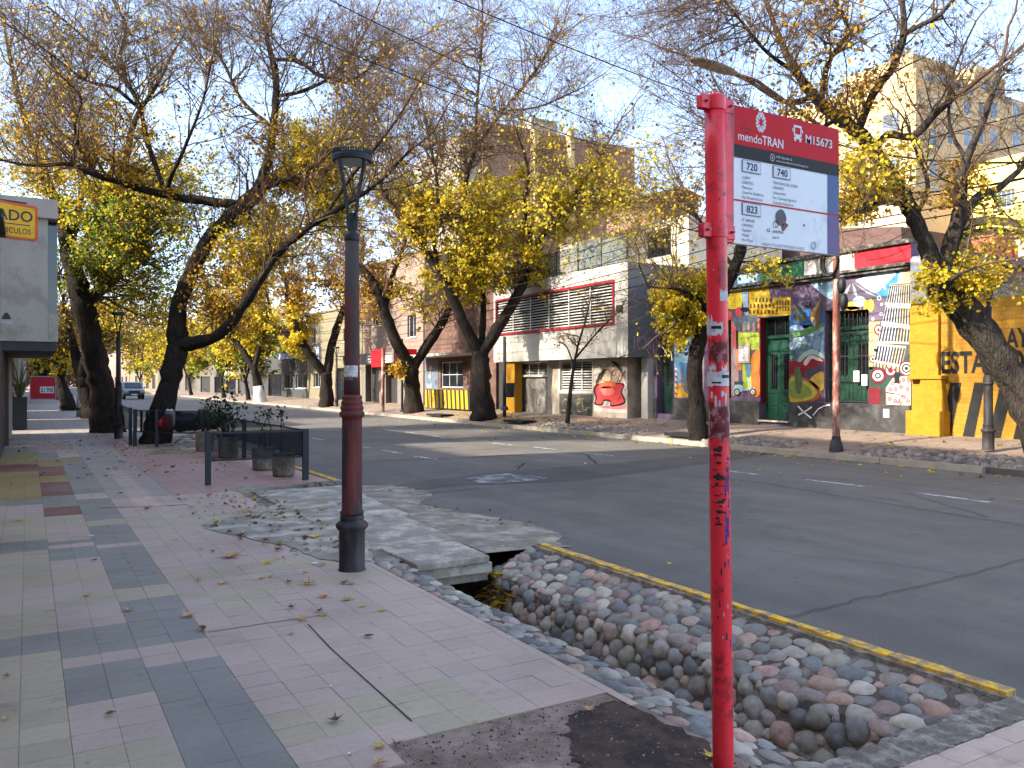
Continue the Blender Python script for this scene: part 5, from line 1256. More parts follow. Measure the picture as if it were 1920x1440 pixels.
# roof terrace: glass railing and set back storey
m_ = MB(); rw = bld('glass_railing', XB+.2, 27, 'glass balcony railing with dark posts on the white building roof', 'railing')
for i in range(7): y = WY0+.3+(WY1-WY0-.6)*i/6; MB().box(XB+.18,XB+.23,y-.025,y+.025,zb_1,zb_1+1.05).build('post', M_fr_d, rw)
def clearglass():
    m, nt, b = nt_new('rail_glass'); L = nt.links; b.inputs['Base Color'].default_value = (.2,.23,.22,1); b.inputs['Roughness'].default_value = .08
    v = coords(nt); n1 = N(nt, 'ShaderNodeTexNoise', Scale=2.0); L.new(v, n1.inputs['Vector']); r = nt.nodes.new('ShaderNodeMapRange'); r.inputs['To Min'].default_value = .35; r.inputs['To Max'].default_value = .6; L.new(n1.outputs['Fac'], r.inputs['Value'])
    tr = nt.nodes.new('ShaderNodeBsdfTransparent'); mx = nt.nodes.new('ShaderNodeMixShader'); L.new(r.outputs['Result'], mx.inputs[0]); L.new(tr.outputs[0], mx.inputs[1]); L.new(b.outputs[0], mx.inputs[2]); L.new(mx.outputs[0], nt.nodes['Material Output'].inputs['Surface']); return m
M_rg = clearglass()
for i in range(6):
    y0 = WY0+.3+(WY1-WY0-.6)*i/6+.03; y1 = y0+(WY1-WY0-.6)/6-.06; MB().box(XB+.2,XB+.21,y0,y1,zb_1+.08,zb_1+1.0).build('glass_panel', M_rg, rw)
us = bld('upper_storey', 21, 27, 'cream set back upper storey above the louvred building', 'building')
w1 = (24.0,25.6,zb_1+.7,zb_1+1.8); w2 = (27.5,29.8,zb_1+.1,zb_1+1.8)
facade('wall', 21.2, WY0+.6, WY1-.3, zb_1, zb_1+2.1, [w1,w2], pm('cream_render', (196,184,160), .85, .12, 3, .1, 40), us, 5); window(us, 21.2, w1); window(us, 21.2, w2, M_fr_d, None, .1, 2)
# ---------------------------------------------------------------- brown house with canopy and striped board
M_brs = pm('brown_stucco', (104,78,66), .95, .25, 4, .7, 26, c2=(84,62,54), c2amt=.5)
kh = bld('kiosk_house', FXW, 37, 'brown stucco house with flat white canopy and small paned shop window', 'house')
KY0, KY1 = 31.95, 42.0; zc = onX(840,668,FXW-.6).z
kw = rectX(826,688,868,742,FXW); kw = (kw[0], kw[1], 1.3, zc-.25); kd = rectX(930,684,952,765,FXW); kd = (max(kd[0],KY0+.3), kd[1], .3, zc-.2)
facade('wall', FXW, KY0, KY1, 0, onX(840,560,FXW).z, [kw, kd], M_brs, kh, 8)
window(kh, FXW, kw, None, None, .1, 3, 2); MB().box(FXW+.15,FXW+.2,kd[0],kd[1],.3,kd[3]).build('door', M_fr_d, kh)
MB().box(FXW-1.3,FXW-.002,rectX(880,600,800,600,FXW)[0]-.3,KY1-.3,zc,zc+.14).build('canopy', M_wcl, kh, bevel=.02)
r = rectX(797,684,822,730,FXW); m_ = MB(); m_.cc = lin((96,104,112)); m_.box(FXW-.02,FXW-.002,r[0],r[1],1.2,zc-.05); kp = m_.build('mural_panel', M_paint, kh, col=True)
m_ = MB()
for i in range(14):
    m_.cc = lin(random.choice([(150,190,214),(84,120,150),(196,140,110),(60,80,110)])); y = random.uniform(r[0]+.15, r[1]-.15); z = random.uniform(1.3, zc-.4); s = random.uniform(.05,.2)
    m_.poly([(FXW-.024-.002*i,y-s,z-s*.6),(FXW-.024-.002*i,y-s*.8,z+s),(FXW-.024-.002*i,y+s,z+s*.7),(FXW-.024-.002*i,y+s*.6,z-s)][::-1])
m_.build('painting', M_paint, kp, col=True)
M_ystripe = pm('board_yellow', (190,150,14), .6, .1, 5, .05); M_bstripe = pm('board_black', (30,29,28), .6, .1, 5, .05)
XS = 17.3; r = rectX(797,731,881,766,XS)
sb = bld('striped_board', XS, (r[0]+r[1])/2, 'yellow and black striped barrier board before the paned shop window', 'barrier'); zs0, zs1 = r[2], r[3]
MB().box(XS,XS+.06,r[0],r[1],zs0,zs1).build('board', M_bstripe, sb)
m_ = MB(); n = 11
for i in range(n):
    w = (r[1]-r[0])/n; y = r[1]-w*i-.02; q_ = lambda yy: min(max(yy, r[0]+.01), r[1]-.01)
    m_.poly([(XS-.003,q_(y),zs0+.01),(XS-.003,q_(y-w*.56),zs0+.01),(XS-.003,q_(y-w*.36),zs1-.01),(XS-.003,q_(y+w*.2),zs1-.01)])
m_.build('stripes', M_ystripe, sb)
for y in (r[0]+.2, r[1]-.2): MB().box(XS+.02,XS+.05,y-.03,y+.03,.15,zs0).build('leg', M_bstripe, sb)
r = rectX(953,676,972,772,18.2); pl = bld('yellow_pillar', 18.2, (r[0]+r[1])/2, 'narrow yellow pillar at the left corner of the louvred building', 'pillar')
MB().box(18.0,18.4,r[0],r[1],.2,r[3]).build('shaft', M_yst, pl, bevel=.02); MB().box(17.95,18.45,r[0]-.05,r[1]+.05,r[3],r[3]+.1).build('cap', M_ystripe, pl)
# ---------------------------------------------------------------- buildings further down the far side
M_pink = pm('pinkish_render', (134,112,98), .9, .14, 3, .15, 40, c2=(136,116,104), c2amt=.45, streak=.15); M_grs = pm('grey_stone', (112,104,96), .85, .15, 4, .2, 30)
M_beig2 = pm('ochre_beige', (122,113,88), .88, .12, 3, .12, 40, streak=.15); M_dkgr = pm('slate_render', (66,67,66), .88, .15, 3, .12); M_pale = pm('pale_render', (102,97,87), .88, .12, 3, .1, streak=.12)
M_sgnb = pm('sign_bluewhite', (150,160,196), .6, .25, 3, 0); M_roofr = pm('red_roof_edge', (112,60,48), .85, .2, 5, .3)
def rowb(u0, u1, X, zt, label, wallm, ops_px, name='town_house', group='buildings along the far side', backd=9):
    ya, yb = onX(u1, 700, X).y, onX(u0, 700, X).y
    b = bld(name, X, (ya+yb)/2, label, 'building', group); ops = []
    for (a, c, d, e, kind) in ops_px:
        r = list(rectX(a, c, d, e, X)); r[0] = max(r[0], ya+.05); r[1] = min(r[1], yb-.05)
        if kind == 'd': r[2] = .3
        r[3] = min(r[3], zt-.2); ops.append((tuple(r), kind))
    facade('wall', X, ya+.02, yb, -.1, zt, [o[0] for o in ops], wallm, b, backd)
    for r, k in ops:
        if k == 'w': window(b, X, r, None, None, .12, 2, 1, True)
        else: MB().box(X+.16,X+.2,r[0],r[1],r[2],r[3]).build('door', random.choice([M_fr_d, M_glass]), b)
    MB().box(X-.08,X+.3,ya,yb,zt-.02,zt+.12).build('cornice', wallm, b)
    return b, ya, yb
b, ya, yb = rowb(680, 796, FXW, onX(790,470,FXW).z, 'tall pinkish grey building with square red sign over its doors', M_pink, [(690,684,706,755,'d'),(728,684,746,755,'d'),(764,590,780,632,'w'),(700,560,716,610,'w')])
for (u0,v0,u1,v1,mt) in ((684,662,756,682,M_grs),(755,655,772,684,M_redsign)): r = rectX(u0,v0,u1,v1,FXW-.3); MB().box(FXW-.9 if mt is M_grs else FXW-.6,FXW-.01,*r).build('awning', mt, b)
r = rectX(697,656,721,688,FXW-.95); sg = MB().box(FXW-1.0,FXW-.92,*r).build('sign', M_redsign, b)
m_ = MB()
for k in range(3):
    for (u0,u1) in ((690,696),(722,734)): q = rectX(u0,667+k*5,u1,669.5+k*5,FXW-.91); m_.box(FXW-.915,FXW-.904,*q)
m_.build('lettering', M_printw, b)
for (u0,u1) in ((682,688),(708,726),(748,762)): r = rectX(u0,684,u1,756,FXW-.1); MB().box(FXW-.2,FXW-.004,r[0],r[1],.2,r[3]).build('pilaster', M_grs, b)
b, ya, yb = rowb(576, 679, FXW, onX(600,588,FXW).z, 'beige two storey house behind the far forked trunk', M_beig2, [(584,616,592,644,'w'),(644,616,652,640,'w'),(588,700,600,726,'w'),(630,690,646,752,'d'),(655,690,672,752,'d')])
r = rectX(585,651,600,680,FXW-.1); MB().box(FXW-.2,FXW-.03,*r).build('sign', M_sgnb, b)
r = rectX(622,636,650,668,FXW-.8); MB().box(FXW-.9,FXW-.01,r[0],r[1],r[2],r[2]+.9).build('balcony', M_beig2, b)
b, ya, yb = rowb(452, 575, FXW, onX(510,632,FXW).z, 'dark slate grey building with long pale blue sign', M_dkgr, [(492,648,502,672,'w'),(535,702,549,728,'w'),(555,702,579,728,'w'),(503,702,528,742,'d')])
r = rectX(523,661,576,672,FXW-.1); MB().box(FXW-.12,FXW-.02,*r).build('sign', M_sgnb, b); MB().box(FXW-.6,FXW+2,ya,yb,onX(510,632,FXW).z+.11,onX(510,632,FXW).z+.4).build('roof', M_roofr, b)
b, ya, yb = rowb(366, 451, FXW, onX(400,664,FXW).z, 'low pale shopfront building with white fascia', M_pale, [(402,706,418,744,'d'),(423,706,442,742,'d'),(376,706,394,742,'d'),(446,704,450,742,'d')])
r = rectX(421,689,443,704,FXW-.1); f_ = MB().box(FXW-.16,FXW-.01,*r).build('fascia', M_printw, b)
m_ = MB(); q = rectX(428,691,438,696,FXW-.17); m_.box(FXW-.175,FXW-.161,*q); q = rectX(427,696,432,700,FXW-.17); m_.box(FXW-.175,FXW-.161,*q); m_.build('lettering', M_sgnb, f_)
for i, (y0, y1, zt, mt, lab) in enumerate(((onX(366,700,FXW).y,150,4.2,M_pale,'far white low building beyond the shopfronts'),(150.2,196,7.5,M_beig2,'far beige building at the end of the street on the right'),(197,300,9,M_pink,'farthest pinkish block closing the right side of the street'))):
    b = bld('town_house', FXW, (y0+y1)/2, lab, 'building', 'buildings along the far side'); ops = [(y0+4+k*9, y0+8+k*9, .4, 2.8) for k in range(int((y1-y0-6)/9))]
    facade('wall', FXW, y0+.05, y1, -.1, zt, ops, mt, b, 9)
    for o in ops: MB().box(FXW+.16,FXW+.2,*o).build('door', M_fr_d, b)
# ---------------------------------------------------------------- towers and houses behind
M_hot = pm('hotel_cream', (182,160,120), .85, .08, 1.2, .05, c2=(160,140,106), c2amt=.4, c2scale=.3); M_hotg = pm('hotel_trim', (188,172,140), .85, .08, 1, .05)
ht = bld('hotel_tower', 84, 55, 'tall cream hotel tower with arched top window behind right tree', 'tower')
cx_, cy_ = 83.7, 55.0
hz = lambda v, d=90: EYE+(HZ-v)*d/FOC
H1 = hz(128)
def twin(parent, u0, v0, u1, v1, Y, glass=M_glassb, arch=False, nm='window', frame=None):
    a = onY(u0, v0, Y); b = onY(u1, v1, Y); zt = onY((u0+u1)/2, v0, Y).z; zb = onY((u0+u1)/2, v1, Y).z
    if arch:
        n = 16; cxx = (a.x+b.x)/2; rx = (b.x-a.x)/2; pts = [(cxx+rx*math.cos(math.pi*i/n), Y-.12, zb+(zt-zb)*math.sin(math.pi*i/n)) for i in range(n+1)]
        f = MB().prism([(cxx+rx*1.12*math.cos(math.pi*i/n), Y-.1, zb-.2+(zt-zb)*1.14*math.sin(math.pi*i/n)) for i in range(n+1)], (0,.09,0)).build(nm, M_hotg, parent)
        MB().prism(pts, (0,.018,0)).build('pane', glass, f)
        m_ = MB()
        for i in (3,5.5,8,10.5,13): m_.bar((cxx,Y-.15,zb), pts[int(i)] if float(i).is_integer() else (cxx+rx*math.cos(math.pi*i/n),Y-.15,zb+(zt-zb)*math.sin(math.pi*i/n)), .15, .05)
        m_.build('glazing_bar', M_hotg, f)
        return
    f = MB().box(a.x-.15,b.x+.15,Y-.08,Y-.004,zb-.25,zt+.15).build(nm, frame or M_hotg, parent); MB().box(a.x,b.x,Y-.11,Y-.082,zb,zt).build('pane', glass, f)
mb2 = MB().box(cx_, 125, cy_, cy_+26, -1, H1).box(cx_+1, cx_+9, cy_+1, cy_+10, H1, H1+2.2)
gx0 = onY(1826,150,cy_).x; gx1 = onY(1884,150,cy_).x
gz = onY(1850,128,cy_).z
mb2.prism([(gx0,cy_-.02,H1-.3),(gx1,cy_-.02,H1-.3),(gx1,cy_-.02,onY(1884,150,cy_).z),((gx0*.35+gx1*.65),cy_-.02,gz),(gx0+.6,cy_-.02,gz),(gx0,cy_-.02,onY(1826,140,cy_).z)], (0,3,0))
mb2.build('wall', M_hot, ht)
for v in (190, 430): 
    z = hz(v); MB().box(cx_-.3,125.2,cy_-.2,cy_-.02,z-.3,z+.1).build('string_course', M_hotg, ht)
for (u0,v0,u1,v1) in ((1733,140,1752,152),(1758,143,1780,156),(1784,154,1800,170),(1806,160,1822,177)): twin(ht,u0,v0,u1,v1,cy_)
twin(ht, 1838, 148, 1874, 172, cy_, arch=True)
for u in (1748, 1812, 1862, 1904):
    for v in (190, 243, 298, 352, 400): twin(ht, u-6, v+(u-1748)*.02, u+6, v+32, cy_)
for v in (190, 243, 298, 352):
    for u in (1780, 1838): twin(ht, u-4, v+2, u+4, v+26, cy_, M_glass)
sgn = MB(); add_text(sgn, 'PRO', onY(1884,193,cy_-.1), (1,0,0), (0,0,1), .9, 1.6, .02); sgn.build('lettering', M_fr_d, ht)
for k in range(3): z = hz(200+90*k); MB().box(cx_-.12,cx_-.02,57,59,z-2,z).build('window', M_glassb, ht)
M_br2 = brickmat('tower_brick', (134,104,86), (120,94,80), (116,100,88), .5, .16, .02, .9, var=.12); M_gr2 = pm('tower_grey', (150,142,128), .9, .1, 1, .05)
bt = bld('brick_tower', 58, 90, 'brick apartment block with cream strips behind the middle trees', 'tower')
Yb = 90.0
def towbox(u0, u1, v, mat, nm, dy=0, dep=14): 
    a = onY(u0, v, Yb+dy); b = onY(u1, v, Yb+dy); z = onY((u0+u1)/2, v, Yb+dy).z; return MB().box(a.x, b.x, Yb+dy, Yb+dy+dep, -1, z).build(nm, mat, bt)
towbox(905,1190,252,M_br2,'wall'); towbox(862,904,262,M_gr2,'wing',.5); towbox(996,1044,224,M_gr2,'roof_house',1.5,8)
for u in (999, 1066): a = onY(u-3,250,Yb-.3); b = onY(u+4,250,Yb-.3); MB().box(a.x,b.x,Yb-1.2,Yb-.01,2,onY(u,246,Yb).z).build('strip', M_hot, bt)
wr_ = bld('wooded_roof_house', 60, 120, 'orange brick block far behind the young tree', 'building')
a = onY(1240,380,70); b = onY(1310,380,70); MB().box(a.x,b.x,70,80,-1,onY(1270,366,70).z).build('wall', M_br2, wr_); MB().prism([(a.x-.5,69.5,onY(1270,366,70).z),(b.x+.5,69.5,onY(1270,366,70).z),((a.x+b.x)/2,69.5,onY(1270,350,70).z)], (0,11,0)).build('roof', M_roofr, wr_)
M_yh = pm('yellow_render', (222,198,112), .85, .08, 2, .08)
yh = bld('yellow_house', 34, 16, 'pale yellow house with white barred window behind the leaning tree', 'house')
ya, yb = 4.0, onX(1798,400,34).y; zt = onX(1880,295,34).z
r = rectX(1866,356,1903,390,34); facade('wall', 34, ya, yb, -1, zt, [r], M_yh, yh, 9); window(yh, 34, r, None, M_glassb, .1, 4, 1, True)
M_roofd = pm('dark_canopy', (44,40,38), .8, .2, 4, .2)
cn = bld('arched_shed', 29, 13, 'dark curved shed roof behind the yellow parking wall', 'shed')
P = [onX(u,v,28) for u,v in ((1800,428),(1820,418),(1850,413),(1890,416),(1940,426),(1990,440))]
m_ = MB()
for a, b in zip(P[:-1], P[1:]): m_.bar(a, b, .25, .35, (1,0,0))
m_.prism([(28.2,p_.y,p_.z-.2) for p_ in P]+[(28.2,P[-1].y,P[-1].z-.9),(28.2,P[0].y,P[0].z-.5)], (5,0,0)); m_.build('roof', M_roofd, cn)
MB().box(28.5,28.7,P[-1].y,P[0].y,0,2.9).build('wall', M_grpl, cn)
M_terr = pm('terracotta', (186,104,76), .85, .12, 6, .2); 
ch = bld('brick_chimney', 24, 14.5, 'terracotta chimney block above the grey plaster wall', 'chimney'); a = onX(1812,480,24); b = onX(1868,480,24); zt = onX(1840,446,24).z; zb = onX(1840,510,24).z
MB().prism([(24,a.y+.1,zb-2),(24,b.y-.1,zb-2),(24,b.y+.06,zt),(24,a.y-.15,zt)], (.9,0,0)).build('stack', M_terr, ch); MB().box(23.96,24.94,b.y+.03,a.y-.12,zt,zt+.06).build('cap', M_terr, ch)
wt = bld('white_turret', 25, 13, 'small white rendered block beside the terracotta chimney', 'house'); a = onX(1876,480,25); b = onX(1990,480,25)
MB().box(25,28,b.y,a.y,0,onX(1890,452,25).z).build('wall', M_wcl, wt); MB().box(24.97,24.995,a.y-.5,a.y-.3,onX(1890,488,25).z,onX(1890,462,25).z).build('quoin', M_terr, wt)
cb_ = bld('ochre_house', 30, 22, 'ochre rendered house wall seen between yellow leaves above mural', 'house'); a = onX(1594,400,30); b = onX(1700,400,30); MB().box(30,36,b.y,a.y,0,onX(1640,360,30).z).build('wall', pm('ochre_wall', (190,164,132), .85, .1, 2, .1), cb_)
# ---------------------------------------------------------------- near side row: hotel box, shops, the houses behind us
NXW = -.5
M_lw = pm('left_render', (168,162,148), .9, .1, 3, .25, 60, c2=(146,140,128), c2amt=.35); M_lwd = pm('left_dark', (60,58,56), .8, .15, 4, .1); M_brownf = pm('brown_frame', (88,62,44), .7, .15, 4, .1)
hb = bld('projecting_building', NXW, 24, 'grey building with upper floor projecting over the left pavement', 'building')
BX1 = onY(109,600,22).x; bz0 = onY(60,640,22).z; bz1 = onY(60,408,22).z; bzt = onY(60,372,22).z
XM = onY(90,600,22).x
MB().box(NXW-6, XM, 22, 29, bz0, bz1).build('upper_floor', M_lw, hb)
MB().box(XM+.002, BX1, 22.01, 29, bz0+.003, onY(100,588,22).z).build('balcony', M_lw, hb)
MB().box(NXW-6, BX1-.01, 21.9, 29.2, bz1+.002, bzt).build('roof_slab', M_lw, hb)
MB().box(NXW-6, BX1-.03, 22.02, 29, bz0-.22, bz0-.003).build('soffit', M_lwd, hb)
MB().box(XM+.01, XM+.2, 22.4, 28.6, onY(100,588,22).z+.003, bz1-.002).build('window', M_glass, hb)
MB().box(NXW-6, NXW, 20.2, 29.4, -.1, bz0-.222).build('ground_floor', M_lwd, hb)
MB().box(NXW+.002, NXW+.08, 24, 24.25, 0, bz0-.23).build('door_frame', M_brownf, hb); MB().box(NXW+.002, NXW+.1, 27.2, 27.5, 0, bz0-.23).build('door_frame', M_wcl, hb)
# round hotel sign on a bracket
hs = onD(47,663,27.0); sgo = bld('round_sign', hs.x, hs.y, 'white oval sign lettered H with four dark dots', 'sign'); sgo.location.z = hs.z
m_ = MB(); w_, h_ = .26, .20
pts = [(hs.x+w_*math.cos(2*math.pi*i/32), hs.y, hs.z+h_*math.sin(2*math.pi*i/32)) for i in range(32)]; m_.prism(pts, (0,.08,0)); m_.build('plate', M_wcl, sgo)
MB().bar((NXW,hs.y+.04,hs.z),(hs.x-w_+.02,hs.y+.04,hs.z),.04,.04).build('bracket', M_iron, sgo)
m_ = MB(); add_text(m_, 'H', (hs.x-.19,hs.y-.004,hs.z-.07), (1,0,0), (0,0,1), .14, .13, .01)
for dx in (.02,.12):
    for dz in (-.05,.05):
        m_.poly([(hs.x+dx+.04*math.cos(2*math.pi*i/14), hs.y-.004, hs.z+dz+.04*math.sin(2*math.pi*i/14)) for i in range(14)])
m_.build('lettering', M_ink, sgo)
# yellow hanging sign
M_sy = pm('sign_yellow', (228,176,24), .5, .1, 3, .05, c2=(196,140,30), c2amt=.25, c2scale=6); M_or = pm('sign_orange', (206,92,44), .55, .12, 4, .05); M_navy = pm('sign_navy', (34,44,66), .6, .1, 5, 0)
Ys = 20.0; a = onY(71,388,Ys); zt, zb = onY(30,381,Ys).z, onY(30,447,Ys).z
ys_ = bld('hanging_sign', -.2, Ys, 'yellow sign with orange rim and dark letters ADO on grey building', 'sign'); ys_.location.z = zt
MB().prism([(NXW,Ys,zb),(a.x-.05,Ys,zb-.03),(a.x,Ys,zb+.02),(a.x,Ys,zt-.06),(a.x-.04,Ys,zt-.03),(NXW,Ys,zt+.04)], (0,.06,0)).build('plate', M_or, ys_)
MB().prism([(NXW,Ys-.004,zb+.05),(a.x-.07,Ys-.004,zb+.02),(a.x-.05,Ys-.004,zb+.06),(a.x-.05,Ys-.004,zt-.09),(NXW,Ys-.004,zt-.01)], (0,.003,0)).build('face', M_sy, ys_)
m_ = MB(); H_ = zt-zb
add_text(m_, 'ADO', (NXW-.06,Ys-.007,zb+H_*.52), (1,0,-.03), (0,0,1), H_*.3, .64, .01); add_text(m_, 'HICULOS', (NXW+.03,Ys-.007,zb+H_*.16), (1,0,-.04), (0,0,1), H_*.16, .52, .004)
m_.bar((NXW,Ys-.006,zb+H_*.42),(a.x-.14,Ys-.006,zb+H_*.39),.004,.018); m_.build('lettering', M_navy, ys_)
MB().bar((NXW,Ys+.03,zt+.05),(a.x-.2,Ys+.03,zt+.02),.03,.03).build('bracket', M_iron, ys_)
# bracket lamp and camera on the wall
wl = onY(4,602,20.4); o = bld('wall_bracket', NXW, 20.4, 'small dark bracket lamp on the wall under the yellow sign', 'wall lamp'); MB().bar((NXW,20.4,wl.z),(NXW+.22,20.4,wl.z-.02),.05,.08).build('arm', M_fr_w, o); MB().lathe([(.03,.12),(.09,0),(.08,-.01)],(NXW+.1,20.4,wl.z+.06),10).build('shade', M_iron, o)
# dark planter with spiky plant base
pc = onZ(35,806); PLANTER = Vector((NXW+.25, pc.y, 0))
M_plt = pm('planter_dark', (40,44,52), .5, .1, 4, .05)
dp = empty('tall_planter', PLANTER, 'tall dark square planter with leafy plant by the left wall', 'planter'); MB().box(PLANTER.x-.2,PLANTER.x+.22,PLANTER.y-.2,PLANTER.y+.2,0,1.1).build('pot', M_plt, dp, bevel=.01)
# red banner stand across the pavement
ba = onZ(57,755); bbx = onZ(106,755); by = ba.y; x0, x1 = ba.x, onY(104,755,by).x; zt, zb = onY(80,707,by).z, onY(80,748,by).z
M_ban = pm('banner_red', (180,26,46), .6, .08, 2, .05)
bn = bld('banner_stand', (x0+x1)/2, by, 'red advertising banner in grey frame across the left pavement', 'banner')
MB().box(x0,x1,by,by+.03,zb,zt).build('banner', M_ban, bn)
m_ = MB(); m_.bar((x0-.03,by+.01,0),(x0-.03,by+.01,zt+.05),.06,.06); m_.bar((x1+.03,by+.01,0),(x1+.03,by+.01,zt+.05),.06,.06); m_.bar((x0-.06,by+.01,zt+.05),(x1+.06,by+.01,zt+.05),.06,.06); m_.bar((x0-.06,by+.01,zb-.05),(x1+.06,by+.01,zb-.05),.06,.06); m_.build('frame', M_galv, bn)
bw_ = x1-x0; m_ = MB(); m_.poly([(x0+bw_*.38,by-.004,zb+.45),(x1-.1,by-.004,zb+.45),(x1-.1,by-.004,zb+.95),(x0+bw_*.38,by-.004,zb+.95)]); m_.build('price_panel', M_printw, bn)
m_ = MB(); add_text(m_, '$1.900', (x0+bw_*.41,by-.008,zb+.53), (1,0,0), (0,0,1), .34, bw_*.50, .02); m_.build('lettering', M_navy, bn)
# the row on our side of the street (unseen rear blocks added to shade the carriageway)
def nrow(y0, y1, zt, mt, label, ops=(), rear=None, name='row_house'):
    """low street front plus an unseen rear block added for shade; (ya, yb, height) of the rear block"""
    b = bld(name, NXW, (y0+y1)/2, label, 'building', 'buildings along our pavement'); MB().box(NXW-5, NXW-.002, y0, y1, -.1, zt).build('wall', mt, b); MB().box(NXW-5,NXW+.1,y0,y1,zt,zt+.16).build('cornice', M_ledge, b)
    if rear: MB().box(-20, -13, rear[0], rear[1], -.1, rear[2]).build('added_shade_block', mt, b)
    for (a, c, z0, z1) in ops:
        f = MB().box(NXW-.001,NXW+.03,a,c,z0,z1).build('window', M_fr_d, b); MB().box(NXW+.031,NXW+.036,a+.07,c-.07,z0+.07,z1-.07).build('pane', M_glass, f)
    return b
nrow(-36, -6, 4.6, M_lw, 'rendered row house on our pavement behind the viewpoint', [(-30+6*k,-27+6*k,.9,2.8) for k in range(4)], (-40,-4.2,17.6))
nrow(-5.9, 11.5, 4.3, M_pink, 'pinkish row house on our pavement beside the viewpoint', [(-4+5*k,-1.5+5*k,1.0,2.7) for k in range(3)], (-4.1,13.2,17.2))
nrow(17.6, 20.1, 4.6, M_beig2, 'narrow ochre house on our pavement just before the grey building', (), (19.0,31.0,12.5))
cw = bld('added_sun_slot_wall', NXW, 14.8, 'unseen wall with a slot added to let a sun patch reach the pavement', 'wall'); MB().box(NXW-.3,NXW,11.52,17.58,-.1,1.0).build('wall', M_lw, cw); MB().box(NXW-.3,NXW,11.52,17.58,1.32,10.2).build('upper_wall', M_lw, cw); MB().box(NXW-.16,NXW-.15,11.53,17.57,1.0,1.32).build('grille', M_mesh, cw)  # unseen wall added; slot and grille shape the sun patch on the tiles
nrow(32.2, 40.0, 5.2, M_pale, 'pale row house on our pavement past the tall planter', [(33+3*k,35+3*k,1,2.6) for k in range(2)], (34.2,41.6,13))
nrow(41.3, 52.2, 5.0, M_grs, 'grey stone row house on our pavement before the red banner', (), (43.0,53.8,15.8))
nrow(53.8, 84, 5.6, M_beig2, 'long ochre row house on our pavement beyond the red banner', (), (55.6,84,16)); nrow(86, 130, 6, M_pale, 'far pale row house on our pavement', (), (86,130,15)); nrow(131, 260, 9, M_pink, 'farthest pinkish row house on our pavement')
# ================================================================ TREES
def np_mesh(name, V, F, mat, parent=None, col=None, smooth=True):
    """V (n,3), F (m,k) uniform faces; col per vertex"""
    me = bpy.data.meshes.new(name); n, (m, k) = len(V), F.shape
    me.vertices.add(n); me.vertices.foreach_set('co', V.astype(np.float32).ravel())
    me.loops.add(m*k); me.loops.foreach_set('vertex_index', F.astype(np.int32).ravel())
    me.polygons.add(m); me.polygons.foreach_set('loop_start', np.arange(0, m*k, k, dtype=np.int32)); me.polygons.foreach_set('loop_total', np.full(m, k, dtype=np.int32))
    if smooth: me.polygons.foreach_set('use_smooth', np.ones(m, dtype=bool))
    me.materials.append(mat); me.update(calc_edges=True)
    if col is not None:
        ca = me.color_attributes.new('Col', 'FLOAT_COLOR', 'POINT'); ca.data.foreach_set('color', np.concatenate([col, np.ones((n,1))], 1).astype(np.float32).ravel())
    o = bpy.data.objects.new(name, me); COL.objects.link(o)
    if parent is not None: o.parent = parent; o.matrix_parent_inverse = parent.matrix_basis.inverted()
    return o
def norm(a): return a/np.maximum(np.linalg.norm(a, axis=-1, keepdims=True), 1e-9)
def tubes(P, R, S=3):
    """P (m,n,3) centre lines, R (m,n) radii -> verts, quads"""
    m, n, _ = P.shape
    T = np.empty_like(P); T[:,1:-1] = P[:,2:]-P[:,:-2]; T[:,0] = P[:,1]-P[:,0]; T[:,-1] = P[:,-1]-P[:,-2]; T = norm(T)
    ref = norm(np.cross(T[:,0], np.array([.37,.21,.9])+np.zeros((m,3)))+1e-6)[:,None,:]
    X = norm(ref - T*np.sum(ref*T, -1, keepdims=True)); Y = np.cross(T, X)
    a = np.arange(S)*2*np.pi/S
    V = P[:,:,None,:] + (X[:,:,None,:]*np.cos(a)[None,None,:,None] + Y[:,:,None,:]*np.sin(a)[None,None,:,None])*R[:,:,None,None]
    base = (np.arange(m)*n*S)[:,None,None]; ring = (np.arange(n-1)*S)[None,:,None]; k = np.arange(S)[None,None,:]; k2 = (k+1)%S
    F = np.stack([base+ring+k, base+ring+k2, base+ring+S+k2, base+ring+S+k], -1).reshape(-1, 4)
    return V.reshape(-1, 3), F
def walk(O, D, L, n, wob, up, rng, R0, R1):
    """random-walk branches: origins, directions, lengths -> P (m,n,3), R (m,n)"""
    m = len(O); P = np.empty((m, n, 3)); P[:,0] = O; d = norm(D); st = (L/(n-1))[:,None]
    for i in range(1, n):
        d = norm(d + rng.normal(0, wob, (m,3)) + np.array([0,0,up])); P[:,i] = P[:,i-1]+d*st
    t = np.linspace(0, 1, n)[None,:]; return P, R0[:,None]*(1-t)+R1[:,None]*t
def sample_children(P, R, count, tmin, tmax, rng, spread, rk):
    m, n, _ = P.shape; idx = np.repeat(np.arange(m), count); t = rng.uniform(tmin, tmax, len(idx))*(n-1); i = np.minimum(t.astype(int), n-2); f = (t-i)[:,None]
    O = P[idx,i]*(1-f)+P[idx,i+1]*f; T = norm(P[idx,i+1]-P[idx,i]); r = R[idx,i]*(1-f[:,0])+R[idx,i+1]*f[:,0]
    Q = rng.normal(0, 1, (len(idx),3)); Q = norm(Q-T*np.sum(Q*T,-1,keepdims=True))
    a = rng.normal(spread, .22, len(idx))[:,None]
    return O, T*np.cos(a)+Q*np.sin(a), r*rk, 1-t/(n-1)
M_bark = None
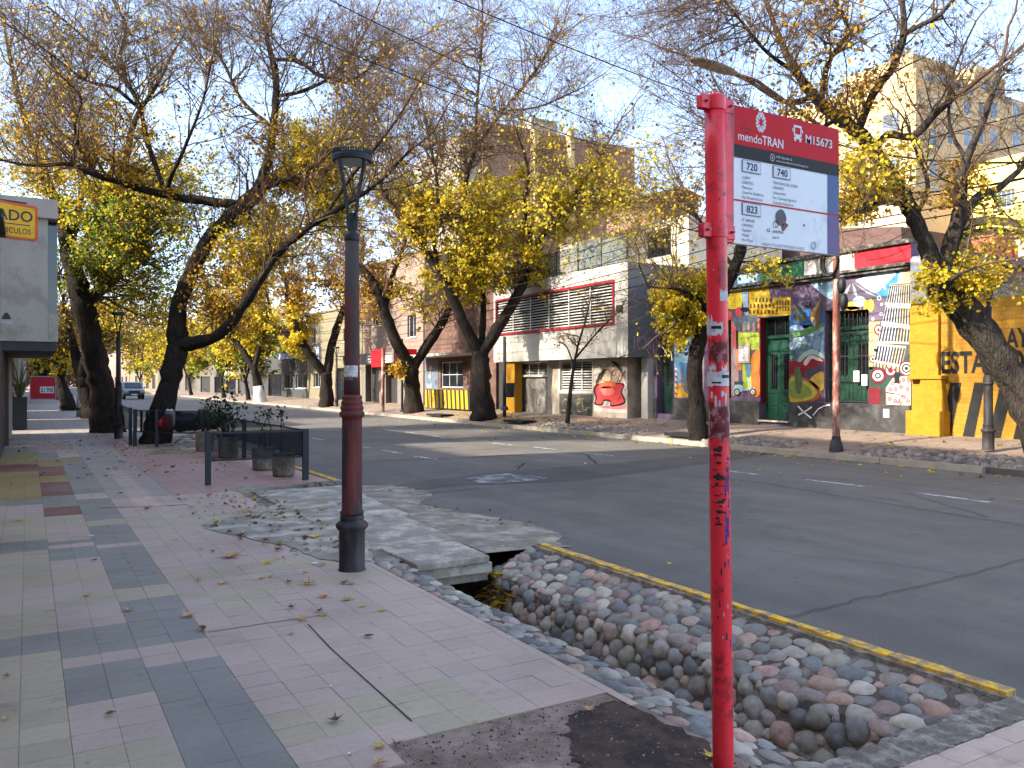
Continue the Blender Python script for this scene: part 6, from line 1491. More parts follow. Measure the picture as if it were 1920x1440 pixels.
def barkmat(name, c1, c2, sc=1.0):
    m, nt, b = nt_new(name); L = nt.links; v = coords(nt, (1,1,.22)); v1 = coords(nt)
    n1 = N(nt, 'ShaderNodeTexNoise', Scale=16.0*sc, Detail=8.0, Roughness=.7); L.new(v, n1.inputs['Vector'])
    vo = N(nt, 'ShaderNodeTexVoronoi', Scale=22.0*sc); vo.feature = 'DISTANCE_TO_EDGE'; L.new(v, vo.inputs['Vector'])
    n2 = N(nt, 'ShaderNodeTexNoise', Scale=1.2, Detail=5.0); L.new(v1, n2.inputs['Vector'])
    r = ramp(nt, [(.3, c1), (.7, c2)]); L.new(n1.outputs['Fac'], r.inputs['Fac'])
    r2 = ramp(nt, [(.3, (.6,.6,.6)), (.7, (1.3,1.28,1.22))]); L.new(n2.outputs['Fac'], r2.inputs['Fac'])
    L.new(mixc(nt, 1.0, r.outputs['Color'], r2.outputs['Color'], 'MULTIPLY'), b.inputs['Base Color']); b.inputs['Roughness'].default_value = .95; b.inputs['Specular IOR Level'].default_value = .15
    ad = nt.nodes.new('ShaderNodeMath'); ad.operation = 'MULTIPLY_ADD'; ad.inputs[1].default_value = .8; L.new(vo.outputs['Distance'], ad.inputs[0]); L.new(n1.outputs['Fac'], ad.inputs[2])
    bp = nt.nodes.new('ShaderNodeBump'); bp.inputs['Strength'].default_value = .9; bp.inputs['Distance'].default_value = .05; L.new(ad.outputs[0], bp.inputs['Height']); L.new(bp.outputs['Normal'], b.inputs['Normal'])
    return m
M_bark = barkmat('bark_dark', (.010,.008,.007), (.045,.035,.028)); M_bark2 = barkmat('bark_grey', (.016,.013,.011), (.085,.070,.056))
M_twig = pm('twig', (94,75,57), .9, .3, 4, 0, spec=.15); M_twigr = pm('twig_red', (122,94,72), .9, .3, 4, 0, spec=.15)
def leafmat(name):
    m, nt, b = nt_new(name); L = nt.links; a = nt.nodes.new('ShaderNodeVertexColor'); a.layer_name = 'Col'
    v = coords(nt); n1 = N(nt, 'ShaderNodeTexNoise', Scale=30.0, Detail=3.0); L.new(v, n1.inputs['Vector']); r = ramp(nt, [(.3,(.8,.8,.8)),(.7,(1.15,1.15,1.15))]); L.new(n1.outputs['Fac'], r.inputs['Fac'])
    c = mixc(nt, 1.0, a.outputs['Color'], r.outputs['Color'], 'MULTIPLY')
    L.new(c, b.inputs['Base Color']); b.inputs['Roughness'].default_value = .6; b.inputs['Specular IOR Level'].default_value = .25
    t = nt.nodes.new('ShaderNodeBsdfTranslucent'); L.new(c, t.inputs['Color']); mx = nt.nodes.new('ShaderNodeMixShader'); mx.inputs[0].default_value = .5
    L.new(b.outputs[0], mx.inputs[1]); L.new(t.outputs[0], mx.inputs[2]); L.new(mx.outputs[0], nt.nodes['Material Output'].inputs['Surface']); return m
M_leaf = leafmat('leaf')
YELLOW = [(232,204,40),(224,190,36),(236,210,70),(206,172,38),(180,150,42),(206,200,64),(170,164,56)]
GOLD = [(220,174,42),(200,152,42),(160,120,52),(226,186,50),(148,114,60),(206,180,62),(130,100,58)]
GREEN = [(120,144,50),(148,164,56),(96,122,46),(184,184,60),(214,198,62),(82,108,44)]
BROWN = [(112,82,58),(132,96,66),(96,72,56),(142,112,80),(120,88,60)]
OLIVE = [(40,58,34),(54,72,40),(66,84,46),(34,50,30)]
LEAFQ = np.array([[0,0,0],[.30,.32,.06],[.34,.62,.07],[0,1,-.02],[-.34,.62,.07],[-.30,.32,.06]])
def leaves(name, Pt, size, pal, rng, parent, droop=.6, mat=None, kind=None):
    m = len(Pt)
    if m == 0: return None
    d = rng.normal(0, 1, (m,3)); d[:,2] = d[:,2]*.6-droop; Y = norm(d); Z = rng.normal(0, 1, (m,3)); X = norm(np.cross(Y, Z)); Z = np.cross(X, Y)
    s = (size*rng.uniform(.6, 1.25, m))[:,None,None]
    V = Pt[:,None,:] + (LEAFQ[None,:,0:1]*X[:,None,:]+LEAFQ[None,:,1:2]*Y[:,None,:]+LEAFQ[None,:,2:3]*Z[:,None,:])*s
    F = np.arange(m*6).reshape(m, 6)
    pc = np.array([lin(c) for c in pal]); c = pc[rng.integers(0, len(pal), m)]*rng.uniform(.75, 1.2, (m,1))
    o = np_mesh(name, V.reshape(-1,3), F, mat or M_leaf, parent, np.repeat(c, 6, 0), smooth=False)
    if kind: o['kind'] = kind
    return o
def crspline(pts, rad, per=4):
    pts = [np.array(p) for p in pts]; out, rr = [], []
    for i in range(len(pts)-1):
        p0 = pts[max(i-1,0)]; p1 = pts[i]; p2 = pts[i+1]; p3 = pts[min(i+2,len(pts)-1)]
        for j in range(per):
            t = j/per; out.append(.5*(2*p1+(p2-p0)*t+(2*p0-5*p1+4*p2-p3)*t*t+(-p0+3*p1-3*p2+p3)*t**3)); rr.append(rad[i]+(rad[i+1]-rad[i])*t)
    out.append(pts[-1]); rr.append(rad[-1]); return np.array(out), np.array(rr)
def tree(name, base, d0, limbs, label, sprays, seed, dens=1.0, twig_r=1.0, pal=YELLOW, leafsize=.095, general_leaf=.02, bark=None, tw=None, rough=.055, baseflare=1.2, up=.05, tmin=.45, group=None, L1len=2.0, l4=3, zsink=.35):
    """limbs: [(u,v,width_px,ddepth)...] polylines traced on the photo at this tree's own distance;
       sprays: [(u,v,ru,rv,n,leaf_per_twig,palette)] where more twigs and leaves grow"""
    rng = np.random.default_rng(seed); root = empty(name, base, label, 'tree', group)
    LP = []; mt = MB()
    tk = limbs[0]; limbs = [[*tk[:-1], (tk[-1][0], tk[-1][1], tk[-1][2]*.8, *tk[-1][3:])]]+limbs[1:]
    for li, lb in enumerate(limbs):
        pts, rad = [], []
        if li and math.hypot(lb[0][0]-tk[-1][0], lb[0][1]-tk[-1][1]) < tk[-1][2]*.7:
            m0, m1 = tk[-2], tk[-1]; lb = [((m0[0]*.45+m1[0]*.55), (m0[1]*.45+m1[1]*.55), lb[0][2]*.95), *lb]
        for q in lb:
            dd = d0+(q[3] if len(q) > 3 else 0); p = onD(q[0], q[1], dd); pts.append(tuple(p)); rad.append(q[2]*.5*dd/FOC)
        if li == 0:
            rad[0] *= baseflare; p0 = list(pts[0]); pts = [(p0[0], p0[1], p0[2]-zsink)]+pts; rad = [rad[0]*1.15]+rad
        P, R = crspline(pts, rad, 5); L = len(P)
        wob = rng.normal(0, 1, (L,3))*R[:,None]*rough; wob[0] = 0; P = P+wob
        S = 14 if R.max() > .12 else 8
        o = len(mt.v); mt.tube([Vector(p) for p in P], [r*(1+rng.normal(0,.05)) for r in R], S)
        if R.max() > .08:      # bark ridges and knots
            for i in range(o, len(mt.v)):
                k = (i-o)//S
                if k < L:
                    c = P[k]; v = np.array(mt.v[i]); mt.v[i] = tuple(c+(v-c)*(1+.10*math.sin(i%S*2.6+k*.25)+rng.normal(0,.05)))
        LP.append((P, R))
    mt.build('trunk', bark or M_bark, root, smooth=True)
    # level 1: from the outer part of each limb, and toward the sprays
    O, D, L1, R1 = [], [], [], []; allP = np.concatenate([p for p, r in LP[1:]] or [LP[0][0]]); allR = np.concatenate([r for p, r in LP[1:]] or [LP[0][1]])
    for (P, R) in LP[1:] if len(LP) > 1 else LP:
        seg = np.linalg.norm(np.diff(P, axis=0), axis=1).sum(); n = int(seg*3.6*dens)
        if n == 0: continue
        O_, D_, r_, _ = sample_children(P[None], R[None], n, tmin, 1.0, rng, .85, .45); D_[:,2] += .35
        O.append(O_); D.append(D_); L1.append(rng.uniform(.55, 1.25, n)*L1len); R1.append(np.clip(r_, .008*twig_r, .028*twig_r))
        # leader continues past the limb's end
        O.append(P[-1:]); D.append((P[-1:]-P[-3:-2])); L1.append(np.array([L1len*1.2])); R1.append(np.array([R[-1]]))
    WL = [np.ones(sum(len(o) for o in O))*general_leaf]; PI = [np.zeros(len(WL[0]), int)]; pals = [pal]
    for si, (u, v, ru, rv, n, lf, sp) in enumerate(sprays):
        n = int(n*1.35); tx = rng.normal(0, .55, n)*ru+u; ty = rng.normal(0, .55, n)*rv+v; td = d0+rng.normal(0, .5, n)*max(ru, rv)*d0/FOC
        T = np.array([tuple(onD(a, b, c)) for a, b, c in zip(tx, ty, td)])
        j = np.array([np.argmin(np.linalg.norm(allP-t, axis=1)+rng.uniform(0, 1.2, len(allP))) for t in T])
        o_ = allP[j]; dvec = T-o_; ln = np.linalg.norm(dvec, axis=1); dvec[:,2] += .15*ln
        O.append(o_); D.append(dvec); L1.append(np.maximum(ln*1.15, .4)); R1.append(np.clip(allR[j]*.5, .008*twig_r, .02*twig_r+.003*ln))
        WL.append(np.full(n, lf)); PI.append(np.full(n, si+1)); pals.append(sp or pal)
    twig_r *= .76
    O, D, L1, R1, WL, PI = map(np.concatenate, (O, D, L1, R1, WL, PI))
    P1, Q1 = walk(O, D, L1, 8, .16, up*.6, rng, R1, np.maximum(R1*.35, .005*twig_r))
    V1, F1 = tubes(P1, Q1, 5)
    c2 = 6; O2, D2, r2, f2 = sample_children(P1, Q1, c2, .2, 1.0, rng, .8, .6); i2 = np.repeat(np.arange(len(P1)), c2)
    L2 = np.repeat(np.minimum(L1, 3), c2)*rng.uniform(.3, .62, len(O2)); P2, Q2 = walk(O2, D2, L2, 6, .2, up, rng, np.clip(r2, .005*twig_r, .012*twig_r), np.full(len(O2), .0042*twig_r)); V2, F2 = tubes(P2, Q2, 3)
    c3 = 5; O3, D3, r3, f3 = sample_children(P2, Q2, c3, .15, 1.0, rng, .75, .7); i3 = np.repeat(i2, c3)
    L3 = np.repeat(L2, c3)*rng.uniform(.28, .6, len(O3)); P3, Q3 = walk(O3, D3, L3, 4, .2, up, rng, np.clip(r3, .004*twig_r, .007*twig_r), np.full(len(O3), .0032*twig_r)); V3, F3 = tubes(P3, Q3, 3)
    Vs, Fs = [V1, V2, V3], [F1, F2, F3]
    if l4:
        O4, D4, r4, f4 = sample_children(P3, Q3, l4, .2, 1.0, rng, .7, .8)
        L4 = np.repeat(L3, l4)*rng.uniform(.3, .7, len(O4)); P4, Q4 = walk(O4, D4, L4, 3, .15, up, rng, np.full(len(O4), .0042*twig_r), np.full(len(O4), .0026*twig_r)); V4, F4 = tubes(P4, Q4, 3); Vs.append(V4); Fs.append(F4); tips = P4[:,-1]; ti = np.repeat(i3, l4)
    else: tips = P3[:,-1]; ti = i3
    off = 0; FF = []
    for V, F in zip(Vs, Fs): FF.append(F+off); off += len(V)
    np_mesh('branches', np.concatenate(Vs), np.concatenate(FF), tw or M_twig, root)
    # leaves on twig ends
    first = True
    for pi_ in range(len(pals)):
        pass
    nl = rng.poisson(WL[ti]); sel = np.repeat(np.arange(len(tips)), nl); pts = tips[sel]+rng.normal(0, .05, (len(sel),3)); pid = PI[ti][sel]
    if len(pts):
        allc = []; d = rng.normal(0, 1, (len(pts),3)); d[:,2] = d[:,2]*.6-.6; Y = norm(d); X = norm(np.cross(Y, rng.normal(0,1,(len(pts),3)))); Z = np.cross(X, Y)
        s = (leafsize*rng.uniform(.55, 1.25, len(pts)))[:,None,None]
        V = pts[:,None,:]+(LEAFQ[None,:,0:1]*X[:,None,:]+LEAFQ[None,:,1:2]*Y[:,None,:]+LEAFQ[None,:,2:3]*Z[:,None,:])*s
        C_ = np.zeros((len(pts),3))
        for k, pl_ in enumerate(pals):
            mk = pid == k; pc = np.array([lin(c) for c in pl_]); C_[mk] = pc[rng.integers(0, len(pl_), mk.sum())]
        C_ *= rng.uniform(.75, 1.2, (len(pts),1))
        np_mesh('leaves', V.reshape(-1,3), np.arange(len(pts)*6).reshape(-1,6), M_leaf, root, np.repeat(C_, 6, 0), False)
    return root
G1 = 'street trees along our pavement'; G2 = 'street trees along the far pavement'
# --- leaning forked tree inside the guard rails
d0 = 21.4; bp = onZ(296,832)
tree('street_tree', bp, d0, [
 [(292,834,48),(304,770,41),(322,700,40),(334,648,40)],
 [(334,655,33),(334,575,29),(362,502,28),(400,440,27),(445,396,28),(482,362,26)],
 [(452,392,18.7),(440,384,17.2),(380,376,16.4),(310,366,14.8),(235,345,11.7,-.5),(170,325,9.4,-1),(130,308,7.8,-1.3),(60,310,5.5,-1.8),(-20,296,3.9,-2.2)],
 [(312,366,11.7),(295,320,10.1),(274,260,9.4,.4),(262,200,8.6,.6),(235,150,7.0,.8),(190,100,5.5,1),(140,55,4.7,1.2),(80,5,3.1,1.4)],
 [(262,205,7.0,.6),(215,165,6.2,0),(160,150,5.5,-.4),(80,90,3.9,-.8),(5,40,3.1,-1)],
 [(238,155,7.0,.8),(226,105,6.2,1.2),(236,50,4.7,1.6),(205,-10,3.1,2)],
 [(186,330,7.0,-.8),(155,290,6.2,-1),(140,235,5.5,-1.4),(152,185,3.9,-1.6),(110,138,3.1,-2)],
 [(480,364,20.3),(500,310,17.2),(512,240,14.8,.5),(518,150,12.5,.9),(500,60,8.6,1.4),(512,-30,6.2,1.8)],
 [(513,112,7.8,1),(560,115,7.8,.6),(600,142,6.2,.2),(660,150,4.7,-.2),(720,100,3.1,-.6)],
 [(512,240,7.8,.5),(455,190,7.0,.9),(420,120,5.5,1.2),(380,60,3.9,1.6)],
 [(515,180,7.8,.8),(570,170,7.0,1.5),(640,130,5.5,2),(690,50,3.9,2.5)],
 [(492,352,12.5),(530,340,10.1,-.6),(590,310,7.0,-1.2),(640,260,4.7,-1.6)],
 [(310,366,9.4),(322,330,7.8,-.6),(345,280,6.2,-1.2),(380,190,4.7,-1.6),(395,120,3.1,-2)],
 [(334,648,25.7),(380,640,23.4,-.3),(420,620,19.5,-.5),(465,560,16.4,-.8),(510,490,14.0,-1),(560,440,14.0,-1.2),(620,400,10.9,-1.5),(700,350,7.0,-1.8),(770,280,4.7,-2)],
 [(610,404,7.8,-1.4),(660,330,6.2,-2),(740,230,4.7,-2.6),(800,130,3.1,-3)],
 ], 'leaning forked tree standing inside the dark mesh guard rails', [
 (590,330,55,60,24,3.6,YELLOW),(480,470,60,60,18,2.6,YELLOW),(430,560,50,50,14,2.4,GOLD),(620,410,40,30,10,2.6,YELLOW),(120,300,120,60,26,1.2,GOLD),(260,330,90,50,14,.8,GOLD),(440,260,80,80,14,.3,GOLD),
 (330,90,200,90,28,.12,GOLD),(120,120,140,110,26,.12,GOLD),(620,120,120,90,20,.06,BROWN),(540,250,70,60,10,.6,GOLD),(700,220,100,90,26,.08,GOLD),(640,60,130,90,22,.05,BROWN),(740,110,90,90,16,.05,BROWN),(60,220,90,60,10,.3,GOLD),(420,30,200,60,20,.04,BROWN)], 101, 1.2, .85, GOLD, .085, .12, group=G1)
# --- thick dark trunk beside the far lamp post
d0 = 26.2; bp = onZ(197,809)
tree('street_tree', bp, d0, [
 [(202,811,50),(194,740,42),(184,690,40),(168,620,40),(152,560,37),(138,500,33),(122,440,27)],
 [(124,445,26),(104,380,18,.3),(72,300,15,.6),(40,200,10,1),(15,90,6,1.4)],
 [(140,500,22),(190,400,15,-.4),(228,330,14,-.8),(252,230,10,-1.2),(300,150,6,-1.6)],
 [(160,570,24,0),(215,520,14,.8),(250,470,11,1.6),(300,420,8,2.4)],
 [(130,470,18,0),(150,380,12,1),(160,280,9,2),(130,180,5,3)],
 ], 'thick dark trunked tree on our pavement beside the lamp post', [
 (230,420,90,60,30,3.0,GREEN),(200,500,80,60,20,2.2,GREEN),(270,380,90,50,18,2.4,YELLOW),(300,500,60,70,16,1.8,GREEN),(130,370,80,40,14,1.4,YELLOW),(300,580,50,40,9,1.8,YELLOW),(60,330,70,30,10,1.2,YELLOW),(330,400,60,50,10,1.5,YELLOW),(100,150,120,110,14,.06,BROWN)], 102, .8, 1.0, GREEN, .10, .5, group=G1)
# --- further trees on our side
def smalltree(u, v, d, wpx, label, seed, fork, grp, sp, **kw):
    b = onD(u, v, d); k = 21.0/d
    limbs = [[(u+wpx*.05, v, wpx),(u+fork[0]*.25, v-60*k, wpx*.85),(u+fork[0]*.6, v-130*k, wpx*.8)]]
    x0, y0 = u+fork[0]*.6, v-130*k
    for (dx, dy, m, dd) in fork[1:]:
        limbs.append([(x0, y0, wpx*.62*m),(x0+dx*.35, y0-dy*.3, wpx*.5*m, dd*.3),(x0+dx*.7, y0-dy*.65, wpx*.32*m, dd*.7),(x0+dx, y0-dy, wpx*.16*m, dd)])
    return tree('street_tree', b, d, limbs, label, [(u+a, v-c, ru, rv, n, lf, pl) for (a,c,ru,rv,n,lf,pl) in sp], seed, group=grp, **kw)
FK = [(-40,180,1,.8),(45,200,1,-.8),(10,230,.8,1.5),(-15,160,.7,-1.5)]
smalltree(172,785,36,34,'second trunk behind the dark lamp post on our pavement',103,[-30,(-35,150,1,.5),(30,170,1,-.5),(70,140,.8,1)],G1,[(10,200,70,60,14,1.5,GOLD),(60,160,60,50,12,1.8,YELLOW),(0,300,60,50,8,.2,GOLD)],dens=.7,twig_r=1.5,l4=2,general_leaf=.25,leafsize=.13)
smalltree(128,772,46,26,'third trunk on our pavement beside the white bollard',104,[-25,(-30,110,1,.5),(22,130,1,-.5),(5,150,.8,1)],G1,[(-20,120,40,40,10,2.,YELLOW),(30,170,50,40,10,1.6,YELLOW)],dens=.7,twig_r=1.9,l4=2,general_leaf=.3,leafsize=.16)
smalltree(103,750,80,15,'slanting trunk on our pavement just behind the red banner',105,[-34,(-22,70,1,.5),(14,80,1,-.5)],G1,[(-15,90,30,30,9,2.5,YELLOW),(10,110,30,30,8,2.,YELLOW)],dens=.6,twig_r=2.4,l4=1,general_leaf=.8,leafsize=.22,pal=YELLOW)
for i,(y,lab) in enumerate(((84,'distant yellow leaved tree on our pavement past the banner'),(104,'farthest yellow leaved tree on our pavement'))):
    p = Vector((2.2,y,0)); u, v = proj(p); dd = p.x*FX+p.y*FY; smalltree(u, v, dd, 500/dd, lab, 140+i, [-8,(-22,60,1,.5),(22,66,1,-.5),(4,74,.8,1)], G1, [(0,70,30,26,12,2.4,YELLOW)], dens=.7, twig_r=3.2, l4=1, general_leaf=.7, leafsize=.3)
# --- V forked tree before the louvred building
d0 = 32.7; bp = onX(907,790,15.75)
tree('street_tree', onD(906,789,d0), d0, [
 [(907,789,40),(903,740,34),(903,695,33),(901,658,36)],
 [(900,664,22.1),(872,612,20.4,-.2),(846,552,17.0,-.4),(815,500,17.0,-.5),(780,440,11.9,-.6),(745,400,9.3,-.8),(705,330,6.8,-1),(680,240,4.2,-1.4)],
 [(903,664,23.8),(932,618,22.1,.1),(962,568,18.7,.2),(982,528,15.3,.2),(1006,460,10.2,.3),(1052,400,7.6,.4),(1105,325,5.1,.6),(1150,250,3.4,.8)],
 [(902,655,12.8,.2),(906,600,11.9,.4),(906,555,10.2,.6),(900,500,9.3,.8),(890,430,8.5,1),(872,360,7.6,1.2),(893,280,6.8,1.4),(944,208,6.0,1.4),(1005,132,5.1,1.2),(1050,60,3.4,1)],
 [(893,285,5.1,1.4),(894,200,5.1,1.6),(903,90,4.2,1.8),(905,-10,2.5,2)],
 [(822,510,8.5,-.5),(812,430,7.6,-1),(820,350,6.0,-1.6),(800,240,4.2,-2.2)],
 [(1000,470,6.8,.3),(985,400,6.0,-.4),(990,320,5.1,-1),(970,250,3.4,-1.6)],
 [(945,208,4.2,1.4),(1010,200,3.4,1),(1080,170,2.5,.6)],
 ], 'V forked dark tree in front of the white louvred building', [
 (860,430,95,65,36,1.9,YELLOW),(790,380,50,40,14,2.2,YELLOW),(930,490,75,50,20,2.0,YELLOW),(985,500,55,50,12,1.8,YELLOW),(880,515,60,40,16,2.2,YELLOW),(1130,385,80,85,24,1.7,YELLOW),(1000,400,100,60,22,1.6,YELLOW),
 (850,300,130,80,26,.25,BROWN),(1000,120,160,120,40,.03,BROWN),(840,120,120,120,36,.04,BROWN),(930,260,120,70,24,.12,GOLD),(700,300,80,80,14,.2,BROWN),(1090,260,100,90,18,.1,BROWN)], 106, 1.0, 1.15, YELLOW, .13, .10, group=G2)
# --- next V forked tree
d0 = 39.5
tree('street_tree', onD(775,772,d0), d0, [
 [(776,773,32),(772,722,27),(772,690,28)],
 [(772,692,22),(742,640,21,-.3),(720,580,18,-.5),(700,530,14,-.6),(662,480,10,-.8),(640,420,7,-1),(600,330,4,-1.4)],
 [(773,692,20),(800,650,19,.2),(832,600,16,.5),(850,560,11,.8),(900,500,8,1),(930,420,5,1.4)],
 [(722,585,10,-.5),(735,520,9,.2),(760,450,7,.8),(770,360,5,1.4)],
 ], 'forked tree with low yellow tuft beside the brown kiosk house', [
 (690,560,40,60,16,.7,GOLD),(760,420,70,70,16,.5,GOLD),(780,560,40,40,8,1.2,YELLOW),(690,400,80,80,16,.2,BROWN),(760,690,30,20,5,1.6,GOLD),(720,300,90,80,16,.06,BROWN)], 107, .9, 1.3, GOLD, .15, .18, tw=M_twigr, group=G2)
d0 = 50.
tree('street_tree', onD(612,763,d0), d0, [
 [(612,764,25),(612,725,23),(611,698,24)],
 [(610,700,16),(584,670,15,-.3),(562,630,13,-.5),(541,570,10,-.6),(534,520,8,-.8),(500,430,5,-1.2)],
 [(613,700,16),(619,660,16,.3),(634,608,13,.6),(650,560,10,.8),(640,535,8,1),(600,527,6,1.2),(566,524,5,1.4)],
 [(640,590,9,.6),(660,540,7,1),(680,470,5,1.5)],
 ], 'twin forked dark trunk in front of the beige two storey house', [
 (560,610,30,40,10,2.,YELLOW),(600,560,60,40,12,1.1,GOLD),(560,460,60,60,14,.8,GOLD),(640,480,50,50,12,.5,BROWN),(570,660,30,16,5,2.,YELLOW)], 108, .9, 1.6, GOLD, .19, .25, tw=M_twigr, group=G2)
d0 = 63.
M_wht = pm('whitewash', (196,192,184), .9, .15, 6, .3)
t4 = tree('street_tree', onD(487,757,d0), d0, [[(488,757,20),(483,720,16),(476,690,14)],[(476,692,11),(450,650,9,.4),(420,618,7,.8),(390,560,4,1.4)],[(477,690,9),(490,640,7,-.4),(505,580,5,-1),(490,520,4,-1.6)]],
 'slanting tree with whitewashed lower trunk before the slate building', [(440,600,50,50,12,1.6,YELLOW),(490,540,50,60,12,1.2,GOLD),(500,640,30,30,7,1.4,GREEN)], 109, .8, 2.0, GOLD, .24, .3, group=G2)
mw = MB(); P = [onD(u, v, d0) for u, v in ((488.5,757.5),(486,738),(483.5,724))]; mw.tube([P[0]-Vector((0,0,.2)),*P], [.64,.6,.42,.37], 14); o_ = mw.build('whitewash', M_wht, t4, smooth=True)
for i, (y, lab) in enumerate(((70,'slim tree with green gold leaves between whitewashed trunk and shopfronts'),(80,'fifth tree along the far pavement with amber leaves'),(98,'sixth tree along the far pavement, small in the distance'),(118,'seventh tree along the far pavement, tiny in the distance'),(145,'last visible tree of the far pavement near the vanishing point'))):
    p = Vector((15.8,y,0)); u, v = proj(p); dd = p.x*FX+p.y*FY; kk = 80/dd; smalltree(u, v, dd, 560/dd, lab, 120+i, [-8*kk,(-30*kk,90*kk,1,.5),(28*kk,100*kk,1,-.5),(4,110*kk,.8,1)], G2, [(0,92*kk,44*kk,34*kk,18,2.0,YELLOW),(-10*kk,140*kk,50*kk,30*kk,12,1.2,GOLD),(15*kk,66*kk,40*kk,14*kk,8,2.0,GREEN)], dens=.7, twig_r=3.2*dd/90, l4=1, general_leaf=.9, leafsize=.32)
# --- trunk behind the bus pole with hanging yellow sprig
d0 = 21.9
tree('street_tree', onD(1310,815,d0), d0, [
 [(1311,816,34),(1306,760,31),(1301,700,29),(1309,642,27)],
 [(1309,645,26),(1333,582,24),(1368,522,22,-.1),(1388,470,19,-.2),(1396,400,12,-.3),(1402,330,8,-.3),(1380,240,5,-.4)],
 [(1330,590,10),(1312,560,8,-.4),(1280,545,6,-.8),(1250,540,4,-1.1)],
 [(1390,455,10,-.2),(1430,400,8,.3),(1460,340,6,.8)],
 [(1330,585,7,0),(1290,590,5,-.5),(1262,610,4,-.8)],
 [(1375,500,9,-.1),(1330,440,7,.5),(1290,380,5,1)],
 ], 'dark trunked tree half hidden behind the red bus stop pole', [
 (1285,570,45,50,22,3.2,YELLOW),(1265,600,35,40,8,2.2,YELLOW),(1330,540,40,30,6,1.4,YELLOW),(1250,360,90,70,14,.35,GOLD),(1200,420,60,60,10,1.0,YELLOW),(1380,300,80,80,12,.2,BROWN),(1430,520,40,20,4,1.2,YELLOW)], 110, .6, .95, YELLOW, .10, .08, group=G2)
d0 = 28.4
tree('young_tree', onD(1065,795,d0), d0, [[(1064,796,8),(1071,720,6.5),(1079,668,5.5)],[(1079,670,5),(1086,640,4.5),(1098,600,3.5),(1107,560,2)],[(1079,672,4),(1112,632,3.5,-.3),(1150,592,2.2,-.6)],[(1076,684,3),(1062,650,2.4,.3),(1048,640,1.6,.5)]],
 'thin bare young tree in front of the white louvred building', [(1060,640,25,14,6,.25,BROWN),(1150,600,20,14,5,.2,BROWN),(1100,580,20,20,4,.1,BROWN)], 111, .8, .9, BROWN, .07, .10, baseflare=1.1, tmin=.3, L1len=.8, l4=1, group='young street trees')
# --- big leaning tree at the right
d0 = 15.0
tree('street_tree', onD(1975,850,d0), d0, [
 [(1972,852,66),(1920,745,60),(1862,655,56),(1812,585,56),(1770,540,54)],
 [(1772,548,50),(1748,492,33,.1),(1728,440,29,.2),(1706,392,27,.3),(1662,315,25,.5),(1602,242,24,.7),(1557,211,22,.9),(1512,162,18,1.1),(1480,112,14,1.3),(1457,60,10,1.5),(1428,-20,7,1.8)],
 [(1772,545,44),(1780,470,33,0),(1798,400,26,-.1),(1800,365,22,-.2),(1812,300,15,-.3),(1850,210,9,-.4),(1880,110,6,-.5)],
 [(1788,440,22,0),(1832,370,17,.2),(1874,352,13,.4),(1930,300,9,.6),(1990,230,6,.8)],
 [(1608,248,16,.7),(1640,172,14,.5),(1672,128,14,.3),(1694,62,13,.1),(1690,-20,10,0)],
 [(1694,66,10,.1),(1730,45,9,-.2),(1764,26,8,-.4),(1810,-30,6,-.6)],
 [(1640,285,14,.5),(1664,254,15,.4),(1712,255,15,.2),(1753,214,14,0),(1792,181,11,-.2)],
 [(1540,195,12,1),(1552,120,10,.6),(1590,60,8,.2),(1560,-10,6,0)],
 [(1530,180,10,1),(1470,190,9,1.4),(1400,150,7,1.8),(1330,120,5,2.2),(1240,90,3,2.6)],
 [(1500,140,9,1.2),(1440,100,7,.8),(1390,40,5,.4),(1340,-20,4,0)],
 [(1700,385,10,.3),(1650,380,8,-.2),(1600,400,5,-.6)],
 [(1715,410,9,.3),(1740,350,8,.8),(1720,290,6,1.2),(1700,230,4,1.6)],
 [(1570,222,10,.9),(1500,260,8,.4),(1430,250,6,0),(1380,280,4,-.4)],
 [(1765,545,16,-.2),(1790,520,8,-.5),(1830,500,5,-.7)],
 [(1812,300,8,-.3),(1780,230,6,-.1),(1790,130,4,.2),(1830,40,3,.5)],
 ], 'big tree leaning left in front of the yellow painted wall', [
 (1660,345,90,60,16,1.2,YELLOW),(1600,380,40,40,12,2.2,YELLOW),(1760,540,45,30,8,1.8,YELLOW),(1840,515,70,34,11,1.7,YELLOW),(1870,560,25,20,3,1.2,YELLOW),(1780,350,70,50,9,.8,GOLD),(1560,120,100,70,18,.35,GOLD),(1590,190,60,40,10,.7,GOLD),(1480,60,120,60,20,.15,GOLD),(1350,90,120,90,26,.08,BROWN),(1220,70,110,90,24,.02,BROWN),(1240,200,80,90,12,.05,BROWN),(1720,140,90,90,12,.06,BROWN),(1840,120,80,100,14,.05,BROWN),(1440,230,80,60,12,.3,GOLD),(1650,60,120,60,14,.08,BROWN),(1850,440,50,40,5,.5,GREEN)], 112, .95, .72, GOLD, .085, .035, bark=M_bark2, rough=.06, l4=2, L1len=1.5, group=G2)
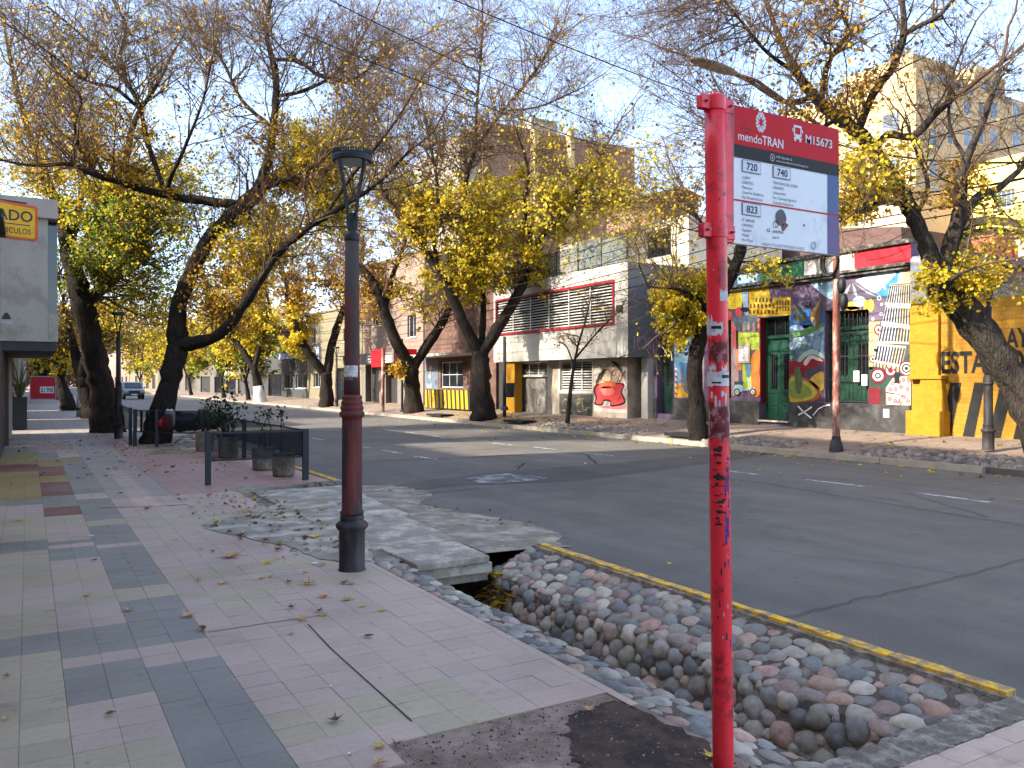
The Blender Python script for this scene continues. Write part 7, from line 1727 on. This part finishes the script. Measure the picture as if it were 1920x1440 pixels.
# --- trees in yards behind the far houses
for (X, Y, h, lab, sd, sp, kw) in (
  (30,58,11,'brown leaved tree rising behind the beige house roof',130,.5,dict(pal=BROWN)),(27,74,10,'amber tree rising behind the slate grey building',131,.9,dict(pal=GOLD)),
  (33,44,10.5,'russet bare tree behind the brown kiosk house',132,.45,dict(pal=BROWN)),(36,34,9,'thin bare tree behind the louvred building terrace',133,.12,dict(pal=BROWN)),(24,100,10,'green tree rising behind the pale shopfronts',134,1.3,dict(pal=GREEN)),
  (40,26,10,'russet tree behind the brick gable',135,.4,dict(pal=BROWN))):
    p = Vector((X,Y,0)); u, v = proj(p); dd = p.x*FX+p.y*FY; s = FOC/dd
    smalltree(u, v, dd, .45*s, lab, sd, [-8*s*.05,(-1.8*s,.55*h*s,1,1),(1.8*s,.6*h*s,1,-1),(.2*s,.65*h*s,.9,2),(-.6*s,.5*h*s,.8,-2)], 'trees behind the far houses',
      [(0,.72*h*s,2.6*s,.22*h*s,44,sp,kw['pal']),(0,.5*h*s,2.2*s,.2*h*s,20,sp,kw['pal'])], dens=1.0, twig_r=2.0*dd/50, l4=2, general_leaf=sp*.6, leafsize=.2, tw=M_twigr, pal=kw['pal'], L1len=2.4)
# far wood closing the street and skyline
rng = np.random.default_rng(55)
def farmass(name, cx, cy, rx, ry, h, n, pal, size, seed, label=None):
    rng = np.random.default_rng(seed); a = rng.uniform(0, 2*np.pi, n); r = np.sqrt(rng.uniform(0, 1, n)); x = cx+rx*r*np.cos(a); y = cy+ry*r*np.sin(a)
    top = h*(.62+.38*np.sin(x*.21+1)*np.sin(y*.17)+.1*np.sin(x*.9)); z = rng.uniform(0, 1, n)**.7*top
    o = leaves(name, np.stack([x,y,z],1), size, pal, rng, None, 0.0); o['kind'] = 'stuff'; return o
farmass('far_trees', 10, 330, 60, 30, 36, 16000, BROWN+[(150,126,110),(160,132,120),(126,104,92)], 1.9, 7)
farmass('far_trees', 60, 170, 26, 40, 13, 7000, BROWN+GOLD, 1.1, 8)
farmass('far_trees', 75, 100, 20, 16, 9, 3500, BROWN+[(150,100,80)], .8, 9)
# ---------------------------------------------------------------- plants
def plant(c, z0, h, spread, n, pal, size, label, seed, stems=5, thin=False, name='potted_shrub'):
    rng = np.random.default_rng(seed); r = empty(name, (c.x, c.y, z0), label, 'plant'); mb = MB(); pts = []
    for s in range(stems):
        a = rng.uniform(0, 6.28); e = Vector((c.x+math.cos(a)*spread*rng.uniform(.2,1), c.y+math.sin(a)*spread*rng.uniform(.2,1), z0+h*rng.uniform(.75,1.05))); b0 = Vector((c.x+rng.normal(0,.05), c.y+rng.normal(0,.05), z0-.1)); m_ = b0.lerp(e,.5)+Vector((rng.normal(0,.05),rng.normal(0,.05),.05))
        P = [b0, b0.lerp(m_,.6), m_, m_.lerp(e,.6), e]; mb.tube(P, [.012,.011,.009,.007,.004], 6)
        for k in range(n//stems):
            t = rng.uniform(.75 if thin else .35, 1.0); q = b0.lerp(e, t) if t < .5 else m_.lerp(e, (t-.5)*2); pts.append(tuple(q+Vector(rng.normal(0, .05 if thin else .11, 3))))
    mb.build('stem', M_bark2, r, smooth=True); leaves('leaves', np.array(pts), size, pal, rng, r, .2); return r
(cA,hA),(cB,hB),(cC,hC),(cD,hD) = POTS
plant(cC, hC-.05, .95, .34, 420, OLIVE, .075, 'dense dark green shrub growing in the tall concrete planter', 61, 9)
plant(cA, hA-.05, .95, .12, 46, OLIVE, .06, 'thin pale stemmed sapling in the stained planter', 62, 1, True); plant(cB, hB-.05, .75, .2, 70, OLIVE, .06, 'loose straggly plant in the grey planter behind', 63, 3, True)
plant(cD, hD-.05, .8, .25, 150, OLIVE, .07, 'leggy green plant in the half hidden planter', 64, 5)
pr = empty('spiky_plant', PLANTER+Vector((0,0,1.0)), 'tall narrow leaved plant growing from the dark square planter', 'plant'); mb = MB(); rg = random.Random(3)
for i in range(44):
    a = rg.uniform(0,6.28); l = rg.uniform(.5,1.5); t = rg.uniform(.15,.6); c = PLANTER+Vector((0,0,1.0)); d = Vector((math.cos(a)*t,math.sin(a)*t,1)).normalized(); s = Vector((-math.sin(a),math.cos(a),0))*.028
    p1 = c+d*l*.5; p2 = c+d*l+Vector((math.cos(a),math.sin(a),-.3))*l*.15; mb.poly([c-s*.5,c+s*.5,p1+s,p1-s]); mb.poly([p1-s,p1+s,p2])
mb.build('leaves', pm('plant_green', (62,76,44), .6, .25, 8, .1), pr)
# small weeds by the wall bases, far pavement
# ---------------------------------------------------------------- fallen leaves
def leafshape(kind):
    if kind == 'lobed':
        out = []; 
        for i in range(20):
            a = 2*math.pi*i/20; r = .5+.5*abs(math.cos(2.5*a))**1.5 if i % 2 == 0 else .42; out.append((math.cos(a)*r, math.sin(a)*r))
        return out
    return [(math.cos(2*math.pi*i/14)*(.62 if math.cos(2*math.pi*i/14) < .9 else .8), math.sin(2*math.pi*i/14)*.42) for i in range(14)]
def fallen_mesh(name, kind, curl, seed, mat):
    rg = random.Random(seed); o = leafshape(kind); mb = MB(); c = len(mb.v); mb.v.append((0,0,.06)); n = len(o)
    for (x, y) in o: mb.v.append((x, y, .05+curl*(abs(y)*1.1+x*x*.5)+rg.uniform(-.04,.08)))
    for i in range(n): mb.face([0, 1+i, 1+(i+1)%n])
    mb.tube([(-.5,0,.05),(-.8,.05,.1),(-1.1,.02,.04)], .025, 4)
    me = bpy.data.meshes.new(name); me.from_pydata(mb.v, [], mb.f); me.materials.append(mat); me.update(); return me
M_fy = pm('fallen_yellow', (236,200,70), .7, .2, 30, .2, c2=(150,116,52), c2amt=.4, c2scale=25); M_fb = pm('fallen_brown', (150,106,68), .8, .25, 30, .2, c2=(86,62,44), c2amt=.5, c2scale=25); M_ft = pm('fallen_tan', (224,172,116), .8, .2, 30, .2, c2=(140,104,66), c2amt=.4, c2scale=25); M_fg = pm('fallen_green', (150,156,62), .7, .2, 30, .2)
FM = {}
for kk, mm, cu in (('y',M_fy,.25),('b',M_fb,.55),('t',M_ft,.35),('g',M_fg,.15)):
    for sh in ('lobed','oval'): FM[kk+sh] = fallen_mesh('fallen_leaf', sh, cu, hash(sh) % 7 if False else (3 if sh == 'lobed' else 5), mm)
LBL = {'y':'yellow fallen leaf lying on the ground','b':'brown curled fallen leaf lying on the ground','t':'tan dry fallen leaf lying on the ground','g':'greenish yellow fallen leaf lying on the ground'}
def drop(u, v, w, code, sh='lobed', z=.006, rz=None, i=0):
    p = onZ(u, v, z); d = p.x*FX+p.y*FY; s = w*.6*d/FOC
    o = bpy.data.objects.new('fallen_leaf', FM[code+sh]); COL.objects.link(o); rg = random.Random(int(u*7+v)); o.location = p; o.scale = (s, s, s*rg.uniform(.7,1.3)); o.rotation_euler = (rg.uniform(-.12,.12), rg.uniform(-.12,.12), rg.uniform(0,6.28))
    tag(o, LBL[code], 'leaf', {'y':'yellow fallen leaves','b':'brown fallen leaves','t':'tan fallen leaves','g':'greenish fallen leaves'}[code]); return o
for q in ((353,1155,32,'t'),(380,1181,26,'b','oval'),(242,1144,24,'t'),(163,1116,20,'t'),(207,1340,26,'b','oval'),(627,1352,30,'b'),(690,1194,24,'b','oval'),(433,1044,48,'t'),(503,1055,28,'y'),(418,1093,26,'y'),(372,1088,18,'t'),(580,1095,36,'t'),(650,1124,26,'g'),(566,1161,28,'t'),(606,1153,20,'g'),(598,1146,20,'b'),(645,1094,20,'b'),(658,1094,18,'g'),(605,1119,28,'t'),(680,1136,18,'y'),(716,1144,18,'y'),(545,1140,18,'b'),(36,976,18,'y'),(178,1051,12,'b'),(328,1012,15,'y'),(290,1071,12,'y'),(545,1188,18,'t'),(14,1268,16,'b'),(10,1348,18,'t'),(490,1084,18,'y'),(508,1081,14,'g'),(540,1092,16,'b'),(573,1072,14,'y'),(590,1007,28,'y'),(640,1015,24,'b'),(450,1006,22,'b'),(520,1032,20,'b'),(465,968,24,'t'),(485,971,20,'b'),(530,976,16,'y'),(602,957,20,'t'),(512,967,14,'y'),(557,969,14,'y'),(636,946,16,'b'),(400,1035,14,'b'),(376,1030,14,'t'),(335,987,10,'y'),(275,955,16,'b'),(1330,1418,30,'y'),(1105,1330,26,'t'),(712,1400,30,'y'),(745,1398,24,'b'),(710,1433,34,'t'),(890,1352,12,'t'),(1255,1057,14,'y'),(150,828,12,'b'),(166,862,10,'b'),(232,868,12,'b'),(224,866,10,'b'),(530,903,14,'y'),(460,898,12,'b'),(333,929,10,'b'),(227,925,12,'b'),(270,886,10,'b'),(1525,874,12,'y'),(1462,888,10,'y'),(1380,902,8,'y'),(1495,870,9,'y'),(1912,938,12,'y'),(1900,886,12,'y'),(1870,908,10,'t'),(1560,866,10,'t')):
    u, v, w, c = q[:4]; z = ROADZ+.004 if (u > 1200 and v < 1100) else .006
    drop(u, v, w, c, q[4] if len(q) > 4 else 'lobed', z)
# finer litter drifts
def litter(name, regs, size, seed, pal):
    rng = np.random.default_rng(seed); P = []
    for (x0,x1,y0,y1,n,zf) in regs:
        x = rng.uniform(x0,x1,n); y = rng.uniform(y0,y1,n); P.append(np.stack([x, y, np.array([zf(a) for a in x])], 1))
    P = np.concatenate(P); m = len(P); a = rng.uniform(0, 6.28, m); X = np.stack([np.cos(a),np.sin(a),rng.normal(0,.2,m)],1); Y = np.stack([-np.sin(a),np.cos(a),rng.normal(0,.2,m)],1); Z = np.zeros((m,3)); Z[:,2] = 1
    s = (size*rng.uniform(.4,1.2,m))[:,None,None]; V = P[:,None,:]+(LEAFQ[None,:,0:1]*X[:,None,:]+(LEAFQ[None,:,1:2]-.5)*Y[:,None,:]+LEAFQ[None,:,2:3]*Z[:,None,:]*2)*s
    pc = np.array([lin(c) for c in pal]); c = pc[rng.integers(0,len(pal),m)]*rng.uniform(.7,1.2,(m,1)); o = np_mesh(name, V.reshape(-1,3), np.arange(m*6).reshape(m,6), M_leaf, None, np.repeat(c,6,0), False); o['kind'] = 'stuff'; return o
def zfar(x):
    for a, b in zip(FP[:-1], FP[1:]):
        if a[0] <= x <= b[0]: return a[1]+(b[1]-a[1])*(x-a[0])/(b[0]-a[0])+.012
    return .05
LP_ = YELLOW+GOLD+BROWN+[(190,164,120),(170,146,104)]
litter('leaf_litter', [(15.3,18.6,8,34,420,zfar),(15.25,17,21,33,500,zfar),(15.3,18,34,62,260,zfar),(14.3,15.0,8,34,160,lambda x: ROADZ+.012),(11,15,4,34,60,lambda x: ROADZ+.012)], .11, 71, LP_)
litter('leaf_litter', [(1.7,2.9,8.4,12.2,90,lambda x:.014),(2.2,3.0,9.8,12.3,60,lambda x:.014),(4.25,5.2,6.9,12.4,40,lambda x:ROADZ+.012),(1.9,2.8,7.0,8.4,30,lambda x:.014),(-.3,3.6,15,28,260,lambda x:.012),(1.8,3.6,19,26,160,lambda x:.014)], .075, 72, BROWN+[(170,140,96),(120,96,70)]+GOLD)
litter('leaf_litter', [(3.42,3.75,6.3,6.85,130,lambda x:-.72+(x-3.42)*1.3),(3.15,3.5,6.2,6.9,60,lambda x:-.72),(3.7,3.95,6.6,6.9,30,lambda x:-.2)], .10, 73, YELLOW+GOLD+BROWN)
# scraps of paper and bits
mb = MB(); rg = random.Random(12)
for (u, v, w, z) in ((170,1005,14,.006),(272,955,13,.006),(165,970,12,.006),(152,979,8,.006),(590,1056,16,.006),(655,1416,12,.0),(942,1024,10,.01),(1237,1115,14,ROADZ+.006),(1098,869,8,ROADZ+.006),(620,1289,9,.006),(745,1233,6,.006)):
    p = onZ(u, v, z); s = w*.5*(p.x*FX+p.y*FY)/FOC; a = rg.uniform(0,3)
    mb.poly([(p.x+s*math.cos(a+k)*rg.uniform(.7,1.2), p.y+s*math.sin(a+k)*rg.uniform(.5,1.1), p.z+rg.uniform(0,.012)) for k in (0,1.3,2.6,3.9,5.1)])
o = mb.build('paper_scraps', M_printw); o['kind'] = 'stuff'
# ================================================================ CAMERA, SKY, SUN
cam = bpy.data.cameras.new('camera'); co = bpy.data.objects.new('camera', cam); COL.objects.link(co)
cam.sensor_fit = 'HORIZONTAL'; cam.sensor_width = 36; cam.lens = 36*FOC/1920; cam.shift_y = (HZ-720)/1920; cam.clip_start = .05; cam.clip_end = 3000
co.location = (0, 0, EYE); co.rotation_euler = (R_(90), 0, -YAW); S.camera = co
SUN_EL, LX, LY = R_(30), 1.0, -.12
hd_ = Vector((LX, LY, 0)).normalized(); ld = Vector((hd_.x*math.cos(SUN_EL), hd_.y*math.cos(SUN_EL), -math.sin(SUN_EL)))
sl = bpy.data.lights.new('sun', 'SUN'); sl.energy = 2.5; sl.angle = R_(.8); sl.color = (1.0, .93, .82); so = bpy.data.objects.new('sun', sl); COL.objects.link(so)
so.rotation_euler = ld.to_track_quat('-Z', 'Y').to_euler(); so.location = (-30, 10, 40)
w = bpy.data.worlds.new('World'); S.world = w; w.use_nodes = True; nt = w.node_tree; bg = nt.nodes['Background']
sk = nt.nodes.new('ShaderNodeTexSky'); sk.sky_type = 'NISHITA'; sk.sun_disc = False; sk.sun_elevation = SUN_EL; sk.sun_rotation = math.atan2(-hd_.x, -hd_.y) % (2*math.pi); sk.air_density = .8; sk.dust_density = 2.6; sk.ozone_density = 1.0; sk.altitude = 750
hs_ = nt.nodes.new('ShaderNodeHueSaturation'); hs_.inputs['Saturation'].default_value = .92; nt.links.new(sk.outputs[0], hs_.inputs['Color']); nt.links.new(hs_.outputs[0], bg.inputs[0]); bg.inputs[1].default_value = .15
S.view_settings.view_transform = 'Standard'; S.view_settings.look = 'None'; S.view_settings.exposure = 2.33; S.view_settings.gamma = 1; S.view_settings.use_curve_mapping = False
S.render.engine = 'CYCLES'; S.cycles.max_bounces = 8; S.cycles.transparent_max_bounces = 12; S.cycles.use_denoising = True; S.cycles.caustics_reflective = False; S.cycles.caustics_refractive = False
